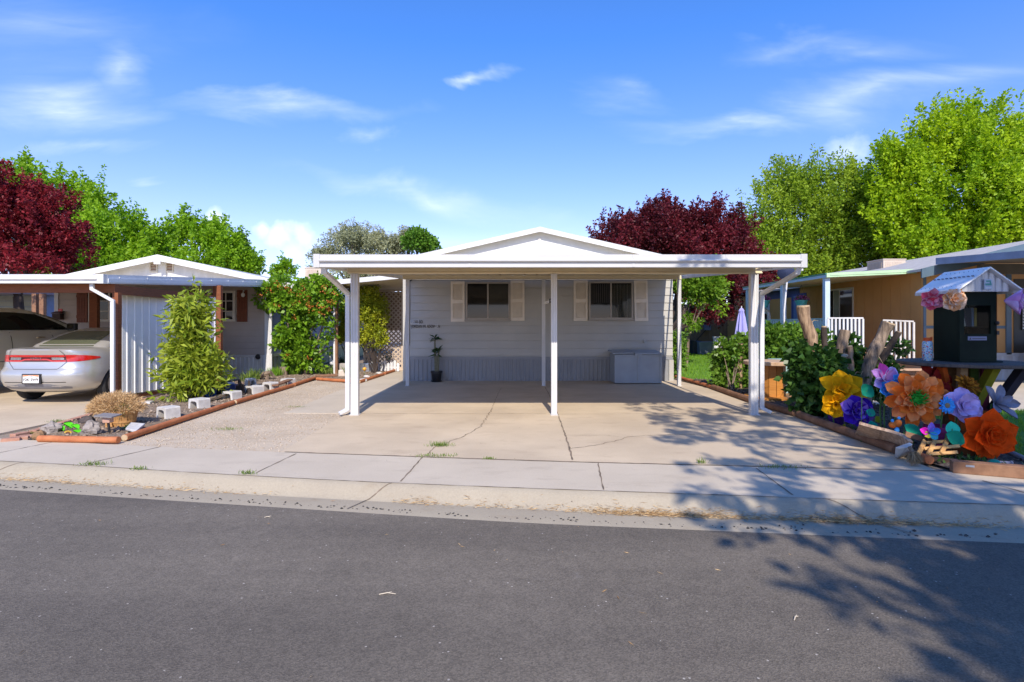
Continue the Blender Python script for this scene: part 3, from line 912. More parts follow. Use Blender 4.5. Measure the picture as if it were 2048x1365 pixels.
t = thing('satellite_dish', 'round satellite dish coloured as if shaded, seen behind the right carport downspout', 'satellite dish', (7.3, 14.6, 0))
Md = Matrix.Translation(P(1572, 545, 14.6)) @ Matrix.Rotation(R(-25), 4, 'Z') @ Matrix.Rotation(R(100), 4, 'X')
mb = MB(); mb.lathe([(.0, .0), (.1, -.012), (.2, -.05), (.21, -.05), (.1, .008), (0, .02)], 24, Md); mb.build('dish', mat('dish shade blue', (.035, .045, .09, 1), .6, spec=.1), t, smooth=True)  # dark blue colour stands in for shade on the dish
mb = MB(); mb.tube([P(1572, 552, 14.66), P(1574, 562, 14.75), (7.3, 14.75, 1.9), (7.3, 14.75, -.02)], .022, 8); mb.build('mast', M_WHITE_OLD, t)
mb = MB(); mb.tube([P(1572, 556, 14.62), P(1590, 553, 14.3), P(1602, 541, 14.1)], .014, 6); mb.obox(P(1603, 540, 14.08), (.05, .08, .05)); mb.build('feed_arm', M_WHITE, t)

# ---- things under the carport
M_BIN = mat('grey storage box plastic', (0.31, 0.34, 0.37, 1), 0.55, var=0.07, vscale=3)
t = thing('storage_box', 'low grey outdoor storage box with a folding lid against the house', 'storage box', (3.2, 14.5, 0))
xa, xb, ya, yb, zt = pxw(1213) + .07, pxw(1322) - .2, 14.2, 14.88, .80
mb = MB(); mb.box(xa, ya, .02, xb, yb, zt - .04)
for x in (xa, (xa + xb) / 2 - .02, xb - .045): mb.box(x, ya - .018, .02, x + .045, ya - .001, zt - .05)
for z in (.02, zt - .09): mb.box(xa + .046, ya - .014, z, xb - .046, ya - .001, z + .04)
mb.build('body', M_BIN, t, bevel=.006)
xm = (xa + xb) / 2 - .1
for a, b, tl in ((xa - .05, xm - .01, .012), (xm + .01, xb + .02, -.01)):
    mb = MB(); mb.slab([(a, ya - .04, zt - .03), (b, ya - .04, zt - .03 + tl), (b, yb, zt + .03 + tl), (a, yb, zt + .03)], (0, 0, .028))
    mb.build('lid', M_BIN, t, bevel=.006)
mb = MB(); mb.box((xa + xb) / 2 - .09, ya - .05, zt - .09, (xa + xb) / 2 + .09, ya - .03, zt - .03); mb.build('latch', M_BIN, t)

t = thing('potted_plant', 'tall cane plant with dark leaf tufts in a black pot under the carport', 'plant', G(873, 764))
gx = G(873, 764)
mb = MB(); mb.lathe([(.0, .01), (.10, .01), (.115, .03), (.145, .24), (.16, .245), (.16, .29), (.14, .29), (.135, .25), (0, .24)], 20, Matrix.Translation(gx)); mb.build('pot', M_BLACK, t, smooth=True)
mb = MB(); mb.lathe([(0, .0), (.13, .0), (.15, .03), (.13, .03), (0, .02)], 20, Matrix.Translation(gx)); mb.build('saucer', M_BLACK, t, smooth=True)
M_CANE = mat('plant cane', (0.16, 0.15, 0.09, 1), .7, var=.2, vscale=12, stretch=(1, 1, 4))
rp = np.random.default_rng(3)
tops = []
for dx, h in ((-.04, .92), (.05, .62), (.0, .5)):
    mb = MB(); mb.tube([gx + Vector((dx * .6, 0, .22)), gx + Vector((dx, .01, .25 + h * .5)), gx + Vector((dx * 1.1, 0, .2 + h))], [.03, .027, .024], 8); mb.build('cane', M_CANE, t, smooth=True)
    tops.append(gx + Vector((dx * 1.1, 0, .2 + h)))
pos, drs = [], []
for tp, k, sp in ((tops[0], 26, .2), (tops[1], 22, .2), (tops[2], 14, .15)):
    for i in range(k):
        a = rp.random() * 6.28; e = rp.random() * 1.25
        pos.append(tp + Vector((0, 0, -.04 + .1 * rp.random()))); drs.append((math.cos(a) * math.cos(e), math.sin(a) * math.cos(e), math.sin(e) - .1))
leaf_mesh('leaves', mat_leaf('dark strap leaves', (0.015, 0.05, 0.012, 1), (0.03, 0.09, 0.02, 1), .15), t, np.array(pos), np.array(drs), .17 + .1 * rp.random(len(pos)), .04, rp, .25, droop=.25)

# ---- side awning, lattice and back yard things left of the house
awn = thing('side_awning', 'white edged awning roof over the walkway at the left of the grey house', 'awning', (-3.8, 16.5, 2.7))
ya, yb = 16.0, 19.6
za_ = lambda x: 3.0 + (x + 2.97) * .088
mb = MB(); mb.slab([(-2.97, ya + .06, za_(-2.97) - .05), (-5.08, ya + .06, za_(-5.08) - .05), (-5.08, yb, za_(-5.08) - .17), (-2.97, yb, za_(-2.97) - .17)], (0, 0, .04)); mb.build('roof_panel', M_PAN, awn)
mb = MB(); mb.slab([(-2.97, ya, za_(-2.97) - .1), (-5.13, ya, za_(-5.13) - .11), (-5.13, ya, za_(-5.13) + .03), (-2.97, ya, za_(-2.97) + .03)], (0, .055, 0)); mb.build('fascia', M_WHITE, awn)
mb = MB(); mb.slab([(-5.13, ya + .056, za_(-5.13) - .11), (-5.13, yb, za_(-5.13) - .23), (-5.13, yb, za_(-5.13) - .1), (-5.13, ya + .056, za_(-5.13) + .02)], (.045, 0, 0)); mb.build('fascia', mat('brown edge', (.12, .08, .05, 1), .7), awn)

lat = thing('lattice_screen', 'beige diagonal lattice screen with posts under the side awning', 'lattice', (-4.3, 18.5, 0))
M_LAT = mat('beige lattice', (0.52, 0.42, 0.33, 1), .7, var=.08)
xa, xb, za, zb, yl = -4.95, -3.72, .05, 2.66, 18.5
mb = MB()
def clip_diag(c, s):
    pts = []
    for x in (xa, xb):
        z = c + s * x
        if za <= z <= zb: pts.append((x, z))
    for z in (za, zb):
        x = (z - c) / s
        if xa < x < xb: pts.append((x, z))
    return pts[:2] if len(pts) >= 2 else None
for s, off in ((1, 0), (-1, .012)):
    for i in range(80):
        c = -3 + i * .155 if s > 0 else -6 + i * .155
        q = clip_diag(c, s)
        if q: mb.beam((q[0][0], yl + off, q[0][1]), (q[1][0], yl + off, q[1][1]), .01, .045, (0, 0, 1) if False else (-s * .7, 0, .7))
mb.build('lattice', M_LAT, lat)
mb = MB()
for x in (xa - .04, xb): mb.box(x, yl - .04, 0, x + .08, yl + .06, 2.72)
mb.box(xa + .042, yl - .03, zb, xb - .002, yl + .05, zb + .06); mb.box(xa + .042, yl - .03, .0, xb - .002, yl + .05, .05)
mb.build('frame', M_LAT, lat)
mb = MB(); mb.box(xa + .045, yl + .07, 1.35, xb - .005, yl + .085, 2.65); mb.build('back_panel', mat('brown backing panel', (.26, .17, .11, 1), .8), lat)
t = thing('picket_edging', 'low white scalloped picket edging beside the lattice foot', 'edging', (-4.1, 18.1, 0))
mb = MB()
for i in range(9):
    x = -4.62 + i * .105; h = .34 + .05 * math.sin(i * 2.1)
    mb.slab([(x, 18.02, .01), (x + .085, 18.02, .01), (x + .085, 18.02, h - .04), (x + .0425, 18.02, h), (x, 18.02, h - .04)], (0, .02, 0))
mb.build('pickets', M_WHITE, t); mb = MB(); mb.box(-4.62, 18.042, .12, -3.7, 18.055, .16); mb.build('rail', M_WHITE, t)
# ================================================================== the neighbour's home on the left
M_TAUPE = mat('taupe lap siding', (0.40, 0.335, 0.285, 1), 0.6, var=0.06, vscale=1.3)
M_SKIRTW = mat('pale ribbed skirting', (0.52, 0.49, 0.45, 1), 0.6, var=0.08)
M_BOUNCESK = mat('skirting with green bounce', (0.42, 0.48, 0.28, 1), 0.6, var=0.08)  # grey white skirting; green light bounced off plants is put into its colour
M_BROWNW = mat_wood('red brown stained wood', (0.15, 0.042, 0.014, 1), (0.25, 0.08, 0.027, 1))
M_RUSTSH = mat_wood('rust brown shutter', (0.14, 0.035, 0.012, 1), (0.20, 0.055, 0.02, 1))
M_CREAM = mat('cream window trim', (0.62, 0.57, 0.48, 1), .5, var=.05)
NXR, NXL, NY = -7.5, -14.1, 17.0
nb = thing('taupe_house', 'taupe lap sided mobile home with white gable and rust shutters on the left', 'house', ((NXR + NXL) / 2, NY, 0))
mb = MB(); lap_wall(mb, NXL, NXR, NY, .60, 2.9, .19); mb.build('front_wall', M_TAUPE, nb)
mb = MB(); mb.box(NXL + .01, NY + .001, .02, NXR - .021, 31, 2.9); mb.build('house_core', M_TAUPE, nb)
mb = MB(); lap_wall(mb, NY, 31, NXR - .02, .60, 2.88, .19, axis='y', sgn=1); mb.build('side_wall', mat('side siding in shade blue', (.31, .345, .40, 1), .6, var=.05), nb)  # this side's shade is put into the siding colour as blue
mb = MB(); ribs(mb, NXL, NXR - .02, NY - .012, 0, .53, .13, .018); mb.box(NXL, NY - .04, .53, NXR - .02, NY - .001, .598); mb.build('skirting', M_SKIRTW, nb)
mb = MB(); ribs(mb, NY, 31, NXR - .018, 0, .53, .3, .02, 'y', 1); mb.box(NXR - .015, NY + .1, .53, NXR + .03, 31, .61); mb.build('skirting', M_BOUNCESK, nb)
mb = MB(); mb.box(NXR - .13, NY - .04, .6, NXR + .03, NY + .1, 2.9); mb.box(NXR - .16, NY - .06, .0, NXR + .05, NY + .08, .599); mb.build('corner_trim', M_WHITE, nb)
mb = MB(); mb.box(NXL - .02, NY - .04, .02, NXL + .1, NY + .1, 2.9); mb.build('corner_trim', M_WHITE, nb)
NXC, NZP, NZE, nyf = -10.72, 3.60, 2.71, NY - .35
NEX = 4.13
nz = lambda x: NZP - (NZP - NZE) * abs(x - NXC) / NEX
mb = MB(); mb.slab([(NXL, NY - .003, 2.9), (NXR, NY - .003, 2.9), (NXR, NY - .003, nz(NXR) + .0), (NXC, NY - .003, NZP - .02), (NXL, NY - .003, nz(NXL))], (0, .05, 0)); mb.build('gable', M_WHITE, nb)
for s in (-1, 1):
    xe = NXC + s * NEX
    mb = MB(); mb.slab([(NXC, nyf, NZP), (xe, nyf, NZE), (xe, nyf, NZE + .05), (NXC, nyf, NZP + .05)], (0, 15, 0)); mb.build('roof', mat('white grey roof', (.5, .5, .52, 1), .7), nb)
    mb = MB(); mb.slab([(NXC, nyf - .03, NZP - .13), (xe, nyf - .03, NZE - .1), (xe, nyf - .03, NZE + .055), (NXC, nyf - .03, NZP + .055)], (0, .028, 0)); mb.build('rake_board', M_WHITE, nb)
    mb = MB(); mb.box(xe - .06 * s, nyf, NZE - .1, xe + .05 * s, nyf + 14.5, NZE + .04); mb.build('eave_gutter', M_WHITE_OLD, nb)
mb = MB(); mb.box(NXC - .1, nyf - .045, NZP - .24, NXC + .1, nyf - .031, NZP + .0); mb.box(NXC - .04, NY - .03, 2.92, NXC + .04, NY - .006, NZP - .08); mb.build('ridge_plate', M_WHITE, nb)
for px in (308, 340):
    x = (px - CX) / F * NY; z0, z1 = P(0, 543, NY).z, P(0, 527, NY).z
    mb = MB()
    for a, b, c, d in ((x - .12, x + .12, z1, z1 + .03), (x - .12, x + .12, z0 - .03, z0), (x - .12, x - .09, z0, z1), (x + .09, x + .12, z0, z1)): mb.box(a, NY - .035, c, b, NY - .004, d)
    for i in range(5): mb.beam((x - .09, NY - .02, z0 + .025 + i * .05), (x + .09, NY - .02, z0 + .025 + i * .05), .03, .008, (0, -.7, .7))
    v = mb.build('gable_vent', M_CREAM, nb)
    mb = MB(); mb.box(x - .09, NY - .008, z0, x + .09, NY - .0045, z1); mb.build('vent_backing', M_BROWNW, v)

def npx(px): return (px - CX) / F * NY
def grid_window(xa, xb, za, zb, cols, rows):
    mb = MB(); y = NY - .02; fw = .07
    for a, b, c, d in ((xa, xb, zb - fw, zb), (xa, xb, za, za + fw), (xa, xa + fw, za + fw, zb - fw), (xb - fw, xb, za + fw, zb - fw)): mb.box(a, y - .05, c, b, y, d)
    for i in range(1, cols): x = xa + (xb - xa) * i / cols; w = .03 if i * 2 == cols else .014; mb.box(x - w, y - .042, za + fw, x + w, y - .01, zb - fw)
    for j in range(1, rows): z = za + (zb - za) * j / rows; mb.box(xa + fw, y - .04, z - .012, xb - fw, y - .012, z + .012)
    w = mb.build('window', M_CREAM, nb)
    mb = MB(); mb.box(xa + fw, y - .03, za + fw, xb - fw, y - .024, zb - fw); mb.build('pane', M_SCREEN, w)
def board_shutter(xa, xb, za, zb):
    mb = MB(); y = NY - .022; n = 4
    for i in range(n): a = xa + (xb - xa) * i / n; mb.box(a + .004, y - .022, za, xa + (xb - xa) * (i + 1) / n - .004, y, zb)
    for z in (za + .18, zb - .18): mb.box(xa, y - .036, z - .045, xb, y - .0225, z + .045)
    mb.build('shutter', M_RUSTSH, nb, bevel=.003)
grid_window(npx(180), npx(262), 1.63, 2.58, 4, 3); board_shutter(npx(155), npx(177), 1.60, 2.6); board_shutter(npx(265), npx(287), 1.60, 2.6)
grid_window(npx(398), npx(472), 1.63, 2.58, 4, 3); board_shutter(npx(475), npx(496), 1.62, 2.6); board_shutter(npx(374), npx(396), 1.62, 2.6)
M_GLOBE = mat('white lamp glass', (.75, .73, .68, 1), .35, var=0)
for px, lb in ((486, 'white globe wall lamp in front of the far right rust shutter'), (371, 'white globe wall lamp just above the corrugated panel')):
    p = P(px, 589, NY - .12)
    t = thing('wall_lamp', lb, 'lamp', p, group='globe lamps on the taupe wall')
    mb = MB(); mb.tube([p + Vector((0, .1, .1)), p + Vector((0, .02, .12)), p + Vector((0, 0, .04))], .014, 6); mb.build('arm', M_WHITE_OLD, t)
    mb = MB(); mb.ball(p + Vector((0, 0, -.02)), (.055, .055, .07)); mb.build('globe', M_GLOBE, t, smooth=True)
t = thing('wall_vent', 'round dark vent cap on the skirting of the taupe home', 'vent', P(516, 714, NY - .03))
mb = MB(); mb.lathe([(.0, .05), (.07, .045), (.085, .0)], 14, Matrix.Translation(P(516, 714, NY - .03)) @ Matrix.Rotation(R(90), 4, 'X')); mb.build('cap', M_BLACK, t, smooth=True)
t = thing('mailbox', 'dark brown wooden mailbox on the taupe wall below a red plaque', 'mailbox', P(121, 634, NY))
mb = MB(); a, b = P(113.5, 640, NY), P(129.5, 628, NY); mb.box(a.x, NY - .18, a.z, b.x, NY - .022, b.z); 
for i in range(3): x = a.x + .05 + i * .06; mb.box(x, NY - .188, a.z + .03, x + .02, NY - .181, b.z - .05)
mb.build('body', mat_wood('dark mailbox wood', (.03, .012, .006, 1), (.06, .025, .012, 1)), t, bevel=.006)
mb = MB(); mb.slab([(a.x - .02, NY - .2, b.z + .002), (b.x + .02, NY - .2, b.z + .002), (b.x + .02, NY - .022, b.z + .06), (a.x - .02, NY - .022, b.z + .06)], (0, 0, .02)); mb.build('lid', mat('mailbox lid', (.06, .022, .012, 1), .6), t)
t = thing('wall_plaque', 'small red square plaque with pale lines of lettering above the mailbox', 'sign', P(121, 622.5, NY))
mb = MB(); a, b = P(116.3, 627.3, NY), P(126, 618.2, NY); mb.box(a.x, NY - .035, a.z, b.x, NY - .021, b.z); mb.build('board', mat('red plaque', (.62, .03, .02, 1), .4), t, bevel=.012)
mb = MB()
for z0, z1, i0, i1 in ((.3, .4, .2, .8), (.55, .66, .2, .8)):
    n = 5
    for k_ in range(n):
        x0 = a.x + (b.x - a.x) * (i0 + (i1 - i0) * k_ / n); mb.box(x0, NY - .038, a.z + (b.z - a.z) * z0, x0 + (b.x - a.x) * .09, NY - .0355, a.z + (b.z - a.z) * z1)
mb.build('marks', mat('pale red marks', (.62, .25, .22, 1), .5), t)

# ---- its carport
nc = thing('carport', 'white edged carport on red brown posts in front of the taupe home', 'carport', (-11, 13, 0))
A0, AX = 10.05, -7.46
at = lambda y: 2.44 + (y - A0) / 6.95 * .46
mb = MB(); mb.slab([(-16, A0 + .1, at(A0 + .1) - .11), (AX - .03, A0 + .1, at(A0 + .1) - .11), (AX - .03, 16.95, at(16.95) - .11), (-16, 16.95, at(16.95) - .11)], (0, 0, .06)); mb.build('roof_deck', M_PAN, nc)
mb = MB(); zb = 2.277
pr = [Vector((-16, A0 + a, zb + b)) for a, b in ((0, 0), (0, .06), (-.03, .068), (-.03, .085), (0, .093), (0, .163), (.09, .165), (.09, 0))]
mb.slab(pr, (16 + AX - .12, 0, 0)); mb.box(AX - .12, A0 - .012, zb - .003, AX, A0 + .09, zb + .168); mb.build('front_gutter', M_WHITE, nc, bevel=.003)
M_SHADEF = mat('white fascia with shade blue', (.60, .63, .68, 1), .4, var=.05)  # white metal tinted blue to carry the shade of this side
mb = MB(); mb.slab([(AX - .028, A0 + .092, zb), (AX - .028, 16.6, at(16.6) - .2), (AX - .028, 16.6, at(16.6) + .02), (AX - .028, A0 + .092, zb + .165)], (.03, 0, 0))
mb.slab([(AX + .003, A0 + .1, zb + .02), (AX + .003, 16.6, at(16.6) - .16), (AX + .003, 16.6, at(16.6) - .07), (AX + .003, A0 + .1, zb + .095)], (.014, 0, 0)); mb.build('side_fascia', M_SHADEF, nc)
mb = MB()
for i in range(8): y = A0 + .4 + i * .8; mb.ball((AX + .006, y, at(y) - .055), .014, 6, 4)
mb.build('bolt_heads', M_WHITE, nc)
mb = MB(); mb.box(-16, 10.33, 2.125, AX - .0, 10.45, 2.285); mb.build('beam', M_BROWNW, nc, bevel=.004)
mb = MB(); mb.box(AX - .13, 10.451, 2.10, AX - .03, 13.99, 2.27); mb.build('beam', M_BROWNW, nc, bevel=.004)
for x, y, h in ((-7.46, 10.39, 2.124), (-10.55, 13.9, 2.56), (-7.45, 13.93, 2.52), (-12.6, 10.39, 2.124)):
    w = .1 if y > 11 else .055
    mb = MB(); mb.box(x - w, y - .055, 0, x + w, y + .055, h); mb.build('post', M_BROWNW, nc, bevel=.005)
dsx = -7.56
downspout(nc, [P(184, 567, 10.15), P(184.5, 579, 10.15), P(225.5, 602, 10.22), P(225.5, 803, 10.22)], .07, M_WHITE)
downspout(nc, [(NXR + .1, NY - .4, 2.66), (NXR + .1, NY - .12, 2.5), (NXR + .11, NY - .12, .08), (NXR + .3, NY - .2, .04)], .06, M_WHITE)
pn = thing('corrugated_panel', 'white corrugated metal privacy panel along the right side of the left carport', 'panel', (-7.5, 12.2, 0))
mb = MB(); rows = [[], []]
y = 10.92
yy_ = []
while y < 13.87:
    for d, s in ((0, 0), (.105, 0), (.115, .013), (.135, .013), (.145, 0)): yy_.append((y + d, s))
    y += .2
for r_, f in ((0, lambda y: .10 + .02), (1, lambda y: 2.255 - .012 * (y - 10.5) + .02 * (1 if y < 12.2 else 0))):
    rows[r_] = [Vector((-7.78 + (y - 10.5) * .09 + s, y, f(y))) for y, s in yy_]
mb.grid(rows); mb.build('sheet', mat('white corrugated sheet', (.86, .86, .86, 1), .45, var=.03), pn, solid=.004)
for z in (.05, 2.03):
    mb = MB(); mb.beam((-7.775, 10.92, z), (-7.51, 13.84, z), .03, .06); mb.build('rail', M_BROWNW, pn)

# ---- a home further left seen under the carport
bh = thing('green_house', 'greenish lap sided home behind the taupe one seen under the left carport', 'house', (-27, 26, 0))
mb = MB(); lap_wall(mb, -34, -22.0, 26, .5, 3.0, .27, .03); mb.build('front_wall', mat('grey green siding', (.30, .33, .28, 1), .6), bh)
mb = MB(); mb.box(-34, 26.001, 0, -21.95, 36, 3.0); mb.build('house_core', mat('shade blue side wall', (.16, .24, .42, 1), .6), bh)  # blue paints in the shade on the right side wall
mb = MB(); mb.slab([(-34.3, 22.5, 2.85), (-21.4, 22.5, 2.85), (-21.4, 36.2, 3.25), (-34.3, 36.2, 3.25)], (0, 0, .12)); mb.box(-34.3, 22.4, 2.8, -21.3, 22.495, 3.02); mb.build('roof', mat('dull purple fascia', (.20, .19, .26, 1), .6), bh)
for x in (-24.8, -22.5, -22.15):
    p = x * .885
    mb = MB(); mb.box(p - .09, 22.9, 0, p + .09, 23.05, 2.84); mb.build('post', M_OLDTIMBER, bh)

# ================================================================== vehicles
M_SILVER = mat('silver car paint', (0.50, 0.49, 0.47, 1), 0.3, metal=0.5, var=0.02, coat=0.6)
M_CHAMP = mat('champagne car paint', (0.62, 0.60, 0.54, 1), 0.32, metal=0.2, var=0.02, coat=0.6)
M_CARGLASS = mat_glass_pane('car glass', (0.012, 0.014, 0.013, 1))
M_REARGLASS = mat('rear glass green reflection', (0.085, 0.095, 0.06, 1), .08, var=.1, vscale=1)  # greenish reflection painted into the glass colour
M_LAMP = mat('red lamp lens', (0.45, 0.012, 0.010, 1), .12, var=.15, vscale=25, coat=.5)
M_LAMPDK = mat('dark red lamp trim', (0.06, 0.01, 0.014, 1), .15, var=0, coat=.5)
M_CHROME = mat('chrome', (0.75, 0.75, 0.75, 1), .12, metal=1, var=0)
M_ALLOY = mat('alloy wheel', (0.50, 0.48, 0.45, 1), .3, metal=.8, var=.05)

class Car:
    """a body lofted from layers; every layer is a rounded plan outline"""
    NR, NC, NS, NFC, NF = 8, 9, 26, 7, 6
    def __init__(s, M, L, layers, rc=(.42, .5), fc=(.5, .6), bow=.09, drop=None):
        s.M, s.L, s.layers, s.rc, s.fc, s.bow, s.drop = M, L, layers, rc, fc, bow, drop or (lambda y, z: z)
    def half(s, ry, fy, W):
        a, b = min(s.rc[0], W * .8), s.rc[1]; pts = []
        bw = lambda x: s.bow * (x / W) ** 2
        for i in range(s.NR): x = (W - a) * i / s.NR; pts.append((x, ry + bw(x)))
        y0 = ry + bw(W - a)
        for i in range(s.NC): t = math.pi / 2 * i / s.NC; pts.append((W - a + a * math.sin(t) ** .9, y0 + b * (1 - math.cos(t) ** .9)))
        fa, fb = min(s.fc[0], W * .8), s.fc[1]
        ya, yb = y0 + b, fy - fb
        for i in range(s.NS): pts.append((W, ya + (yb - ya) * i / s.NS))
        for i in range(s.NFC): t = math.pi / 2 * i / s.NFC; pts.append((W - fa + fa * math.cos(t) ** .9, yb + fb * math.sin(t) ** .9))
        for i in range(s.NF + 1): pts.append(((W - fa) * (1 - i / s.NF), fy))
        return pts
    def loop(s, lay, k=1.0):
        z, ry, fy, W = lay
        h = s.half(ry, fy, W); full = h + [(-x, y) for x, y in reversed(h[1:-1])]
        cy = (ry + fy) / 2
        return [s.M @ Vector((x * k, cy + (y - cy) * k, s.drop(y, z))) for x, y in full]
    def body(s, cap=(.96, .85, .6, .3), rise=.012):
        mb = MB(); rows = [s.loop(l) for l in s.layers]
        top = s.layers[-1]
        for i, k in enumerate(cap): rows.append(s.loop((top[0] + rise * (i + 1) * .8, *top[1:]), k))
        mb.grid(rows, closed=True)
        n = len(rows[0]); mb.f.append(tuple(reversed(range(n)))); mb.m.append(0)
        b = len(mb.v) - n; mb.f.append(tuple(range(b, b + n))); mb.m.append(0)
        return mb
    def surf(s, u, z, off=0.0, side=1):
        """point OFF outside the side of the body at outline index U and height Z"""
        def at(u, z):
            ls = s.layers; z = min(max(z, ls[0][0]), ls[-1][0])
            for a, b in zip(ls[:-1], ls[1:]):
                if z <= b[0]: t = (z - a[0]) / (b[0] - a[0]); lay = [p + (q - p) * t for p, q in zip(a, b)]; break
            h = s.half(*lay[1:]); i = min(int(u), len(h) - 2); t = u - i
            x = h[i][0] + (h[i + 1][0] - h[i][0]) * t; y = h[i][1] + (h[i + 1][1] - h[i][1]) * t
            return Vector((x, y, s.drop(y, z)))
        p = at(u, z)
        if off:
            du = at(u + .2, z) - at(max(u - .2, 0), z); dz = at(u, z + .015) - at(u, z - .015)
            nn = du.cross(dz)
            if nn.length > 1e-9: p = p + nn.normalized() * off
        return s.M @ Vector((p.x * side, p.y, p.z))
    def patch(s, mb, u0, u1, zlo, zhi, off, nu=10, nz=3, side=1):
        rows = []
        for j in range(nz + 1):
            row = []
            for i in range(nu + 1):
                u = u0 + (u1 - u0) * i / nu; a, b = (f(u) if callable(f) else f for f in (zlo, zhi))
                row.append(s.surf(u, a + (b - a) * j / nz, off, side))
            rows.append(row)
        mb.grid(rows)

def cut_body(o, M, wheels, r, W):
    """wheel openings cut into the body"""
    cuts = []
    for x, y in wheels:
        mb = MB(); mb.tube([M @ Vector((x - .16 * (1 if x > 0 else -1), y, r * .9)), M @ Vector((x + .3 * (1 if x > 0 else -1), y, r * .9))], r * 1.17, 28)
        c = mb.build('arch', M_BLACK); cuts.append(c)
        md = o.modifiers.new('b', 'BOOLEAN'); md.object = c; md.operation = 'DIFFERENCE'; md.solver = 'EXACT'
    dg = bpy.context.evaluated_depsgraph_get()
    me = bpy.data.meshes.new_from_object(o.evaluated_get(dg))
    o.modifiers.clear(); old = o.data; o.data = me; bpy.data.meshes.remove(old)
    me.materials.clear(); me.materials.append(wheels_paint[0]); me.materials.append(M_BLACK)
    for p in me.polygons: p.material_index = min(p.material_index, 1)
    for c in cuts: bpy.data.objects.remove(c)
    me.polygons.foreach_set('use_smooth', [True] * len(me.polygons)); me.set_sharp_from_angle(angle=R(38))

wheels_paint = [None]
def wheel(parent, M, x, y, r, w=.2):
    sg = 1 if x > 0 else -1
    T = M @ Matrix.Translation((x, y, r)) @ Matrix.Rotation(R(90) * sg, 4, 'Y')
    mb = MB(); mb.lathe([(r * .62, -w), (r * .9, -w), (r * .98, -w * .85), (r, -w * .6), (r, -w * .2), (r * .97, -.02), (r * .9, 0), (r * .68, -.005), (r * .66, -.03)], 32, T)
    wh = mb.build('wheel', M_RUBBER, parent, smooth=True)
    mb = MB(); mb.lathe([(r * .66, -.004), (r * .66, -.02), (r * .6, -.03), (r * .58, -.09), (.0, -.1)], 28, T)
    for i in range(5):
        a = 2 * math.pi * i / 5 + .3
        for da in (-.13, .13):
            p0 = T @ Vector((math.cos(a) * r * .1, math.sin(a) * r * .1, -.02)); p1 = T @ Vector((math.cos(a + da) * r * .62, math.sin(a + da) * r * .62, -.02))
            mb.beam(p0, p1, .032, .03, T.to_3x3() @ Vector((0, 0, 1)))
    mb.lathe([(.0, .0), (r * .14, -.004), (r * .16, -.03), (r * .16, -.08)], 16, T)
    mb.build('rim', M_ALLOY, wh)
    return wh

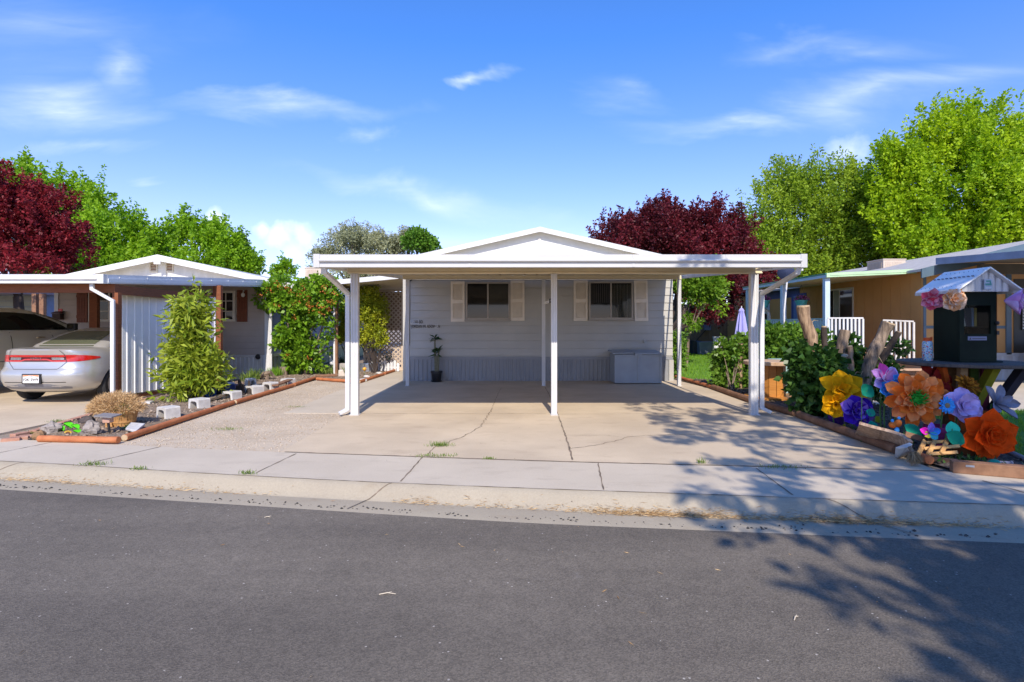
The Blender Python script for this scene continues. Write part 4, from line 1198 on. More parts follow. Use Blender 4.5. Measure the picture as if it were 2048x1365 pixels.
def sedan(label, loc, rz, paint, full=True):
    t = thing('parked_car', label, 'car', loc, rz)
    M = PM[t.name]
    L = 4.66
    def drop(y, z):
        if z < .62: return z
        k_ = max(0, min(1, (y - 2.9) / 1.5)); return z - (z - .62) * .42 * k_ ** 1.3
    lays = [(.22, .28, 4.45, .74), (.27, .15, 4.55, .83), (.35, .06, 4.63, .885), (.46, .015, 4.66, .91), (.56, .0, 4.66, .915), (.63, .015, 4.65, .915), (.675, .06, 4.63, .912), (.72, .085, 4.60, .908), (.80, .095, 4.56, .90), (.88, .10, 4.52, .888), (.955, .085, 4.46, .868), (1.0, .06, 4.4, .84), (1.035, .045, 4.36, .80), (1.055, .06, 4.3, .755)]
    c = Car(M, L, lays, rc=(.52, .60), drop=drop)
    wheels_paint[0] = paint
    mb = c.body(); o = mb.build('body', paint, t)
    wl = [(.72, .94), (-.72, .94), (.72, 3.72), (-.72, 3.72)]
    cut_body(o, M, wl, .33, .91)
    gl = [(.97, .60, 3.62, .78), (1.12, .80, 3.36, .755), (1.22, 1.05, 3.10, .715), (1.32, 1.33, 2.86, .665), (1.40, 1.62, 2.66, .61), (1.445, 1.9, 2.5, .53)]
    g = Car(M, L, gl, rc=(.2, .22), fc=(.2, .25), bow=.07)
    mb = g.body(rise=.006); mb.build('roof', paint, t, smooth=True, angle=50)
    mb = MB()
    for sd in (1, -1): g.patch(mb, 0, 7.9, 1.085, 1.385, .006, 8, 5, sd)
    mb.build('rear_window', M_REARGLASS, t, smooth=True)
    for sd in (1, -1):
        mb = MB(); g.patch(mb, 20.5, 42, lambda u: 1.10, lambda u: 1.36 - .2 * max(0, (22.5 - u) / 2) ** 1.2 - .1 * max(0, (u - 38) / 4), .006, 20, 4, sd); mb.build('side_window', M_CARGLASS, t, smooth=True)
    mb = MB()
    for sd in (1, -1): g.patch(mb, 44.5, 55.5, 1.08, 1.38, .006, 10, 4, sd)
    mb.build('windscreen', M_CARGLASS, t, smooth=True)
    # tail lamps: a band right across
    lo = lambda u: .845 - .03 * min(1, max(0, (u - 4.6) / 1.6))
    hi2 = lambda u: lo(u) + .03
    for sd in (1, -1):
        mb = MB(); c.patch(mb, 0, 9.6, .815, .94, .003, 16, 2, sd)
        lamp = mb.build('tail_lamp_band', M_LAMPDK, t, smooth=True)
        mb = MB(); c.patch(mb, 0, 9.6, .905, .945, .008, 16, 2, sd); c.patch(mb, 0, 9.6, lo, hi2, .008, 16, 2, sd); mb.build('red_strip', M_LAMP, lamp, smooth=True)
        mb = MB(); c.patch(mb, 9.7, 15.6, lambda u: .812 + .055 * ((u - 9.7) / 5.9) ** 2, lambda u: .945 - .05 * ((u - 9.7) / 5.9) ** 2.2, .009, 12, 3, sd); mb.build('tail_lamp', M_LAMP, t, smooth=True)
        mb = MB(); c.patch(mb, 6.3, 9.3, .862, .897, .0075, 6, 2, sd); mb.build('reversing_lamp', M_CHROME, lamp, smooth=True)
    # seams
    mb = MB()
    for sd in (1, -1):
        c.patch(mb, 0, 8.2, .672, .679, .003, 10, 1, sd)
        c.patch(mb, 8.2, 9.65, lambda u: .672 + .13 * ((u - 8.2) / 1.45), lambda u: .680 + .135 * ((u - 8.2) / 1.45), .003, 6, 1, sd)
        c.patch(mb, 9.6, 9.72, .812, 1.03, .010, 1, 6, sd)
        c.patch(mb, 0, 10, .425, .437, .002, 10, 1, sd)
    mb.build('panel_gaps', M_BLACK, t)
    mb = MB()
    for sd in (1, -1): c.patch(mb, 0, 11, lambda u: .30, lambda u: .40 - .06 * max(0, (u - 6) / 5), .0025, 12, 2, sd)
    mb.build('bumper_insert', mat('bumper grey', (.20, .20, .22, 1), .5), t, smooth=True)
    # number plate
    pl = M @ Vector((0, -.012, .50))
    mb = MB(); mb.obox(M @ Vector((0, .004, .50)), (.36, .04, .19), M); plate = mb.build('plate_recess', M_BLACK, t, bevel=.01)
    mb = MB(); mb.obox(M @ Vector((0, -.02, .50)), (.30, .006, .15), M); mb.build('number_plate', mat('plate white', (.70, .69, .66, 1), .5, var=.1, vscale=12), plate)
    mb = MB(); mb.slab([M @ Vector(v) for v in ((-.145, -.0245, .545), (.0, -.0245, .562), (.145, -.0245, .545), (.145, -.0245, .572), (-.145, -.0245, .572))], M.to_3x3() @ Vector((0, .001, 0))); mb.build('plate_band', mat('plate orange', (.70, .20, .04, 1), .5), plate)
    for sd in (1, -1):
        mb = MB(); mb.tube([M @ Vector((sd * .77, 2.95, 1.0)), M @ Vector((sd * .9, 2.92, 1.02))], .03, 8); mb.ball(M @ Vector((sd * .96, 2.90, 1.04)), (.09, .08, .065)); mb.build('side_mirror', paint, t, smooth=True)
    for x, y in ((.905, .94), (-.905, .94), (.905, 3.72), (-.915, 3.72)): wheel(t, M, x, y, .33)
    if full:
        me = place_text('badge', 'badge', M_CHROME, lamp, M @ Vector((0, -.0, .865)) + Vector((0, .088, 0)))
        me.parent = t
        place_text('plate', 'plate_letters', M_LETTER, plate, M @ Vector((0, -.026, .465)))
        place_text('plate_state', 'plate_letters', M_WHITE, plate, M @ Vector((0, -.027, .548)))
    return t, c
car, cbody = sedan('silver sedan with red tail lamps parked nose in under the left carport', (-9.02, 10.33, 0), 0, M_SILVER)
sedan('pale grey car at the right edge parked beyond the flower garden', (14.75, 15.0, 0), math.pi * .93, M_CHAMP, False)

# tall light truck beside it
tk = thing('parked_truck', 'tall champagne pickup truck with dark windows beside the silver sedan', 'truck', (-12.25, 10.6, 0), 0)
M = PM[tk.name]
def tdrop(y, z): return z - (0.09 * max(0, min(1, (y - 3.7) / 1.5)) if z > 1 else 0)
c = Car(M, 5.7, [(.46, .06, 5.6, .88), (.56, .0, 5.68, .95), (.75, .0, 5.7, .975), (1.0, .01, 5.68, .98), (1.2, .02, 5.62, .965), (1.32, .05, 5.5, .945), (1.385, .09, 5.4, .91)], rc=(.15, .2), fc=(.4, .45), bow=.03, drop=tdrop)
wheels_paint[0] = M_CHAMP
o = c.body().build('body', M_CHAMP, tk)
cut_body(o, M, [(.8, .95), (-.8, .95), (.8, 4.5), (-.8, 4.5)], .40, .98)
g = Car(M, 5.7, [(1.28, .11, 4.1, .905), (1.46, .16, 3.85, .885), (1.6, .24, 3.5, .845), (1.74, .33, 3.1, .80), (1.86, .45, 2.65, .735), (1.90, .6, 2.4, .66)], rc=(.15, .18), fc=(.25, .25), bow=.03)
g.body(rise=.008).build('roof', M_CHAMP, tk, smooth=True, angle=50)
for sd in (1, -1):
    mb = MB(); g.patch(mb, 18.5, 41.5, 1.40, lambda u: 1.805 - .03 * max(0, (u - 36) / 5), .007, 22, 4, sd); mb.build('side_window', M_CARGLASS, tk, smooth=True)
    mb = MB(); mb.tube([M @ Vector((sd * .92, 3.35, 1.42)), M @ Vector((sd * 1.03, 3.33, 1.44))], .03, 8); mb.obox(M @ Vector((sd * 1.14, 3.30, 1.47)), (.22, .12, .19), M); m_ = mb.build('side_mirror', M_BLACK, tk, bevel=.03, seg=3)
    mb = MB(); mb.obox(M @ Vector((sd * 1.14, 3.234, 1.47)), (.17, .006, .14), M); mb.build('mirror_glass', M_CHROME, m_)
    for y in (1.35, 2.55):
        mb = MB(); mb.tube([M @ Vector((sd * .975, y - .11, 1.22)), M @ Vector((sd * 1.012, y - .08, 1.225)), M @ Vector((sd * 1.012, y + .08, 1.225)), M @ Vector((sd * .975, y + .11, 1.22))], .015, 6); mb.build('door_handle', M_CHROME, tk, smooth=True)
    mb = MB()
    for u in (25.2, 31.2, 37.8): c.patch(mb, u, u + .09, .55, 1.35, .003, 1, 8, sd)
    c.patch(mb, 17.5, 42, .70, .712, .003, 14, 1, sd)
    mb.build('panel_gaps', M_BLACK, tk)
    mb = MB(); mb.obox(M @ Vector((sd * .98, 2.75, .44)), (.16, 2.2, .06), M); mb.build('running_board', M_CREAM, tk, bevel=.01)
mb = MB()
for sd in (1, -1): g.patch(mb, 43.5, 56, 1.42, 1.82, .006, 10, 4, sd)
mb.build('windscreen', M_CARGLASS, tk, smooth=True)
mb = MB(); mb.tube([M @ Vector((.62, 4.1, 1.37)), M @ Vector((.75, 3.7, 1.56))], .012, 6); mb.build('wiper', M_BLACK, tk)
mb = MB(); mb.obox(M @ Vector((.62, 4.35, 1.335)), (.26, .2, .02), M); mb.build('hood_vent', M_BLACK, tk)
mb = MB(); mb.ball(M @ Vector((.1, 1.6, 1.93)), (.16, .2, .10)); mb.build('roof_dome', M_BLACK, tk, smooth=True)
for x, y in ((.97, .95), (-.97, .95), (.97, 4.5), (-.97, 4.5)): wheel(tk, M, x, y, .40, .26)

# ================================================================== the garden on the left
def log(a, b, r, m, label, group='landscape timbers edging the gardens', pale=False, z=None):
    a, b = Vector(a), Vector(b); z = r * .92 if z is None else z
    a.z = b.z = z
    t = thing('landscape_timber', label, 'timber', ((a.x + b.x) / 2, (a.y + b.y) / 2, 0), group=group)
    n = 6; pts = []
    for i in range(n + 1):
        p = a.lerp(b, i / n); pts.append(p + Vector((0, 0, random.uniform(-.003, .003))))
    mb = MB(); mb.tube(pts, r, 10, True, phase=R(18)); mb.build('log', m, t, smooth=True, angle=50)
    d = (b - a).normalized()
    mb = MB()
    for p, s in ((a, -1), (b, 1)): mb.tube([p + d * s * .001, p + d * s * .004], r * .93, 10, True, phase=R(18))
    mb.build('end_grain', M_ENDGRAIN if pale else m, t)
    return t
log(G(79, 884), G(237, 887), 0.044, M_TIMBER, 'orange brown timber lying along the pavement at the left garden corner')
log(G(249, 882), G(466, 810), 0.044, M_TIMBER, 'longest orange brown timber rising from the corner beside the gravel', pale=True)
log(G(470, 809), G(586, 774), 0.044, M_TIMBER, 'orange brown timber below the row of cinder blocks', pale=True)
log(G(588, 773), G(629, 759), 0.044, M_TIMBER, 'short orange brown timber beside the last cinder block')
log(G(634, 761), G(702, 766), .043, M_TIMBER, 'orange brown timber ending behind the left carport post')
log(G(718, 767), G(767, 751), .043, M_TIMBER, 'orange brown timber just right of the left carport post by the shells', pale=True)
log(G(769, 750), G(801, 739.5), .043, M_TIMBER, 'orange brown timber ending at the picket edging')
log(G(632, 756), G(674, 754), .045, M_OLDTIMBER, 'short dark timber behind the others below the berry shrub')

def cinder(cx, cy, w, d, h, rz, label):
    """a pale block with a hollow through it"""
    c = G(cx, cy)
    t = thing('cinder_block', label, 'block', c, rz, group='white cinder blocks in the left garden')
    M = PM[t.name]; mb = MB(); k_ = .045
    pts = [(-w / 2, 0), (-w / 2 + .012, h - .02), (-w / 2 + .03, h), (w / 2 - .03, h), (w / 2 - .012, h - .02), (w / 2, 0), (w / 2 - k_, 0), (w / 2 - k_ - .015, h - k_ - .02), (w / 2 - k_ - .05, h - k_), (-w / 2 + k_ + .05, h - k_), (-w / 2 + k_ + .015, h - k_ - .02), (-w / 2 + k_, 0)]
    n = len(pts)
    vs = [M @ Vector((x, -d / 2, z)) for x, z in pts] + [M @ Vector((x, d / 2, z)) for x, z in pts]
    quads = [(0, 1, 10, 11), (1, 2, 9, 10), (2, 3, 8, 9), (3, 4, 7, 8), (4, 5, 6, 7)]
    fs = [q for q in quads] + [tuple(n + i for i in reversed(q)) for q in quads] + [(i, n + i, n + (i + 1) % n, (i + 1) % n) for i in range(n)]
    mb.add(vs, fs)
    mb.box(0, 0, 0, 0, 0, 0) if False else None
    mb.build('block', M_BLOCK, t, bevel=.005)
    mb = MB(); mb.obox(M @ Vector((0, d * .12, (h - k_) / 2)), (w - 2 * k_ - .03, .01, h - k_ - .015), M); mb.build('dark_hollow', mat('hollow brown', (.10, .08, .065, 1), .9, var=.3, vscale=15), t)  # upright dark brown panel set inside the hollow
    return t
cinder(337, 838, .27, .24, .20, R(-28), 'nearest white cinder block in the left garden')
cinder(399, 818, .28, .24, .19, R(-24), 'white cinder block right of the big leafy shrub base')
cinder(464, 799, .28, .26, .17, R(-18), 'white cinder block with a plank end poking into it')
cinder(509, 789, .29, .28, .19, R(-28), 'white cinder block beside the dark driftwood')
cinder(541, 781, .28, .24, .19, R(-22), 'white cinder block holding a red scrap inside')
cinder(576, 770, .29, .24, .16, R(-22), 'farthest white cinder block at the end of the row')
cinder(501, 773, .2, .2, .2, R(60), 'white cinder block turned sideways behind the driftwood')
cinder(455, 781, .26, .2, .18, R(-15), 'half shaded cinder block behind the plank beside the dark bucket')
t = thing('paver', 'flat white paver lying behind the dried bush', 'paver', G(283, 812)); mb = MB(); mb.obox(G(283, 810) + Vector((0, 0, .03)), (.36, .2, .06), Matrix.Rotation(R(14), 3, 'Z')); mb.build('slab', M_BLOCK, t, bevel=.008)
t = thing('stone_slab', 'flat white stone slab at the corner of the left timbers', 'slab', G(270, 868))
mb = MB(); mb.slab([G(251, 868) + Vector((0, 0, .05)), G(272, 874) + Vector((0, 0, .05)), G(290, 861) + Vector((0, 0, .07)), G(262, 857) + Vector((0, 0, .06))], (0, 0, .03)); mb.build('slab', M_BLOCK, t, bevel=.006)
for px, py, rx, ry, rz_, m, lb in ((97, 871, .115, .10, .10, M_ROCK, 'pinkish grey rock left of the green flower ornament'), (175, 873, .11, .09, .11, M_ROCK, 'upright pale grey rock right of the green flower ornament'), (166, 851, .12, .07, .07, mat('dark rock', (.07, .055, .05, 1), .9, var=.5, vscale=9, bump=.8, bscale=20), 'dark rough rock behind the green flower ornament'), (70, 881, .075, .07, .065, mat('brown rock', (.24, .14, .07, 1), .9, var=.3, vscale=9, bump=.6, bscale=20), 'small brown rock at the left end of the corner timber')):
    t = thing('garden_rock', lb, 'rock', G(px, py)); mb = MB(); mb.ball(G(px, py) + Vector((0, .06, rz_ * .75)), (rx, ry, rz_), 16, 11, .5, px); mb.build('rock', m, t, smooth=True, angle=25)

# basket pot with a dried bush
pc = G(247, 853)
t = thing('basket_planter', 'wicker brown wood slat planter holding the dried bush', 'planter', pc)
M_WICK = mat_wood('honey wood slats', (.36, .17, .05, 1), (.56, .31, .11, 1), scale=10)
mb = MB()
for i in range(14):
    a = 2 * math.pi * i / 14
    d = Vector((math.cos(a), math.sin(a), 0)); s = Vector((-d.y, d.x, 0))
    mb.slab([pc + d * .125 - s * .028, pc + d * .125 + s * .028, pc + d * .18 + s * .041 + Vector((0, 0, .25)), pc + d * .18 - s * .041 + Vector((0, 0, .25))], d * .012)
mb.build('slats', M_WICK, t)
mb = MB()
for z, r in ((.07, .15), (.2, .178)): mb.lathe([(r, z), (r + .012, z), (r + .014, z + .03), (r, z + .03)], 24, Matrix.Translation(pc))
mb.lathe([(.0, .2), (.165, .2)], 16, Matrix.Translation(pc)); mb.build('bands', M_WICK, t)
mb = MB(); mb.slab([pc + Vector((-.17, -.14, .01)), pc + Vector((-.02, -.2, .0)), pc + Vector((-.06, -.17, .10)), pc + Vector((-.18, -.13, .12))], (0, .012, 0)); mb.build('loose_slat', M_WICK, t)
bt = thing('dried_bush', 'straw coloured dried dome of twigs in the slat planter', 'bush', pc + Vector((0, 0, .25)))
rr = np.random.default_rng(5)
n = 10500
d = unit(rr.normal(size=(n, 3)) * np.array([1, 1, .8]) + np.array([-.25, 0, .55])); d[:, 2] = np.abs(d[:, 2])
r0 = rr.random((n, 1)) ** .5
pos = np.array(pc + Vector((-.09, 0, .23))) + d * r0 * np.array([.40, .3, .27])
leaf_mesh('twigs', mat_leaf('dried twigs', (.40, .23, .10, 1), (.74, .52, .27, 1), .15, .8), bt, pos, d + rr.normal(size=(n, 3)) * .7, .03 + .045 * rr.random(n), .007, rr)
n = 90; d = unit(rr.normal(size=(n, 3))); leaf_mesh('green_sprigs', M_WEED, bt, np.array(pc + Vector((.06, -.12, .26))) + d * .07, d, .05, .014, rr)
# bollard lamp
lp = G(219, 868)
t = thing('garden_lamp', 'low flat topped black path lamp standing before the planter', 'lamp', lp)
mb = MB(); mb.tube([lp, lp + Vector((-.015, 0, .15))], .017, 8); mb.build('stake', M_BLACK, t)
q = lp + Vector((-.02, 0, .2))
mb = MB(); mb.obox(q, (.10, .09, .09)); mb.build('lantern', mat('amber lantern', (.50, .30, .22, 1), .3, var=.1), t, bevel=.008)
mb = MB(); mb.slab([q + Vector((-.13, -.09, .05)), q + Vector((.12, -.10, .035)), q + Vector((.12, .10, .045)), q + Vector((-.13, .10, .06))], (0, 0, .016)); mb.build('cap', mat('grey cap', (.22, .21, .21, 1), .5), t)
# flat green flower ornament
fo = G(136, 872)
t = thing('flower_ornament', 'lime green metal leaf ornament with a small sunflower head', 'ornament', fo)
M_LIME = mat('lime green enamel', (.10, .62, .015, 1), .35, var=.05)
mb = MB()
for cx, cy, rx, rz_ in ((122, 857, .055, .045), (138, 851, .06, .05), (152, 854, .05, .045), (156, 864, .06, .038), (127, 869, .045, .03)):
    c_ = P(cx, cy, 7.62); ring = [c_ + Vector((math.cos(a) * rx, .02 * math.sin(a * 2) - .03 * math.sin(a), math.sin(a) * rz_)) for a in np.linspace(0, 2 * math.pi, 17)[:-1]]
    mb.slab(ring, (0, .006, 0))
mb.build('leaves', M_LIME, t)
mb = MB(); c_ = P(137, 867, 7.56)
for i in range(14):
    a = 2 * math.pi * i / 14; mb.beam(c_, c_ + Vector((math.cos(a) * .055, -.01, math.sin(a) * .042)), .016, .004, (0, 1, 0))
mb.build('petals', mat('sunflower yellow', (.62, .40, .05, 1), .6), t)
mb = MB(); mb.ball(c_ + Vector((0, -.012, 0)), (.032, .015, .024)); mb.build('flower_center', mat('sunflower brown', (.12, .035, .012, 1), .8), t)
mb = MB(); mb.tube([fo, c_ + Vector((0, .02, -.01))], .006, 6); mb.build('stem', M_STEM, t)

# odds and ends
t = thing('plank', 'weathered plank leaning into a cinder block', 'plank', G(425, 806)); mb = MB(); mb.beam(G(408, 808) + Vector((0, 0, .06)), G(468, 796) + Vector((0, 0, .12)), .1, .035); mb.build('board', mat_wood('grey plank', (.16, .12, .08, 1), (.30, .23, .16, 1)), t)
t = thing('plank', 'red brown board resting across the last cinder blocks', 'plank', G(562, 780)); mb = MB(); mb.beam(G(548, 783) + Vector((0, .05, .13)), G(578, 772) + Vector((0, .05, .15)), .14, .03); mb.build('board', M_OLDTIMBER, t)
t = thing('bucket', 'black plastic bucket beside the big leafy shrub', 'bucket', G(437, 792)); mb = MB(); mb.lathe([(0, .0), (.11, 0), (.14, .26), (.15, .26), (.15, .28), (.135, .28), (.105, .02), (0, .02)], 18, Matrix.Translation(G(437, 792))); mb.build('body', M_BLACK, t, smooth=True)
t = thing('planter_box', 'small blue planter box beside the black bucket', 'planter', G(463, 784)); mb = MB(); a = G(462, 786); 
for s_ in (-1, 1): mb.box(a.x + .13 * s_ - .01, a.y - .1, 0, a.x + .13 * s_ + .01, a.y + .1, .2); mb.box(a.x - .12, a.y + .09 * s_ - .01, 0, a.x + .12, a.y + .09 * s_ + .01, .19)
mb.box(a.x - .115, a.y - .075, .1, a.x + .115, a.y + .075, .16)
mb.build('body', mat('blue glaze', (.03, .06, .19, 1), .4), t, bevel=.004)
t = thing('plant_pot', 'small blue glazed pot half hidden by the leafy shrub', 'pot', G(420, 796)); mb = MB(); mb.lathe([(0, 0), (.09, 0), (.12, .08), (.125, .19), (.14, .19), (.14, .21), (.115, .21), (.11, .16), (0, .16)], 18, Matrix.Translation(G(420, 797))); mb.build('body', mat('blue pot glaze', (.02, .07, .26, 1), .25), t, smooth=True)
t = thing('driftwood', 'dark gnarled driftwood stump among the cinder blocks', 'driftwood', G(490, 790))
mb = MB(); b = G(488, 790)
for i, (dx, dy, h, r) in enumerate(((-.05, 0, .34, .06), (.05, .03, .30, .05), (.09, -.02, .16, .05), (-.1, .02, .2, .05), (.02, -.06, .24, .04))):
    mb.tube([b + Vector((dx, dy, -.02)), b + Vector((dx * 1.6 + .03 * math.sin(i), dy, h * .5)), b + Vector((dx * 1.2 - .05 * math.cos(i * 2), dy * 2, h))], [r, r * .9, r * .45], 8)
mb.build('wood', M_DARKBARK, t, smooth=True)
t = thing('driftwood', 'pale grey gnarled driftwood below the white corner post', 'driftwood', G(533, 758))
mb = MB(); b = G(534, 760); mb.tube([b + Vector((-.25, 0, .06)), b + Vector((-.08, .03, .15)), b + Vector((.1, 0, .2)), b + Vector((.2, .05, .06))], [.05, .08, .06, .03], 8); mb.tube([b, b + Vector((.05, 0, .22))], [.06, .02], 7); mb.build('wood', M_BARK, t, smooth=True)
t = thing('cut_stump', 'short grey cut stump standing in the bright grass tuft', 'stump', G(567, 752)); mb = MB(); mb.tube([G(567, 752), G(567, 752) + Vector((0, 0, .26))], [.13, .11], 12); mb.build('wood', M_BARK, t, smooth=True); mb = MB(); mb.tube([G(567, 752) + Vector((0, 0, .262)), G(567, 752) + Vector((0, 0, .268))], .105, 12); mb.build('cut_face', mat('grey cut wood', (.30, .26, .22, 1), .9), t)

# second little garden: tub, statue, birdhouse, shells
tb = G(735, 744)
t = thing('metal_tub', 'galvanized oval wash tub in the small garden by the carport post', 'tub', tb)
M_GALV = mat('galvanized steel', (.42, .45, .50, 1), .35, metal=.7, var=.15, vscale=6)
S = Matrix.Translation(tb) @ Matrix.Diagonal((1.5, .9, 1, 1))
mb = MB(); mb.lathe([(0, .0), (.155, 0), (.165, .1), (.172, .105), (.165, .11), (.175, .2), (.18, .26), (.19, .262), (.188, .275), (.17, .262), (.155, .05), (0, .04)], 28, S); mb.build('body', M_GALV, t, smooth=True)
mb = MB()
for x in (-.06, .1): mb.tube([tb + Vector((x, -.17, .02)), tb + Vector((x, -.175, .27))], .006, 5)
mb.build('straps', M_BLACK, t)
st = G(731, 738); st.y += .2; st.z = 0
t = thing('garden_statue', 'pale grey stone cherub statue behind the metal tub', 'statue', st)
M_STONE = mat('pale statue stone', (.48, .46, .44, 1), .9, var=.15, vscale=14, bump=.4, bscale=40)
mb = MB(); mb.tube([st + Vector((0, 0, 0)), st + Vector((-.02, 0, .3)), st + Vector((0, 0, .42)), st + Vector((.03, 0, .58)), st + Vector((.05, 0, .66))], [.13, .10, .085, .09, .05], 12)
mb.ball(st + Vector((.04, -.02, .76)), (.075, .075, .085)); mb.ball(st + Vector((.13, -.03, .5)), (.1, .06, .06)); mb.tube([st + Vector((.1, -.02, .62)), st + Vector((.2, -.05, .45)), st + Vector((.1, -.1, .42))], [.035, .03, .02], 8); mb.tube([st + Vector((-.04, 0, .78)), st + Vector((-.1, .03, .86)), st + Vector((.0, .03, .95)), st + Vector((.1, .02, .9))], [.05, .07, .07, .03], 8)
mb.build('figure', M_STONE, t, smooth=True)
bh_ = G(742, 740); bh_.y += .12
t = thing('birdhouse', 'small pink gabled birdhouse ornament beside the statue', 'birdhouse', bh_)
mb = MB(); mb.slab([bh_ + Vector(v) for v in ((-.11, -.08, .2), (.13, -.08, .2), (.13, -.08, .38), (.01, -.08, .52), (-.11, -.08, .38))], (0, .14, 0)); mb.build('walls', mat('faded pink paint', (.52, .36, .36, 1), .8, var=.15, vscale=12), t)
mb = MB(); mb.beam(bh_ + Vector((-.15, -.01, .35)), bh_ + Vector((.01, -.01, .535)), .2, .015); mb.beam(bh_ + Vector((.17, -.01, .35)), bh_ + Vector((.01, -.01, .535)), .2, .015); mb.build('roof', mat('pale pink roof', (.58, .46, .46, 1), .8), t)
mb = MB()
for x, z in ((-.04, .3), (.06, .3), (.01, .42)): mb.obox(bh_ + Vector((x, -.082, z)), (.03, .004, .04))
mb.build('openings', M_DARK, t); mb = MB(); mb.box(bh_.x - .02, bh_.y - .03, 0, bh_.x + .04, bh_.y + .03, .2); mb.build('post', M_BARK, t)
for px, py, r, lb in ((733, 756, .075, 'white shell nearest the left carport post'), (726, 763.5, .085, 'flat pale shell lying lowest by the timber'), (758, 749, .075, 'white shell right of the tub beside the timber'), (768, 742, .08, 'pale shell below the green lantern'), (784, 738, .085, 'pale stone shell nearest the picket edging'), (757, 736, .06, 'round pinkish stone behind the tub')):
    t = thing('shell', lb, 'shell', G(px, py), group='pale shells along the timber'); mb = MB(); mb.ball(G(px, py) + Vector((0, .02, .03)), (r * 1.25, r, r * .6), 14, 9, .35, px); mb.build('shell', M_BLOCK, t, smooth=True, angle=30)
t = thing('yellow_flower', 'single yellow tulip in front of the metal tub', 'flower', G(729, 752)); b = G(729, 752)
mb = MB(); mb.tube([b, b + Vector((0, 0, .16))], .007, 5); mb.build('stem', M_STEM, t); mb = MB(); mb.ball(b + Vector((0, 0, .2)), (.055, .05, .06), 12, 8, .4, 2); mb.build('bloom', mat('tulip yellow', (.75, .36, .03, 1), .5, var=.2, vscale=20), t, smooth=True)
for px, py, w, h, m, lb in ((683, 748, .3, .32, mat('grey stone block', (.36, .33, .30, 1), .9, var=.15, vscale=9, bump=.5, bscale=40), 'grey stone block stacked behind the pale one'), (687, 754, .34, .2, mat('cream stone block', (.58, .50, .42, 1), .9, var=.1, vscale=9, bump=.5, bscale=40), 'cream stone block beside the left carport post')):
    t = thing('stone_block', lb, 'stone', G(px, py)); c_ = G(px, py); mb = MB(); mb.obox(c_ + Vector((0, .12, h / 2)), (w, .22, h), Matrix.Rotation(R(8), 3, 'Z')); mb.build('stone', m, t, bevel=.03, seg=3)
lt = G(777, 739.5)
t = thing('solar_lantern', 'green glass topped garden lantern on a stake by the pickets', 'lantern', lt)
mb = MB(); mb.tube([lt, lt + Vector((0, 0, .28))], .01, 6); mb.build('stake', M_WHITE_OLD, t); mb = MB(); mb.lathe([(.02, .27), (.09, .33), (.12, .45), (.11, .47), (0, .44)], 18, Matrix.Translation(lt)); mb.build('bowl', mat('sea green glass', (.20, .38, .30, 1), .2), t, smooth=True); mb = MB(); mb.lathe([(0, .60), (.11, .56), (.13, .54), (0, .535)], 16, Matrix.Translation(lt)); mb.build('cap', mat('dark green cap', (.03, .14, .06, 1), .4), t, smooth=True)
go = G(665, 748)
t = thing('garden_ornament', 'small white goose ornament in the plants below the berry shrub', 'ornament', go)
mb = MB(); mb.ball(go + Vector((0, .1, .33)), (.12, .09, .09)); mb.tube([go + Vector((-.05, .1, .36)), go + Vector((-.1, .1, .48)), go + Vector((-.13, .1, .53))], [.05, .03, .03], 8); mb.ball(go + Vector((-.14, .1, .54)), (.04, .035, .035)); mb.tube([go + Vector((0, .1, 0)), go + Vector((0, .1, .28))], .02, 6); mb.build('body', M_WHITE, t, smooth=True)
wp = G(671, 749)
t = thing('garden_post', 'weathered white and brown post right of the berry shrub', 'post', wp)
mb = MB(); mb.box(wp.x - .055, wp.y - .04, 0, wp.x + .0, wp.y + .04, 2.55); mb.build('white_face', M_WHITE_OLD, t); mb = MB(); mb.box(wp.x + .002, wp.y - .05, 0, wp.x + .075, wp.y + .05, 2.55); mb.build('wood_face', M_OLDTIMBER, t)
br = thing('brick_edging', 'low row of red bricks between the left driveway and the garden', 'edging', g2(120, 850) + (0,))
M_BRICK = mat('worn red brick', (.36, .17, .11, 1), .9, var=0, col2=(.48, .27, .19, 1), vscale=6, bump=.5, bscale=60)
mb = MB(); pts = [G(20, 876), G(62, 868), G(185, 831), G(326, 790)]
for a, b in zip(pts[:-1], pts[1:]):
    n = int((b - a).length / .21); d = (b - a).normalized()
    for i in range(n):
        c_ = a.lerp(b, (i + .5) / n); mb.obox(c_ + Vector((random.uniform(-.01, .01), 0, .012)), (.2, .095, .06), Matrix.Rotation(math.atan2(d.y, d.x) + random.uniform(-.04, .04), 3, 'Z')); 
for i in range(3):
    mb.obox(G(22 + i * 17, 879 - i * 3 + 3) + Vector((0, 0, .012)), (.19, .09, .05), Matrix.Rotation(R(30), 3, 'Z'))
mb.build('bricks', M_BRICK, br, bevel=.006)
# ================================================================== the tan home on the right
M_TAN = mat('tan panel siding', (0.55, 0.29, 0.10, 1), 0.7, var=0.06, vscale=1.2)
M_TANB = mat('tan brown porch wall', (0.52, 0.265, 0.085, 1), 0.7, var=0.06, vscale=1.2)
M_TEAL = mat('slate blue trim', (0.085, 0.135, 0.18, 1), 0.5, var=.08)
M_SHING = mat('pale grey shingles', (0.42, 0.40, 0.38, 1), .85, var=.10, vscale=5, bump=.5, bscale=25, bdist=.02)
M_GREENF = mat('mint green fascia', (0.42, 0.60, 0.36, 1), .4, var=.06)
M_GREEND = mat('dark green roof edge', (0.04, 0.22, 0.14, 1), .4, var=.05)
M_BLUEP = mat('pale blue porch paint', (0.46, 0.56, 0.66, 1), .5, var=.06)
RX, RY_ = 11.45, 15.3
rh = thing('tan_house', 'tan panelled mobile home with slate blue trim and green edged porch on the right', 'house', (14, RY_, 0))
RXE = 18.9; RXC = (RX + RXE) / 2
mb = MB()
xx = RX; ph = .406
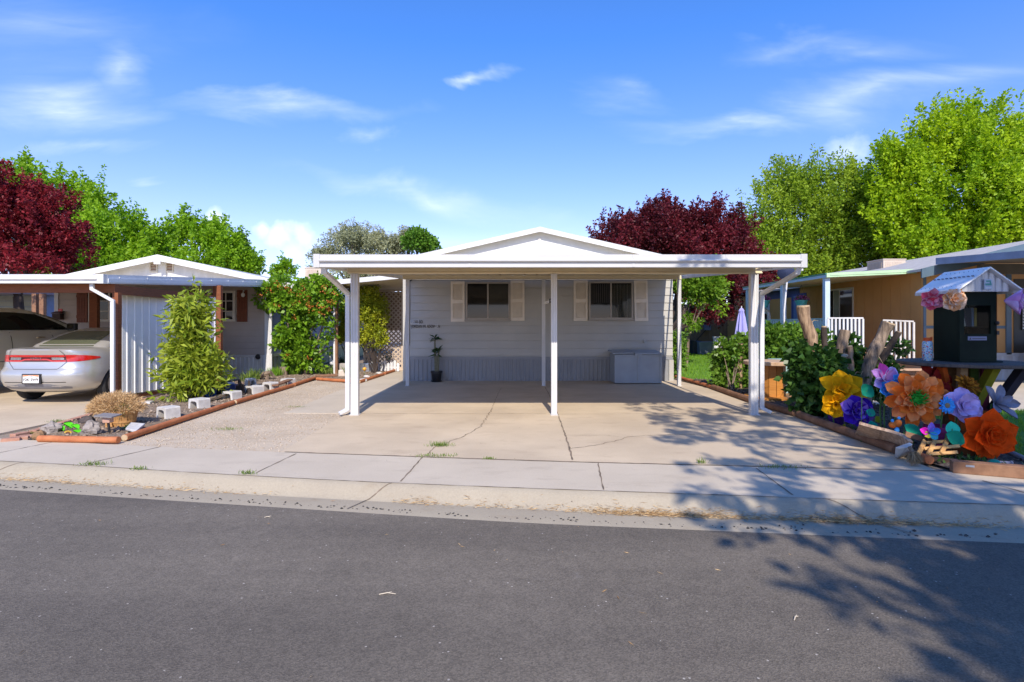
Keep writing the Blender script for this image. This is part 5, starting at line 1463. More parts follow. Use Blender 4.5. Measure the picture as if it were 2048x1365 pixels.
mb.box(RX, RY_, .75, RXE, RY_ + .1, 3.05)
for i in range(int((RXE - RX) / ph)):
    mb.box(RX + i * ph + .006, RY_ - .012, .75, RX + (i + 1) * ph - .006, RY_ - .0005, 3.05)
mb.slab([(RX, RY_ + .001, 3.05), (RXE, RY_ + .001, 3.05), (RXC, RY_ + .001, 3.9)], (0, .08, 0))
mb.build('front_wall', M_TAN, rh)
mb = MB()
mb.box(RX + .002, RY_ + .101, .6, RXE, 29, 3.04)
for i in range(34): mb.box(RX - .012, RY_ + .1 + i * ph + .006, .75, RX + .0015, RY_ + .1 + (i + 1) * ph - .006, 3.03)
mb.build('side_wall', M_TANB, rh)
mb = MB()
mb.box(RX, RY_ - .03, 1.42, P(2010, 655, RY_).x, RY_ - .0125, 1.50)
xt = P(2015, 655, RY_).x
mb.box(xt - .07, RY_ - .05, .7, xt + .07, RY_ - .013, 3.1)
mb.box(RX - .02, RY_ - .035, .7, RX + .05, RY_ - .0125, 3.0)
mb.build('trim', M_TEAL, rh)
mb = MB(); ribs(mb, RX, RXE, RY_ - .01, -.02, .66, .3, .02); mb.box(RX, RY_ - .05, .66, RXE, RY_ - .001, .745); mb.build('skirting', mat('white skirting', (.60, .62, .66, 1), .6, var=.05), rh)
mb = MB(); ribs(mb, RY_, 29, RX - .01, 0, .66, .3, .02, 'y'); mb.build('skirting', M_TANB, rh)
rz_ = lambda x: 3.95 - (3.95 - 2.98) * abs(x - RXC) / (RXC - RX + .3)
for s, xe in ((-1, RX - .3), (1, RXE + .3)):
    mb = MB(); mb.slab([(RXC, RY_ - .3, 3.95), (xe, RY_ - .3, 2.98), (xe, RY_ - .3, 3.05), (RXC, RY_ - .3, 4.02)], (0, 14, 0)); mb.build('roof', M_SHING, rh)
    mb = MB(); mb.slab([(RXC, RY_ - .34, 3.72), (xe, RY_ - .34, 2.80), (xe, RY_ - .34, 3.055), (RXC, RY_ - .34, 4.025)], (0, .036, 0)); mb.build('rake_board', M_TEAL, rh)
x0 = P(2026, 0, RY_).x
mb = MB(); mb.box(x0, RY_ - .03, .75, x0 + .95, RY_ - .013, 2.8); mb.build('door', mat('dark door', (.035, .035, .03, 1), .5), rh)
p = P(2046, 639, RY_)
t = thing('wall_sign', 'narrow dark upright board edged with white marks at the right frame edge', 'sign', p)
mb = MB(); mb.box(p.x - .08, RY_ - .06, p.z - .3, p.x + .2, RY_ - .035, p.z + .3); mb.build('board', M_BLACK, t)
mb = MB()
for i in range(7): z = p.z - .27 + i * .085; mb.box(p.x - .06, RY_ - .064, z, p.x + .02, RY_ - .0605, z + .02); mb.box(p.x - .06, RY_ - .064, z + .021, p.x - .042, RY_ - .0605, z + .06)
mb.build('marks', M_WHITE, t)
# carport of the tan home
ca = thing('carport', 'slate blue edged flat carport roof in front of the tan house', 'carport', (14.5, 13.5, 0))
ef = P(1864, 526, RY_ - .4); en = P(2080, 510, 12.6)
mb = MB(); mb.slab([(11.55, RY_ - .36, 3.2), (11.55, 11.2, 3.0), (18, 11.2, 3.0), (18, RY_ - .36, 3.2)], (0, 0, .06)); mb.build('roof_deck', mat('dark deck', (.16, .15, .13, 1), .7), ca)
mb = MB(); mb.slab([(11.5, RY_ - .37, 3.16), (11.5, 11.15, 2.96), (11.5, 11.15, 3.12), (11.5, RY_ - .37, 3.34)], (.045, 0, 0)); mb.box(11.5, 11.1, 2.96, 18, 11.148, 3.12); mb.build('fascia', mat('steel blue fascia', (.19, .24, .36, 1), .4), ca)
mb = MB(); mb.box(12.6, 11.5, 2.75, 18, 11.62, 2.99); mb.box(12.3, 14.4, 2.86, 18, 14.55, 3.12); mb.build('beam', mat('brown beam', (.10, .085, .065, 1), .7), ca)
for x, y, h in ((17.4, 11.56, 2.75),): mb = MB(); mb.box(x - .06, y - .05, 0, x + .06, y + .05, h); mb.build('post', M_WHITE, ca)
# porch on its left side
pc_ = thing('porch', 'covered porch with blue posts, pale railing and mint green roof edge', 'porch', (10.2, 18, 0))
PX, PYF, PYB = 8.9, 15.55, 21.2
zf = lambda x: 2.87 + (x - PX) * .047
mb = MB(); mb.slab([(PX + .03, PYF + .04, 2.89), (RX + .02, PYF + .04, 3.0), (RX + .02, PYB, 3.0), (PX + .03, PYB, 2.89)], (0, 0, .05)); mb.build('roof_deck', M_PAN, pc_)
mb = MB(); mb.slab([(PX, PYF, 2.87), (RX + .1, PYF, 2.985), (RX + .1, PYF, 3.115), (PX, PYF, 2.99)], (0, .035, 0)); mb.slab([(PX + .1, PYF - .012, 2.92), (RX + .05, PYF - .012, 3.03), (RX + .05, PYF - .012, 3.06), (PX + .1, PYF - .012, 2.95)], (0, .011, 0)); mb.build('front_fascia', M_GREENF, pc_)
mb = MB(); mb.box(PX - .0, PYF + .036, 2.87, PX + .028, PYB, 2.955); mb.build('side_fascia', M_BLUEP, pc_)
mb = MB(); mb.box(PX - .02, PYF + .036, 2.956, PX + .03, PYB, 2.995); mb.build('roof_edge', M_GREEND, pc_)
mb = MB(); mb.box(PX, PYF + .1, .56, RX - .03, PYB, .66); mb.box(PX + .03, PYF + .14, .02, PX + .06, PYB - .05, .55); mb.build('deck', M_OLDTIMBER, pc_)
for y in (15.75, 18.25, 20.95):
    mb = MB(); mb.box(PX + .03, y - .07, .661, PX + .17, y + .07, 2.868); mb.build('post', M_BLUEP, pc_, bevel=.006)
def railing(a, b, z0, z1, m, n, nm='railing', bw=.045):
    a, b = Vector(a), Vector(b); mb = MB()
    up = Vector((0, 0, 1))
    mb.beam(a + up * z1, b + up * z1, .06, .04); mb.beam(a + up * (z0 + .06), b + up * (z0 + .06), .04, .04)
    for i in range(n + 1):
        p = a.lerp(b, i / n); mb.beam(p + up * (z0 + .0), p + up * (z1 - .021), bw, bw, (0, 1, 0))
    return mb.build(nm, m, pc_)
railing((PX + .1, PYF + .13, 0), (10.0, PYF + .13, 0), .66, 1.72, M_WHITE, 9, bw=.05)
railing((PX + .1, PYF + .3, 0), (PX + .1, PYB - .2, 0), .66, 1.70, mat('pale teal railing', (.38, .50, .52, 1), .5), 34, bw=.06)
# stairs with a white sloping rail
sx0, sx1 = 10.05, 11.35
for i, (z, y) in enumerate(((.50, 15.3), (.34, 15.0), (.17, 14.7))):
    mb = MB(); mb.box(sx0 + .12 * i, y - .28, z - .045, sx1 + .25 * i, y + .04, z); mb.box(sx0 + .12 * i, y - .02, z - .17 if i < 2 else 0.0, sx1 + .25 * i, y + .038, z - .046); mb.build('step', M_OLDTIMBER if i == 2 else mat('tan step', (.46, .30, .20, 1), .7), pc_)
mb = MB()
a, b = Vector((10.45, 15.5, 1.66)), Vector((11.1, 15.2, 1.62))
mb.beam(a, b, .05, .04)
for i in range(8): p = a.lerp(b, i / 7); mb.beam((p.x, p.y, .5), (p.x, p.y, p.z - .02), .05, .04, (0, 1, 0))
mb.build('stair_railing', mat('dull white railing', (.55, .53, .50, 1), .5), pc_)
# sliding door on the porch wall, blue door and window further back
def side_at(px): return RX * F / (px - CX)
def sbox(px0, px1, z0, z1, d0, d1, nm, m, parent):
    y0, y1 = side_at(px1), side_at(px0)
    mb = MB(); mb.box(RX - d1, y0, z0, RX - d0, y1, z1); return mb.build(nm, m, parent)
sd_ = sbox(1655, 1708.5, .70, 2.80, .013, .03, 'sliding_door', M_CREAM, rh)
sbox(1682, 1706, .85, 2.72, .032, .036, 'door_glass', mat_glass_pane('porch glass', (.05, .035, .025, 1)), sd_)
sbox(1658, 1668, .75, 2.74, .032, .035, 'door_opening', M_DARK, sd_)
sbox(1670, 1680, .75, 2.74, .032, .04, 'door_panel', mat('grey green panel', (.26, .27, .22, 1), .6), sd_)
bd = sbox(1584, 1614, .7, 2.78, .013, .03, 'door', mat('blue door', (.03, .07, .22, 1), .5), rh)
sbox(1589, 1609, .8, 2.70, .031, .04, 'door_leaf', mat('mid blue door leaf', (.12, .22, .42, 1), .5), bd)
sbox(1500, 1600, 2.66, 3.0, .013, .022, 'trim', mat('deep blue trim', (.03, .06, .16, 1), .5), rh)
wn = sbox(1517, 1540, 1.72, 2.5, .013, .04, 'window', M_BLUEP, rh)
sbox(1519, 1538, 1.76, 2.05, .041, .05, 'pane', M_SCREEN, wn)
t = thing('vent_pipe', 'bent white pipe over the dark window behind the right carport post', 'pipe', (10.9, 21, 1.6))
mb = MB(); mb.tube([P(1524, 622, 20.6), P(1531, 620.5, 20.6), P(1536, 624, 20.6), P(1538, 632, 20.6), P(1538, 645, 20.6)], .07, 10); mb.build('pipe', M_WHITE, t, smooth=True)
cl = thing('roof_cooler', 'beige louvred evaporative cooler box on the roof of the tan house', 'cooler', P(1745, 538, 20))
M_COOL = mat('beige cooler metal', (.52, .43, .34, 1), .5, var=.05)
def cooler(t, x0, x1, y0, y1, z0, z1, right=True):
    mb = MB(); mb.box(x0, y0, z0, x1, y1, z1); mb.box(x0 - .02, y0 - .02, z1 + .001, x1 + .02, y1 + .02, z1 + .04); mb.build('cabinet', M_COOL, t, bevel=.006)
    mb = MB(); n = int((x1 - x0 - .16) / .06)
    for i in range(n): mb.beam((x0 + .1 + i * .06, y0 - .012, z0 + .08), (x0 + .1 + i * .06, y0 - .012, z1 - .07), .035, .006, (.4, .9, 0))
    for i in range(10): y = y0 + .1 + i * (y1 - y0 - .2) / 9; mb.beam((x0 - .012, y, z0 + .08), (x0 - .012, y, z1 - .07), .006, .035, (.2, 1, 0))
    mb.build('louvres', M_COOL, t)
cooler(cl, 13.3, 14.1, 19.7, 20.6, 3.45, 3.86)
cl2 = thing('roof_cooler', 'beige louvred cooler box on the roof behind the berry shrub', 'cooler', P(627, 560, 24))
cooler(cl2, P(609, 0, 24).x, P(642, 0, 24).x, 24, 24.8, 2.95, P(0, 537, 24).z)
for px, lb in ((1528, 'teal hanging basket partly behind the right carport post'), (1602.5, 'teal hanging basket of purple flowers above the cut trunk')):
    b = P(px, 606, 19.2 if px > 1550 else 20.4)
    t = thing('hanging_basket', lb, 'hanging basket', b, group='teal hanging flower baskets on the porch')
    mb = MB(); mb.lathe([(0, -.17), (.12, -.17), (.2, .06), (.215, .06), (.215, .09), (.19, .08), (0, .05)], 20, Matrix.Translation(b)); mb.build('pot', mat('teal pot', (.10, .55, .62, 1), .4, var=.05), t, smooth=True)
    rq = np.random.default_rng(int(px)); n = 260
    d = unit(rq.normal(size=(n, 3))); d[:, 2] = np.abs(d[:, 2]); ps = np.array(b) + d * np.array([.23, .2, .16]) * rq.random((n, 1)) ** .4 + np.array([0, 0, .08])
    leaf_mesh('blooms', mat_leaf('purple petals', (.32, .03, .42, 1), (.75, .30, .76, 1), .4), t, ps[:190], d[:190], .06, .05, rq)
    leaf_mesh('leaves', M_WEED, t, ps[190:], d[190:], .07, .04, rq)
    mb = MB()
    for dx, dy in ((-.2, 0), (.2, 0), (0, .2)): mb.tube([b + Vector((dx, dy, .08)), Vector((b.x, b.y, 2.92))], .004, 4)
    mb.build('wires', M_BLACK, t)

# ---- back yard
bf = thing('back_wall', 'long brown grooved wall in shade at the back of the lawn', 'wall', (9, 30.5, 0))
mb = MB(); mb.box(3.5, 30.5, 0, 14, 30.7, 2.7); 
for i in range(52): mb.box(3.5 + i * .2 + .01, 30.47, .02, 3.5 + (i + 1) * .2 - .01, 30.499, 2.68)
mb.build('panels', mat('brown grooved panel', (.26, .185, .115, 1), .8, var=.1), bf)
t = thing('umbrella', 'closed lavender garden umbrella on a pole by the porch', 'umbrella', G(1483, 735))
u = P(1483, 735, 19.5); u.z = 0
mb = MB(); mb.tube([u, u + Vector((0, 0, 2.2))], .02, 8); mb.lathe([(0, 0), (.22, 0), (.22, .06), (.03, .1)], 18, Matrix.Translation(u)); mb.build('pole', M_WHITE_OLD, t)
mb = MB(); rows = []
for z, r in ((.98, .21), (1.06, .215), (1.4, .17), (1.8, .115), (2.0, .075), (2.02, .09), (2.1, .05), (2.14, .012)):
    rows.append([u + Vector((math.cos(a) * r * (1 + .22 * math.cos(a * 8)), math.sin(a) * r * (1 + .22 * math.cos(a * 8)), z + (.03 * math.cos(a * 8) if z < 1 else 0))) for a in np.linspace(0, 2 * math.pi, 65)[:-1]])
mb.grid(rows, True); mb.build('canopy', mat('lavender fabric', (.36, .34, .72, 1), .8, var=.05), t, smooth=True, angle=60)
for px0, px1, py0, py1, Y, m, lb, nm in ((1386, 1403, 682, 706, 28.6, mat('dark bin plastic', (.05, .055, .07, 1), .5), 'dark bin against the brown back wall', 'bin'), (1399, 1424, 684, 706, 28.2, mat('blue grey tote plastic', (.24, .28, .40, 1), .5), 'blue grey plastic tote right of the dark bin', 'storage_tote'), (1418, 1434, 684, 707, 28.4, mat('grey tote plastic', (.20, .215, .25, 1), .5), 'grey plastic tote beside the white garden chair', 'storage_tote')):
    a, b = P(px0, py1, Y), P(px1, py0, Y)
    t = thing(nm, lb, 'bin' if nm == 'bin' else 'tote', ((a.x + b.x) / 2, Y, 0))
    zt = b.z; xm, hw = (a.x + b.x) / 2, (b.x - a.x) / 2
    mb = MB(); mb.grid([[Vector((xm + s * hw * k_, Y + .3 + q * .28 * k_, z)) for s, q in ((-1, -1), (1, -1), (1, 1), (-1, 1))] for z, k_ in ((.0, .86), (zt - .06, 1.0))], True); mb.build('body', m, t)
    mb = MB(); mb.box(xm - hw * 1.04, Y - .01, zt - .06, xm + hw * 1.04, Y + .61, zt); mb.build('lid', m, t, bevel=.02)
ch = P(1444, 706, 26.5); ch.z = 0
t = thing('garden_chair', 'white sling garden chair with back to the wall beside the totes', 'chair', ch)
mb = MB(); mb.slab([ch + Vector((-.28, .2, .4)), ch + Vector((.28, .2, .4)), ch + Vector((.3, .4, .98)), ch + Vector((-.3, .4, .98))], (0, .03, 0)); mb.build('backrest', M_WHITE, t); mb = MB(); mb.slab([ch + Vector((-.28, -.25, .42)), ch + Vector((.28, -.25, .42)), ch + Vector((.28, .2, .38)), ch + Vector((-.28, .2, .38))], (0, 0, .03)); mb.build('seat', M_WHITE, t)
for sx in (-1, 1):
    mb = MB(); mb.tube([ch + Vector((sx * .3, -.3, 0)), ch + Vector((sx * .3, -.25, .62)), ch + Vector((sx * .3, .3, .62)), ch + Vector((sx * .3, .45, 0))], .018, 6); mb.build('leg', M_WHITE, t)
t = thing('meter_box', 'small blue grey meter box on the brown back wall below the plum tree', 'box', P(1415, 656, 30.4)); a, b = P(1408, 661, 30.4), P(1421, 650, 30.4); mb = MB(); mb.box(a.x, 30.3, a.z, b.x, 30.46, b.z); mb.build('box', mat('meter box', (.18, .22, .32, 1), .5), t, bevel=.01); mb = MB(); mb.tube([Vector((a.x + .1, 30.42, a.z)), Vector((a.x - .5, 30.42, .6))], .02, 6); mb.build('cable', M_BLACK, t)
# ================================================================== trees
def leafmat(nm, c1, c2, tr=.35): return mat_leaf(nm, c1, c2, tr)
M_LF_PLUM = leafmat('plum leaves', (.045, .007, .012, 1), (.21, .020, .030, 1), .32)
M_LF_PLUM2 = leafmat('bright plum leaves', (.055, .006, .012, 1), (.33, .024, .034, 1), .32)
M_LF_GREEN = leafmat('maple leaves', (.12, .29, .010, 1), (.36, .58, .022, 1), .45)
M_LF_YGREEN = leafmat('yellow green leaves', (.15, .33, .008, 1), (.52, .68, .018, 1), .45)
M_LF_MID = leafmat('ash leaves', (.13, .25, .012, 1), (.42, .56, .04, 1), .42)
M_LF_OLIVE = leafmat('silvery olive leaves', (.20, .23, .12, 1), (.46, .47, .27, 1), .25)
M_LF_FIR = leafmat('dark green leaves', (.06, .17, .015, 1), (.17, .33, .03, 1), .3)
M_LF_ELM = leafmat('vine leaves', (.10, .22, .015, 1), (.30, .45, .03, 1), .4)

def tree(name, label, base, lobes, m, n, per, leaf, shoot, upright, seed, trunk_r=.16, spread=.3, shell=.5, bark=M_DARKBARK, holes=.0, group=None, cat='tree', limbs=9, jitter=.3, crown='crown', asp=.62, keep=None, taper=.6, clump=7):
    rng = np.random.default_rng(seed)
    base = Vector(base)
    t = thing(name, label, cat, base, group=group)
    if clump:
        full = []
        for l in lobes:
            full.append((l[0], l[1], l[2], l[3] * .72, l[4] * .72, l[5] * .72))
            for i in range(clump):
                dv = rng.normal(size=3); dv /= np.linalg.norm(dv); dv[2] = dv[2] if dv[2] > -.3 else -dv[2]
                k = .24 + .26 * rng.random()
                full.append((l[0] + dv[0] * l[3] * .8, l[1] + dv[1] * l[4] * .8, l[2] + dv[2] * l[5] * .85, l[3] * k, l[4] * k, l[5] * k * 1.5))
    else: full = lobes
    p, d, ti = shoots(rng, full, n, shoot, per, upright, spread, shell, jitter, taper)
    kk = len(p) // per
    nv = np.array([mnoise.noise(Vector((q[0] * .55, q[1] * .55, q[2] * .55 + seed * 3))) for q in p.reshape(kk, per, 3)[:, 0]])
    ti = np.clip(ti * .6 + .4 * np.repeat(.5 + nv * 1.1, per), 0, 1)
    if holes:
        k = len(p) // per
        s = p.reshape(k, per, 3)[:, 0]
        fr = 1.1 / max(.4, np.mean([l[3] for l in lobes]) ** .5)
        keepm = np.array([mnoise.noise(Vector((q[0] * fr, q[1] * fr, q[2] * fr + seed))) > -holes for q in s])
        keepm = np.repeat(keepm, per)
        p, d, ti = p[keepm], d[keepm], ti[keepm]
    if keep is not None:
        kk = keep(p); p, d, ti = p[kk], d[kk], ti[kk]
    sz = leaf * (.6 + .8 * rng.random(len(p)))
    leaf_mesh(crown, m, t, p, d, sz, sz * asp, rng, .18, ti, droop=.12)
    lob = lobes
    zc = min(l[2] - l[5] * .3 for l in lob)
    mb = MB()
    cen = Vector((sum(l[0] for l in lob) / len(lob), sum(l[1] for l in lob) / len(lob), 0))
    fork = Vector((base.x + (cen.x - base.x) * .2, base.y + (cen.y - base.y) * .2, max(base.z + .4, zc * .75)))
    mb.tube([base - Vector((0, 0, .1)), base.lerp(fork, .5) + Vector((trunk_r * .3, 0, 0)), fork], [trunk_r * 1.15, trunk_r, trunk_r * .9], 9)
    for i in range(limbs):
        l = lob[i % len(lob)]
        dv = Vector(rng.normal(size=3)).normalized() * .55
        e = Vector((l[0] + dv.x * l[3], l[1] + dv.y * l[4], l[2] + abs(dv.z) * l[5] * 1.2))
        md = fork.lerp(e, .5) + Vector((rng.normal() * .2, rng.normal() * .2, .25)) * l[3] * .3
        mb.tube([fork - Vector((0, 0, .05)), md, e], [trunk_r * .55, trunk_r * .32, trunk_r * .08], 6)
        for j in range(3):
            a = md.lerp(e, .2 + .3 * j); dv = Vector(rng.normal(size=3)); dv.z = abs(dv.z)
            mb.tube([a, a + dv.normalized() * l[3] * .45], [trunk_r * .16, trunk_r * .04], 5)
    mb.build('trunk', bark, t, smooth=True)
    return t

def LB(px, py, Y, rx, rz, ry=None):
    """a crown lobe given by where and how large it looks at depth Y (radii in photo pixels)"""
    c = P(px, py, Y); k = Y / F
    return (c.x, c.y, c.z, rx * k, (ry or rx) * k, rz * k)

def gnd(px, Y): v = P(px, 652, Y); return (v.x, v.y, -.03)

tree('plum_tree', 'dark red plum tree cut by the left edge above the carport', gnd(40, 24), [LB(35, 452, 24, 95, 80), LB(-40, 432, 24, 100, 90), LB(100, 487, 24, 62, 62), LB(15, 512, 24, 110, 45), LB(-10, 392, 24, 40, 40), LB(30, 542, 24, 120, 30)], M_LF_PLUM2, 1300, 42, .13, .6, .62, 21, .2, .17, .55, jitter=.22, taper=.85)
tree('maple_tree', 'tall bright green tree behind the left plum tree', gnd(90, 34), [LB(60, 458, 34, 70, 85), LB(120, 478, 34, 65, 75), LB(185, 478, 34, 42, 70), LB(30, 418, 34, 40, 60), LB(-40, 468, 34, 60, 70), LB(130, 568, 34, 110, 50), LB(205, 558, 34, 60, 50)], M_LF_GREEN, 1500, 36, .20, 1.25, .85, 22, .22, .22, .55, holes=.2, jitter=.16, taper=.85)
tree('maple_tree', 'bright green tree above the white gable of the taupe home', gnd(250, 32), [LB(240, 504, 32, 70, 45), LB(300, 514, 32, 45, 42), LB(180, 534, 32, 55, 50), LB(260, 479, 32, 35, 35), LB(170, 489, 32, 40, 45), LB(250, 559, 32, 120, 35), LB(330, 549, 32, 50, 35)], M_LF_GREEN, 1150, 34, .19, 1.05, .85, 23, .2, .2, .55, holes=.2, jitter=.16, taper=.85)
tree('maple_tree', 'upright green tree just right of the white gable peak', gnd(420, 36), [LB(400, 504, 36, 52, 42), LB(395, 479, 36, 22, 28), LB(455, 524, 36, 42, 30), LB(435, 494, 36, 22, 25), LB(350, 514, 36, 25, 35), LB(430, 559, 36, 80, 25), LB(490, 554, 36, 30, 18)], M_LF_GREEN, 760, 34, .19, 1.05, .85, 24, .18, .2, .55, holes=.2, jitter=.16, taper=.85)
tree('fir_tree', 'small dark pointed tree right of the upright green tree', gnd(478, 37), [LB(478, 525, 37, 20, 32), LB(480, 500, 37, 10, 22), LB(505, 540, 37, 14, 12)], M_LF_FIR, 150, 34, .16, .5, .5, 25, .12, .2)
tree('young_tree', 'small sparse green tree between the two home roofs', gnd(568, 40), [LB(568, 553, 40, 18, 16), LB(572, 540, 40, 9, 12), LB(552, 560, 40, 8, 10)], M_LF_GREEN, 70, 26, .18, .6, .7, 26, .08, .2)
tree('olive_tree', 'large silvery green olive tree behind the left end of the white carport', gnd(715, 38), [LB(715, 506, 38, 58, 36), LB(690, 489, 38, 36, 26), LB(755, 504, 38, 36, 34), LB(650, 524, 38, 26, 26), LB(725, 554, 38, 70, 30), LB(640, 544, 38, 20, 30)], M_LF_OLIVE, 1000, 34, .15, .5, .3, 27, .25, .28, .4, holes=.3, asp=.4)
tree('olive_tree', 'smaller silvery tree beside the big olive tree', gnd(812, 39), [LB(808, 497, 39, 28, 24), LB(825, 485, 39, 14, 12), LB(790, 505, 39, 22, 20)], M_LF_OLIVE, 300, 30, .15, .45, .3, 28, .15, .25, .4, asp=.4)
tree('round_tree', 'small mid green tree beside the grey roof edge', gnd(840, 35), [LB(840, 495, 35, 26, 18), LB(832, 478, 35, 8, 10), LB(855, 500, 35, 18, 14)], M_LF_FIR, 260, 32, .16, .4, .4, 29, .14, .22)
tree('plum_tree', 'wide dark red plum tree behind the right end of the white carport', gnd(1322, 26), [LB(1290, 482, 26, 78, 55), LB(1240, 495, 26, 50, 45), LB(1350, 485, 26, 50, 55), LB(1410, 478, 26, 42, 48), LB(1470, 500, 26, 48, 50), LB(1420, 580, 26, 90, 60), LB(1500, 590, 26, 50, 50), LB(1420, 645, 26, 60, 30), LB(1200, 510, 26, 22, 18), LB(1290, 525, 26, 95, 32), LB(1372, 600, 26, 45, 45), LB(1400, 525, 26, 115, 38), LB(1540, 570, 26, 26, 30)], M_LF_PLUM, 2500, 42, .115, .65, .75, 30, .2, .16, .5, jitter=.2, taper=.85)
tree('elm_tree', 'slender leafy green tree in front of the right plum tree', gnd(1372, 20), [LB(1395, 575, 20, 34, 32), LB(1415, 610, 20, 24, 30), LB(1362, 600, 20, 12, 45), LB(1425, 575, 20, 14, 20), LB(1385, 650, 20, 12, 10)], M_LF_ELM, 200, 30, .12, .35, .1, 31, .05, .18, bark=M_BARK, limbs=8)
tree('ash_tree', 'wide mid green tree behind the right porch roof', gnd(1640, 34), [LB(1620, 478, 34, 110, 95), LB(1560, 438, 34, 60, 60), LB(1700, 458, 34, 85, 85), LB(1640, 413, 34, 70, 55), LB(1520, 508, 34, 55, 60), LB(1750, 518, 34, 70, 70), LB(1600, 558, 34, 120, 60), LB(1700, 568, 34, 110, 55), LB(1510, 538, 34, 50, 70), LB(1495, 488, 34, 30, 40), LB(1800, 538, 34, 70, 60), LB(1700, 598, 34, 130, 40), LB(1560, 598, 34, 90, 40), LB(1830, 578, 34, 80, 35), LB(1550, 383, 34, 25, 35)], M_LF_MID, 3900, 32, .19, 1.15, .72, 32, .28, .26, .5, holes=.3, asp=.45, jitter=.2, taper=.8)
tree('maple_tree', 'tallest bright yellow green tree at the right edge', gnd(1980, 30), [LB(1900, 386, 30, 100, 90), LB(2000, 346, 30, 110, 95), LB(1870, 306, 30, 42, 55), LB(1800, 356, 30, 40, 50), LB(1960, 456, 30, 130, 80), LB(1850, 496, 30, 85, 65), LB(2080, 426, 30, 120, 130), LB(1960, 526, 30, 150, 55), LB(1820, 436, 30, 50, 60), LB(1880, 546, 30, 90, 45), LB(1800, 400, 30, 55, 60), LB(1775, 470, 30, 45, 60), LB(1830, 350, 30, 45, 45), LB(2000, 526, 30, 100, 45), LB(1780, 346, 30, 22, 35), LB(1900, 281, 30, 22, 32), LB(2060, 316, 30, 60, 55)], M_LF_YGREEN, 4300, 36, .175, 1.1, .72, 33, .3, .26, .5, holes=.28, jitter=.2, taper=.8)

# trees across the street: off to the right behind the photographer, they throw the dappled shade
def canopy(sx, sy, z, rx, ry, rz):
    k = z / .82
    return (sx + .05 * k, sy - k, z, rx, ry, rz)
SH = [canopy(5.6, 1.2, 6.0, 2.9, 1.9, 1.0), canopy(7.2, 3.0, 6.4, 3.0, 1.6, 1.0), canopy(3.9, 3.75, 5.6, 1.2, .36, .5), canopy(8.2, 6.6, 6.8, 2.6, 2.2, 1.0), canopy(2.7, 2.55, 6, .7, .28, .4), canopy(2.25, 4.05, 5.6, .45, .14, .3)]
tree('shade_tree', 'leafy street tree standing behind the photographer on the right', (9.5, -6.5, -.12), SH, M_LF_GREEN, 1500, 40, .17, .5, .1, 41, .22, .3, .2, clump=0)
SP = [canopy(3.0, 9.6, 7.0, .8, .25, .4), canopy(2.7, 8.3, 6.8, .9, .22, .4), canopy(4.3, 9.2, 7.2, .9, .5, .5), canopy(3.3, 7.1, 6.6, 1.4, .3, .4), canopy(4.9, 7.6, 7, 1.2, .7, .6), canopy(4.2, 6.3, 6.5, 1.5, .28, .4), canopy(2.6, 5.5, 6.3, 1.1, .2, .3), canopy(3.7, 5.0, 6.0, 1.0, .22, .3), canopy(5.8, 6.6, 7, 1.1, .9, .6), canopy(2.5, 10.9, 7.4, .35, .2, .3), canopy(6.2, 8.3, 7.2, 1.0, 1.0, .6), canopy(2.3, 7.5, 6.8, .7, .2, .4), canopy(2.1, 5.8, 6.4, .7, .2, .4), canopy(2.3, 5.1, 6.2, .7, .14, .3), canopy(3.2, 8.7, 7, .9, .3, .4), canopy(4.2, 5.6, 6.5, .9, .3, .4)]
SG = [canopy(5.9, 8.0, 6.6, 1.1, .9, .7), canopy(6.4, 9.6, 7.0, 1.2, .9, .7), canopy(7.4, 8.6, 7.0, 1.4, 1.3, .7), canopy(5.3, 9.6, 7.4, .8, .5, .5), canopy(5.7, 6.6, 6.4, 1.0, .6, .6), canopy(5.2, 7.3, 6.6, .7, .5, .4)]
tree('shade_tree', 'dense street tree behind the photographer shading the flower garden', (12, 3.0, -.03), SG, M_LF_GREEN, 170, 36, .17, .42, .0, 43, .2, .22, .2, clump=0)
tree('shade_tree', 'loose crowned street tree behind the photographer further right', (10.5, -1.5, -.03), SP, M_LF_GREEN, 210, 34, .13, .34, .0, 42, .2, .2, .2, clump=0)

# ================================================================== shrubs
rs = np.random.default_rng(77)
def shrub(name, label, base, lobes, m, n, leaf, asp, seed, per=16, shoot=.2, up=.45, spread=.1, cat='shrub', stems=7, stem_m=None, shell=.35, droop=.15, foliage='foliage', sr=.018, jitter=.4):
    rng = np.random.default_rng(seed); base = Vector(base)
    t = thing(name, label, cat, base)
    p, d, ti = shoots(rng, lobes, n, shoot, per, up, spread, shell, jitter)
    k = p[:, 2] > base.z + .02; p, d, ti = p[k], d[k], ti[k]
    sz = leaf * (.6 + .8 * rng.random(len(p)))
    leaf_mesh(foliage, m, t, p, d, sz, sz * asp, rng, .2, ti, droop=droop)
    mb = MB()
    for i in range(stems):
        l = lobes[i % len(lobes)]; dv = Vector(rng.normal(size=3)) * .3
        e = Vector((l[0] + dv.x * l[3], l[1] + dv.y * l[4], l[2] + abs(dv.z) * l[5]))
        mb.tube([base + Vector((rng.normal() * .04, rng.normal() * .04, -.03)), base.lerp(e, .5) + Vector((rng.normal() * .04, 0, .05)), e], [sr, sr * .75, sr * .3], 6)
    mb.build('stems', stem_m or M_BARK, t, smooth=True)
    return t
M_LAUREL = mat_leaf('laurel leaves', (.14, .24, .015, 1), (.46, .52, .055, 1), .38, .4)
gb = G(390, 800)
Yb = gb.y
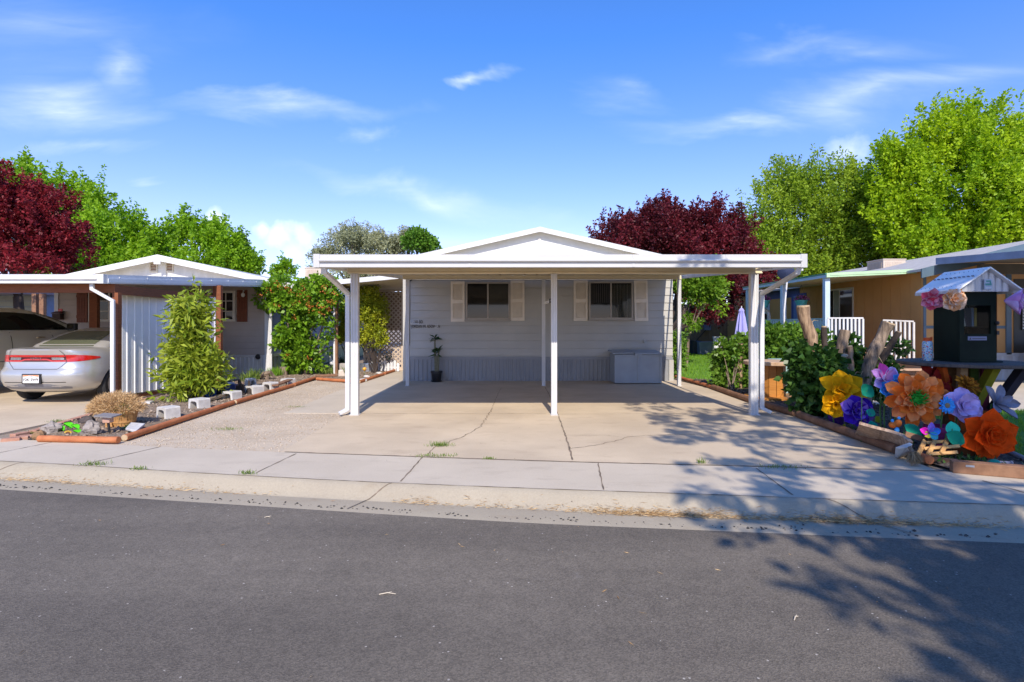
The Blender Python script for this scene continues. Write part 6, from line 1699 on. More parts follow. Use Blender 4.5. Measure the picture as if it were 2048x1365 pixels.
shrub('leafy_shrub', 'tall yellow green long leaved shrub in front of the corrugated panel', gb, [LB(382, 690, Yb, 36, 72), LB(375, 740, Yb, 42, 50), LB(390, 760, Yb, 44, 35), LB(428, 745, Yb, 20, 28), LB(380, 640, Yb, 30, 42), LB(375, 785, Yb, 45, 14), LB(420, 775, Yb, 30, 16), LB(355, 770, Yb, 25, 18)], M_LAUREL, 560, .16, .3, 51, 11, .30, .7, .09, stems=12, sr=.012)
M_BERRY = mat_leaf('berry shrub leaves', (.085, .21, .012, 1), (.28, .47, .03, 1), .38, .4)
gs = G(612, 750)
sh = shrub('berry_shrub', 'tall green shrub with orange flower clusters beside the taupe home', gs, [LB(560, 600, gs.y, 42, 40), LB(640, 595, gs.y, 42, 38), LB(595, 620, gs.y, 45, 35), LB(590, 670, gs.y, 32, 35), LB(635, 640, gs.y, 32, 28), LB(600, 715, gs.y, 30, 28), LB(655, 690, gs.y, 14, 14), LB(618, 735, gs.y, 22, 14), LB(590, 690, gs.y, 35, 20)], M_BERRY, 760, .115, .75, 52, 16, .22, .35, .16, stems=9, sr=.035)
pos = []
for px, py in ((552, 566), (560, 572), (575, 576), (541, 582), (517, 590), (583, 582), (604, 572), (608, 584), (602, 591), (615, 594), (650, 572), (648, 585), (669, 592), (662, 601), (614, 609), (622, 618), (635, 614), (648, 614), (655, 620), (641, 626), (552, 608), (594, 605), (582, 612), (588, 634), (574, 710), (613, 716), (620, 606), (657, 608)):
    c = np.array(P(px + rs.normal() * 2, py + rs.normal() * 2, gs.y - .55 - .15 * rs.random())); pos.append(c + rs.normal(size=(15, 3)) * np.array([.055, .05, .035]))
pos = np.vstack(pos)
leaf_mesh('blossoms', mat_leaf('orange blossoms', (.42, .09, .02, 1), (.72, .26, .06, 1), .3), sh, pos, rs.normal(size=(len(pos), 3)), .05, .035, rs)
M_THUJA = mat_leaf('golden thuja sprays', (.17, .25, .012, 1), (.54, .54, .03, 1), .3, .5)
M_THUJAD = mat_leaf('green thuja sprays', (.05, .11, .015, 1), (.16, .25, .03, 1), .3, .5)
ga = G(752, 747)
th = shrub('arborvitae', 'golden green arborvitae with bare stems before the lattice screen', ga, [LB(735, 610, ga.y, 32, 30), LB(735, 645, ga.y, 34, 32), LB(740, 675, ga.y, 32, 25), LB(718, 690, ga.y, 18, 20), LB(760, 695, ga.y, 18, 16), LB(745, 630, ga.y, 30, 40)], M_THUJA, 560, .075, .38, 53, 26, .2, .75, .06, stems=14, stem_m=M_DARKBARK, sr=.025, droop=0, jitter=.2)
ga2 = G(694, 742)
shrub('arborvitae', 'narrow golden arborvitae left of the left carport post', ga2, [LB(689, 660, ga2.y, 13, 48), LB(687, 680, ga2.y, 14, 28), LB(692, 630, ga2.y, 7, 30)], M_THUJA, 300, .07, .38, 54, 24, .16, .8, .05, stems=6, stem_m=M_DARKBARK, sr=.02, droop=0, jitter=.2)
M_IRIS = mat_leaf('dark iris leaves', (.015, .045, .012, 1), (.04, .10, .02, 1), .15, .4)
def tuft(name, label, px, py, n, h, w, r, m, lean=.6, seed=1):
    b = G(px, py); rng = np.random.default_rng(seed)
    q = rng.normal(size=(n, 2)) * r + np.array([[b.x, b.y]])
    t = thing(name, label, 'plant', b)
    a = rng.random(n) * 6.28; l = rng.random(n) * lean
    d = np.stack([np.cos(a) * l, np.sin(a) * l, np.ones(n)], 1)
    leaf_mesh('leaves', m, t, np.c_[q, np.zeros(n)], d, h * (.5 + .7 * rng.random(n)), w, rng, .1, droop=.18)
    return t
tuft('iris_clump', 'dark strap leaved clump behind the stone blocks', 692, 740, 130, .62, .035, .12, M_IRIS, .9, 61)
tuft('grass_tuft', 'bright green grass tuft below the white corner post', 551, 753, 420, .32, .012, .10, M_GRASS, .5, 62)
tuft('grass_tuft', 'bright feathery grass tuft behind the cut stump', 583, 750, 520, .5, .012, .13, M_GRASS, .6, 63)
tuft('leafy_plant', 'low strappy green plant under the white goose ornament', 653, 749, 150, .35, .03, .14, M_WEED, 1.1, 64)
tuft('leafy_plant', 'pale strappy plant just left of the left carport post', 697, 754, 60, .4, .03, .06, M_WEED, .5, 65)
tuft('leafy_plant', 'small grey green plant in a block behind the driftwood', 497, 765, 90, .4, .02, .09, M_WEED, .9, 66)
tuft('leafy_plant', 'small upright grey green plant against the pale skirting', 513, 761, 60, .45, .02, .05, M_WEED, .7, 67)
tuft('leafy_plant', 'tiny bright green sprout at the foot of the slat planter', 256, 859, 30, .10, .02, .02, M_GRASS, .9, 68)

# right garden shrubs
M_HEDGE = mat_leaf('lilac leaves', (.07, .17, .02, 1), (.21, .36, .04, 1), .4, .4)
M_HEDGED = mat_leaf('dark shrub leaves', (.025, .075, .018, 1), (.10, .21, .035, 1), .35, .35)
def rlob(Y, *ls): return [LB(px, py, Y, rx, rz) for px, py, rx, rz in ls]
shrub('leafy_shrub', 'bright green shrub in the right bed in front of the lawn', G(1462, 785), rlob(13.2, (1476, 722, 28, 30), (1450, 732, 16, 16), (1455, 765, 28, 20), (1480, 760, 26, 26), (1447, 702, 9, 14), (1487, 697, 18, 20)), M_HEDGE, 360, .105, .7, 71, 13, .2, .4, .1, stems=9, sr=.012)
shrub('leafy_shrub', 'broad bright green shrub between the right carport post and porch railing', G(1570, 765), rlob(13.0, (1550, 690, 38, 34), (1530, 700, 28, 40), (1580, 680, 28, 22), (1605, 690, 30, 25), (1640, 700, 28, 26), (1550, 740, 30, 26)), M_HEDGE, 380, .11, .7, 72, 13, .2, .4, .1, stems=9, sr=.012)
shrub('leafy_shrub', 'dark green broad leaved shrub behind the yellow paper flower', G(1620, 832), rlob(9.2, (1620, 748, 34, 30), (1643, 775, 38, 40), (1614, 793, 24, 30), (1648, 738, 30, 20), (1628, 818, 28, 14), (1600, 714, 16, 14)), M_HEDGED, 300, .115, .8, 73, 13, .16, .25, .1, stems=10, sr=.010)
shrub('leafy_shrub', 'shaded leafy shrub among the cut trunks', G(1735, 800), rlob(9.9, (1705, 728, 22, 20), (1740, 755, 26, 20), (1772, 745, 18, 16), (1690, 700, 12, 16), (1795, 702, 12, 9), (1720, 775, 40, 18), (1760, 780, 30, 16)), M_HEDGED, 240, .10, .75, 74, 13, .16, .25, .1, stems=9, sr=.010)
shrub('leafy_shrub', 'green shrub between the house corner and the rear right post', G(1352, 752), rlob(16.2, (1352, 700, 12, 28), (1352, 735, 14, 18)), M_HEDGE, 120, .1, .7, 75, 13, .2, .4, .08, stems=5, sr=.012)
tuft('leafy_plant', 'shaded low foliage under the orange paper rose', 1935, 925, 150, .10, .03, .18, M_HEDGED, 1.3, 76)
# ================================================================== right garden: timbers, cut trunks, spool, flowers, library
for a, b, m, r, lb in (((1352, 757), (1424, 778), M_TIMBER, .05, 'weathered orange timber beginning at the house corner on the right'), ((1426, 779), (1521, 813), M_OLDTIMBER, .06, 'dark brown timber left of the right carport post'), ((1523, 814), (1591, 833), M_OLDTIMBER, .06, 'brown timber right of the right carport downspout'), ((1598, 836), (1794, 909), M_OLDTIMBER, .06, 'long red brown timber below the purple paper flower'), ((1830, 919), (1859, 929), M_TIMBER, .05, 'short dark timber end beside the wooden mini pallet')):
    log(G(*a), G(*b), r, m, lb)
t = thing('landscape_timber', 'square brown timber along the pavement at the right corner', 'timber', G(1960, 950), group='landscape timbers edging the gardens')
a, b = G(1902, 944), G(2110, 962); mb = MB(); mb.beam(a + Vector((0, 0, .06)), b + Vector((0, 0, .06)), .11, .12); mb.build('beam', M_OLDTIMBER, t, bevel=.008)
mb = MB(); p = a.lerp(b, .13); d = (b - a).normalized(); mb.beam(p + Vector((0, 0, .085)) + d.cross(Vector((0, 0, 1))) * .056, p + d * .07 + Vector((0, 0, .085)) + d.cross(Vector((0, 0, 1))) * .056, .004, .02); mb.build('bracket_scrap', M_GALV, t)

def cut_trunk(label, pts, rs_, m=M_BARK, pale=True):
    pts = [Vector(p) for p in pts]
    t = thing('tree_stump', label, 'tree stump', (pts[0].x, pts[0].y, 0), group='sawn off trunks in the right garden')
    rng = np.random.default_rng(len(label)); n = 11
    q, r = [], []
    for i in range(n):
        s = i / (n - 1) * (len(pts) - 1); k = min(int(s), len(pts) - 2); f = s - k
        q.append(pts[k].lerp(pts[k + 1], f) + Vector(rng.normal(size=3)) * rs_[0] * .10 * (0 < i < n - 1)); r.append((rs_[k] * (1 - f) + rs_[k + 1] * f) * (1 + .1 * rng.normal()))
    mb = MB(); mb.tube(q, r, 12)
    mb.build('bark', m, t, smooth=True)
    d = (q[-1] - q[-2]).normalized()
    mb = MB(); mb.tube([q[-1] - d * .006, q[-1] + d * .012 + Vector((0, 0, .01))], [r[-1] * .97, r[-1] * .93], 12); mb.build('cut_face', M_ENDGRAIN if pale else M_BARK, t)
    mb = MB()
    for i in range(3):
        p = q[4 + i * 2]; e = Vector(rng.normal(size=3)); e.y *= .3
        mb.tube([p, p + e.normalized() * .13 + Vector((0, 0, .04)), p + e.normalized() * .22 - Vector((0, 0, .03))], [.008, .006, .002], 5)
    mb.build('twigs', M_ENDGRAIN, t)
    return t
M_PALEBARK = mat('peeling pale bark', (.09, .05, .03, 1), .9, var=0, col2=(.46, .31, .19, 1), vscale=20, stretch=(1, 1, .10), lo=.3, hi=.68, bump=1.0, bscale=25, bdist=.02)
Yt = 9.6
cut_trunk('tall pale sawn trunk leaning left before the porch railing', [P(1650, 812, Yt), P(1631, 712, Yt), P(1606, 614, Yt)], [.125, .115, .095], M_PALEBARK)
cut_trunk('thick sawn trunk leaning right with splintered top', [P(1718, 815, Yt), P(1738, 725, Yt), P(1777, 648, Yt)], [.14, .115, .09])
cut_trunk('thin grey sawn trunk leaning far right behind the thick one', [P(1735, 812, Yt + .3), P(1752, 735, Yt + .3), P(1797, 666, Yt + .2)], [.07, .065, .05], M_DARKBARK, False)
cut_trunk('short broad stub with orange cut top in the shrubs', [P(1690, 820, Yt - .3), P(1687, 760, Yt - .3), P(1682, 712, Yt - .3)], [.085, .09, .085])
cut_trunk('small leaning stub with a brown cut face', [P(1668, 812, Yt + .2), P(1674, 740, Yt + .2), P(1690, 663, Yt + .2)], [.08, .075, .085], M_BARK, False)
cut_trunk('thin dark stub behind the small leaning one', [P(1658, 812, Yt + .3), P(1654, 730, Yt + .3), P(1648, 655, Yt + .3)], [.07, .065, .05], M_DARKBARK)
cut_trunk('orange splintered thin stub between the trunks', [P(1702, 816, Yt), P(1701, 745, Yt), P(1699, 694, Yt)], [.05, .05, .045], M_PALEBARK)
cut_trunk('short brown stump among the bright shrubs left of the right post', [P(1478, 790, 13), P(1479, 735, 13), P(1481, 688, 13)], [.075, .07, .065], M_PALEBARK, False)

sp = G(1545, 797)
t = thing('cable_spool', 'orange stained wooden cable spool table by the right carport post', 'table', sp)
M_SPOOL = mat_wood('orange stained wood', (.40, .15, .022, 1), (.56, .25, .05, 1), .5, 5)
M_SPTOP = mat_wood('bleached wood top', (.40, .25, .14, 1), (.58, .42, .28, 1), .8, 6, (1, 10, 1))
mb = MB(); n = 11
for i in range(n):
    a0, a1 = 2 * math.pi * i / n + .02, 2 * math.pi * (i + 1) / n - .02; r = .25
    mb.slab([sp + Vector((math.cos(a) * rr_, math.sin(a) * rr_, .06)) for a, rr_ in ((a0, r), (a1, r), (a1, r - .03), (a0, r - .03))], (0, 0, .64))
mb.build('drum', M_SPOOL, t)
mb = MB(); mb.lathe([(0, .70), (.55, .70), (.56, .71), (.56, .765), (.55, .775), (0, .775)], 40, Matrix.Translation(sp)); mb.build('top', M_SPTOP, t)
mb = MB(); mb.lathe([(0, .0), (.54, .0), (.545, .055), (.53, .06), (0, .06)], 40, Matrix.Translation(sp)); mb.build('base', M_SPOOL, t)
bx = P(1582, 735, 12.2); bx.z = 0
t = thing('garden_tub', 'pale teal plastic tub half hidden behind the spool', 'tub', bx)
mb = MB(); mb.grid([[bx + Vector((s * w, q_ * w * .7, z)) for s, q_ in ((-1, -1), (1, -1), (1, 1), (-1, 1))] for z, w in ((0, .3), (.72, .38))], True); mb.box(bx.x - .4, bx.y - .29, .70, bx.x + .4, bx.y + .29, .76); mb.build('body', mat('pale teal plastic', (.32, .48, .46, 1), .5), t, bevel=.02)

# ---- paper and foam flowers
def petal(mb, M, L, W, cup=.25, curl=.0, tip=.0, n=7, m=5, base=.25, ruffle=0.0, ph=0.0, wide=.6):
    """one cupped petal along +x of M, facing +z; WIDE = where it is widest, TIP>0 pointed"""
    rows = []
    for i in range(n + 1):
        t = i / n
        if t < wide: w = base + (1 - base) * math.sin(math.pi / 2 * t / wide) ** .9
        else:
            q = (t - wide) / (1 - wide); w = (1 - q ** (2.6 - 1.4 * tip)) ** (.55 + .45 * tip)
        w = max(w, .02) * W / 2
        row = []
        for j in range(-m, m + 1):
            s = j / m
            z = cup * (s * s) * w * 1.6 * (1 - .25 * t) + curl * t * t * L + (ruffle * math.sin(s * 5 + ph) * t * W if ruffle else 0)
            row.append(M @ Vector((t * L, s * w, z)))
        rows.append(row)
    mb.grid(rows)

def facing(c, yaw=0, pitch=0, roll=0):
    """frame at C whose +z looks toward the street, turned by YAW to the side and PITCH up"""
    return Matrix.Translation(Vector(c)) @ Matrix.Rotation(R(yaw), 4, 'Z') @ Matrix.Rotation(R(90 - pitch), 4, 'X') @ Matrix.Rotation(R(roll), 4, 'Z')

def bloom(name, label, c, rings, m, yaw=0, pitch=15, center=None, spoon=None, clift=0.0, r0=.01, stem=True, cat='flower', group=None, base=None, leaves=0, seed=0, thick=.003, stem_m=None):
    """RINGS: (count, length, width, lift degrees, cup, curl, tip, start angle, offset, ruffle)"""
    c = Vector(c); rng = random.Random(seed)
    foot = Vector(base) if base else Vector((c.x, c.y + .05, .03))
    t = thing(name, label, cat, (foot.x, foot.y, 0) if stem else c, group=group)
    Fm = facing(c, yaw, pitch)
    ms = m if isinstance(m, (list, tuple)) else [m]
    for k in range(len(ms)):
        mb = MB()
        for ri, (cnt, L, W, lift, cup, curl, tip, a0, off, ruf) in enumerate(rings):
            for i in range(cnt):
                if (i + ri) % len(ms) != k: continue
                a = 360 * i / cnt + a0 + rng.uniform(-5, 5)
                M = Fm @ Matrix.Translation((0, 0, off)) @ Matrix.Rotation(R(a), 4, 'Z') @ Matrix.Translation((r0, 0, 0)) @ Matrix.Rotation(R(-(lift + rng.uniform(-6, 6))), 4, 'Y')
                petal(mb, M, L * rng.uniform(.93, 1.06), W, cup, curl, tip, ruffle=ruf, ph=rng.uniform(0, 6), **(spoon or {}))
        if mb.v: mb.build('petals', ms[k], t, smooth=True, angle=70, solid=thick)
    if center:
        cm, r, kind = center
        mb = MB(); Fm = Fm @ Matrix.Translation((0, 0, clift))
        if kind == 'ball': mb.ball(Fm @ Vector((0, 0, .02)), r, 12, 8)
        elif kind == 'fringe':
            mb.lathe([(0, .012), (r * .9, .0), (r * .9, -.01), (0, -.012)], 18, Fm)
            for i in range(90):
                a = rng.uniform(0, 6.28); q = rng.uniform(0, 1) ** .5 * r
                p = Fm @ Vector((math.cos(a) * q, math.sin(a) * q, .0)); e = Fm @ Vector((math.cos(a + .5) * q * 1.25, math.sin(a + .5) * q * 1.25, .06 + .05 * (1 - q / r)))
                mb.beam(p, e, .014, .004)
        elif kind == 'spiral':
            rows = [[], []]
            for i in range(60):
                a = i * .32; q = .006 + r * i / 60
                rows[0].append(Fm @ Vector((math.cos(a) * q, math.sin(a) * q, .0))); rows[1].append(Fm @ Vector((math.cos(a) * q * 1.12, math.sin(a) * q * 1.12, .11 - .05 * i / 60)))
            mb.grid(rows)
        mb.build('flower_center', cm, t, smooth=kind != 'fringe', solid=.003 if kind == 'spiral' else 0)
    if stem:
        mb = MB(); mb.tube([foot, foot.lerp(c, .5) + Vector((0, .05, 0)), c + Vector((0, .05, -.01)), Fm @ Vector((0, 0, -.01))], .009, 7); mb.build('stem', stem_m or M_STEM, t, smooth=True)
    return t

def leafpiece(parent, c, L, W, m, yaw=0, pitch=10, roll=0, name='leaf', tip=.6, cup=.15, wide=.45):
    mb = MB(); petal(mb, facing(c, yaw, pitch, roll), L, W, cup, 0, tip, wide=wide, base=.15); return mb.build(name, m, parent, smooth=True, angle=70, solid=.003)

def paper(nm, c, v=.16, rough=.8): return mat(nm, c, rough, var=v, vscale=9, spec=.12, bump=.25, bscale=30)
M_YEL, M_PUR, M_PUR2 = paper('yellow paper', (.76, .38, .004, 1)), paper('violet paper', (.085, .02, .44, 1)), paper('lilac paper edge', (.30, .16, .62, 1))
M_ORA, M_ORA2, M_ROSE = paper('orange paper', (.82, .19, .025, 1)), paper('peach orange paper', (.86, .31, .10, 1)), paper('deep orange foam', (.76, .075, .003, 1))
M_LIL, M_PINK, M_MAU = paper('pale lilac foam', (.56, .42, .72, 1)), paper('hot pink paper', (.66, .07, .32, 1)), paper('mauve paper', (.44, .22, .50, 1))
M_BLU, M_TEALP, M_GRNP = paper('sky blue paper', (.06, .32, .72, 1)), paper('turquoise foam', (.04, .56, .36, 1)), paper('green foam leaf', (.012, .26, .15, 1))
M_RED, M_MAG, M_GREY = paper('dark red paper', (.30, .022, .018, 1)), paper('magenta foil', (.60, .02, .42, 1), .15, .25), paper('grey white fabric', (.24, .24, .30, 1))
M_CTR = paper('bright green fringe', (.05, .45, .05, 1))
M_GOLD = paper('bronze orange petals', (.50, .20, .02, 1), .3)
Yf = 6.9
k = Yf / F
# yellow
c = P(1683, 782, 8.0)
yl_ = bloom('paper_flower', 'big yellow paper flower at the left of the flower garden', c, [(6, .31, .23, 12, .35, .0, .8, 95, 0, .02), (5, .25, .17, 38, .5, .02, .7, 60, .02, 0), (4, .16, .13, 62, .6, 0, .6, 20, .03, 0)], M_YEL, -18, 25, (paper('ochre centre', (.45, .25, .02, 1)), .03, 'ball'), seed=4)
bp = bloom('paper_flower', 'lower yellow paper flower drooping under the big yellow one', P(1672, 808, 7.95), [(6, .215, .19, 25, .4, 0, .35, 200, 0, .02), (4, .12, .1, 60, .5, 0, .4, 20, .02, 0)], M_YEL, -25, -10, None, seed=5)
# purple
bloom('paper_flower', 'violet paper rose right of the yellow flowers', P(1710, 823, 7.6), [(6, .23, .215, 14, .35, .02, .35, 40, 0, .03), (6, .18, .18, 38, .5, .03, .3, 10, .02, .02), (5, .11, .12, 62, .65, 0, .3, 50, .03, 0), (4, .07, .09, 80, .8, 0, .2, 20, .03, 0)], [M_PUR, M_PUR, M_PUR2], -6, 10, (M_PUR, .03, 'ball'), seed=7)
# pink magnolia
bloom('paper_flower', 'pink and mauve paper magnolia above the blue roses', P(1768, 762, 7.05), [(7, .235, .15, 10, .35, .02, .5, 95, 0, .01), (3, .17, .12, 45, .5, .0, .4, 60, .02, 0)], [M_PINK, M_MAU, M_LIL, M_MAU], 10, 20, None, seed=9)
for px, py, lb, s in ((1776, 782, 'left sky blue paper rose beside the big orange dahlia', 1.15), (1798, 766, 'upper sky blue paper rose beside the big orange dahlia', 1.0)):
    bloom('paper_flower', lb, P(px, py, 6.95), [(6, .12 * s, .115 * s, 25, .5, .02, .2, 10, 0, .04), (5, .09 * s, .09 * s, 50, .6, 0, .2, 40, .01, .03), (4, .05 * s, .06 * s, 75, .8, 0, .2, 0, .02, 0)], M_BLU, -8, 15, None, group='sky blue paper roses', seed=px)
# dahlia
c = P(1832, 797, 6.75)
dh = bloom('paper_flower', 'largest orange paper dahlia with bright green fringe centre', c, [(10, .31, .155, 4, .42, .06, .0, 8, -.03, 0), (11, .265, .135, 20, .5, .05, .0, 24, .0, 0), (11, .20, .115, 36, .55, .03, .0, 5, .015, 0), (10, .135, .09, 54, .6, 0, .0, 20, .02, 0)], [M_ORA2, M_ORA], -16, 10, (M_CTR, .095, 'fringe'), spoon=dict(base=.16, wide=.66), clift=.04, r0=.06, seed=12, thick=.002)
bloom('paper_flower', 'dark red paper flower behind the big orange dahlia', P(1862, 768, 7.05), [(7, .28, .17, 12, .35, .02, .3, 60, 0, .02), (5, .2, .13, 40, .5, 0, .3, 20, .02, 0)], M_RED, 12, 22, None, seed=13)
# daisy
bloom('paper_flower', 'small light blue daisy between the dahlia and lilac flower', P(1892, 811.5, 6.45), [(13, .098, .034, 8, .3, 0, .1, 0, 0, 0), (13, .08, .03, 20, .3, 0, .1, 14, .006, 0)], M_BLU, 5, 8, (paper('grey brown centre', (.25, .18, .10, 1)), (.032, .012, .032), 'ball'), seed=14)
# lilac
bloom('paper_flower', 'ruffled pale lilac foam flower right of the blue daisy', P(1922, 812, 6.55), [(6, .205, .19, 12, .25, .0, .2, 85, 0, .06), (5, .17, .15, 32, .35, .02, .25, 20, .02, .05), (4, .09, .09, 60, .6, .0, .2, 50, .03, .03)], M_LIL, -4, 12, None, seed=15)
# mum
bloom('paper_flower', 'bronze orange artificial mum on a red stake under the library table', P(1932, 772, 6.75), [(18, .145, .045, 15, .4, .0, .6, 0, 0, 0), (15, .115, .04, 40, .4, 0, .6, 9, .01, 0), (11, .08, .035, 62, .4, 0, .6, 0, .02, 0)], [M_GOLD, paper('dark bronze', (.22, .08, .01, 1))], 0, 40, None, seed=16, stem_m=paper('red stake', (.28, .05, .03, 1)))
# orange rose
c = P(1977, 871, 6.15)
rose = bloom('paper_flower', 'huge deep orange foam rose at the right front of the garden', c, [(6, .295, .25, 6, .22, .04, .95, 22, -.03, .02), (5, .225, .21, 24, .35, .05, .8, 50, .0, .02), (5, .155, .175, 46, .5, .03, .5, 10, .02, .01), (4, .115, .15, 66, .7, 0, .3, 40, .03, 0)], M_ROSE, -10, 8, (M_ROSE, .06, 'spiral'), seed=21)
# grey lily
bloom('fabric_flower', 'grey white fabric lily leaning behind the striped pot', P(1990, 808, 6.5), [(5, .25, .12, 25, .4, .04, .6, 60, 0, .05), (3, .16, .08, 55, .5, 0, .6, 20, .02, .03)], M_GREY, 15, 25, None, seed=22)
# pinwheel
pw = P(1857, 866, 6.25)
t = thing('pinwheel', 'small garden pinwheel with magenta, violet, blue and teal blades', 'pinwheel', (pw.x, pw.y + .05, 0))
for i, (a, cm, L) in enumerate(((160, M_MAG, .125), (78, paper('violet foil', (.14, .10, .55, 1), .1, .25), .125), (15, paper('blue foil', (.04, .22, .68, 1), .1, .25), .13), (-38, paper('teal foil', (.06, .38, .46, 1), .1, .25), .11), (215, paper('yellow foil', (.45, .40, .04, 1), .1, .25), .07))):
    mb = MB(); petal(mb, facing(pw, 0, 5) @ Matrix.Rotation(R(a), 4, 'Z') @ Matrix.Rotation(R(-12), 4, 'Y'), L, .082, .35, 0, .4, wide=.5, base=.1); mb.build('blade', cm, t, smooth=True, angle=70, solid=.002)
mb = MB(); mb.tube([Vector((pw.x, pw.y + .03, 0)), pw + Vector((0, .03, 0)), pw - Vector((0, .02, 0))], .007, 6); mb.build('stake', M_BLACK, t)
# big foam leaves on sticks
for px, py, L, W, m, roll, Y, lb in ((1748, 868, .17, .15, paper('sea green foam', (.01, .36, .26, 1)), 100, 7.15, 'heart shaped sea green foam leaf right of the violet rose'), (1725, 790, .17, .2, M_GRNP, 40, 7.05, 'wide dark green foam leaf under the pink magnolia'), (1783, 815, .12, .07, M_GRNP, 75, 6.95, 'small dark green foam leaf left of the dahlia'), (1810, 850, .24, .15, M_GRNP, -40, 6.45, 'long dark green foam leaf below the big dahlia'), (1733, 822, .13, .11, M_TEALP, -25, 7.45, 'turquoise foam leaf tucked beside the violet rose'), (1905, 872, .16, .165, M_TEALP, 90, 6.2, 'round turquoise foam leaf left of the deep orange rose'), (1893, 868, .22, .17, M_GRNP, -28, 6.18, 'broad green foam leaf under the round turquoise one'), (1752, 745 + 88, .1, .09, paper('olive foam', (.25, .30, .02, 1)), -60, 7.2, 'small olive yellow foam leaf beside the violet rose')):
    c = P(px, py, Y)
    t = thing('foam_leaf', lb, 'leaf', (c.x, c.y + .02, 0), group='foam leaves among the paper flowers')
    leafpiece(t, c, L, W, m, 0, 8, roll, 'blade', .5)
    mb = MB(); mb.tube([(c.x, c.y + .03, 0), c + Vector((0, .012, 0)), c + Vector((math.cos(R(roll)) * L * .5, .004, math.sin(R(roll)) * L * .5))], .004, 5); mb.build('stem', M_STEM, t)
# pots
pt = P(1957, 852, 6.7); pt.z = 0
t = thing('plant_pot', 'orange clay pot with a lavender stripe behind the deep orange rose', 'pot', pt)
M_CLAY = paper('orange clay', (.52, .14, .03, 1))
mb = MB(); mb.lathe([(0, .05), (.13, .05), (.185, .33), (.20, .335), (.20, .45), (.18, .45), (.17, .34), (0, .34)], 28, Matrix.Translation(pt)); mb.build('body', M_CLAY, t, smooth=True)
mb = MB(); mb.lathe([(.1985, .36), (.203, .362), (.203, .395), (.1985, .397)], 28, Matrix.Translation(pt)); mb.build('stripe', paper('lavender glaze', (.34, .26, .55, 1)), t, smooth=True)
pt2 = P(1880, 880, 6.6); pt2.z = 0
t = thing('plant_pot', 'red brown clay pot in shadow under the blue daisy', 'pot', pt2)
mb = MB(); mb.lathe([(0, .0), (.11, .0), (.15, .24), (.165, .24), (.165, .30), (.145, .30), (.13, .25), (0, .25)], 24, Matrix.Translation(pt2)); mb.build('body', paper('magenta glazed clay', (.30, .04, .14, 1)), t, smooth=True)
pt3 = P(1962, 930, 6.25); pt3.z = 0
t = thing('plant_pot', 'brown clay pot below the deep orange rose', 'pot', pt3)
mb = MB(); mb.lathe([(0, .0), (.13, .0), (.17, .19), (.185, .19), (.185, .25), (.16, .25), (.15, .2), (0, .2)], 24, Matrix.Translation(pt3 + Vector((-.05, .12, 0)))); mb.build('body', paper('brown clay', (.22, .07, .025, 1)), t, smooth=True)
pt4 = G(1679, 857)
t = thing('plant_pot', 'dark purple pot under the yellow paper flowers', 'pot', pt4)
mb = MB(); mb.lathe([(0, .0), (.085, .0), (.10, .13), (.108, .13), (.108, .165), (.095, .165), (.09, .14), (0, .14)], 22, Matrix.Translation(pt4 + Vector((0, .08, 0)))); mb.build('body', paper('dark purple glaze', (.06, .02, .16, 1)), t, smooth=True)
mb = MB(); mb.ball(pt4 + Vector((.05, -.03, .05)), .02); mb.build('bead', paper('yellow bead', (.45, .42, .03, 1)), t, smooth=True)
# figurine
fg = P(1792, 858, 6.55); fg.z = .0
t = thing('figurine', 'tiny orange and blue painted bug figurine under the dahlia', 'figurine', fg)
z0 = P(0, 850, 6.55).z
mb = MB(); mb.ball(fg + Vector((-.035, 0, z0)), (.05, .035, .04)); mb.ball(fg + Vector((.02, -.01, z0 + .02)), (.04, .03, .045)); mb.build('body', paper('orange enamel', (.62, .16, .03, 1)), t, smooth=True)
mb = MB(); mb.ball(fg + Vector((0, -.015, z0 - .06)), (.028, .025, .035)); mb.ball(fg + Vector((.03, -.01, z0 + .08)), (.018, .015, .02)); mb.ball(fg + Vector((-.05, -.01, z0 + .05)), (.018, .015, .02)); mb.tube([fg, fg + Vector((0, 0, z0))], .006, 5); mb.build('beads', M_BLU, t, smooth=True)
# bark slab, white stone, broom, mini pallet
sl = [P(1705, 848, 6.75), P(1745, 860, 6.6), P(1790, 873, 6.5), P(1815, 878, 6.4)]
t = thing('wood_slab', 'rough curved slab of grooved grey brown wood edging the flower bed', 'wood slab', G(1765, 885))
mb = MB(); rows = []; rw = np.random.default_rng(8)
bot = [G(1712, 874), G(1740, 884), G(1770, 893), G(1800, 905), G(1812, 912)]
top = [P(1718, 846, 6.62), P(1742, 853, 6.5), P(1778, 862, 6.38), P(1808, 871, 6.25), P(1822, 884, 6.12)]
NN = 48
for i in range(NN + 1):
    s = i / NN * 4; kq = min(int(s), 3); f = s - kq
    a, b = bot[kq].lerp(bot[kq + 1], f), top[kq].lerp(top[kq + 1], f); g_ = .012 * rw.random() + (.03 if i in (20, 21) else 0)
    rows.append([a + (b - a) * q + Vector((0, g_ + .012 * math.sin(q * 5 + i * .4), 0)) for q in np.linspace(0, 1, 8)])
mb.grid(rows); mb.build('slab', mat('grooved wood', (.30, .19, .125, 1), .9, var=0, col2=(.50, .36, .25, 1), vscale=11, stretch=(3, 3, .6), bump=.8, bscale=40), t, solid=.035)
t = thing('white_stone', 'white flat stone between the wood slab and the straw brush', 'stone', G(1808, 915))
mb = MB(); mb.slab([G(1795, 918) + Vector((0, 0, .005)), G(1819, 912) + Vector((0, 0, .005)), P(1826, 889, 5.95), P(1812, 897, 5.95), P(1797, 898, 6.05)], (.0, .05, .01)); mb.build('stone', M_BLOCK, t, bevel=.006)
bm_ = G(1832, 927)
t = thing('straw_brush', 'straw broom head lying beside the white stone', 'brush', bm_)
n = 700; rb = np.random.default_rng(9)
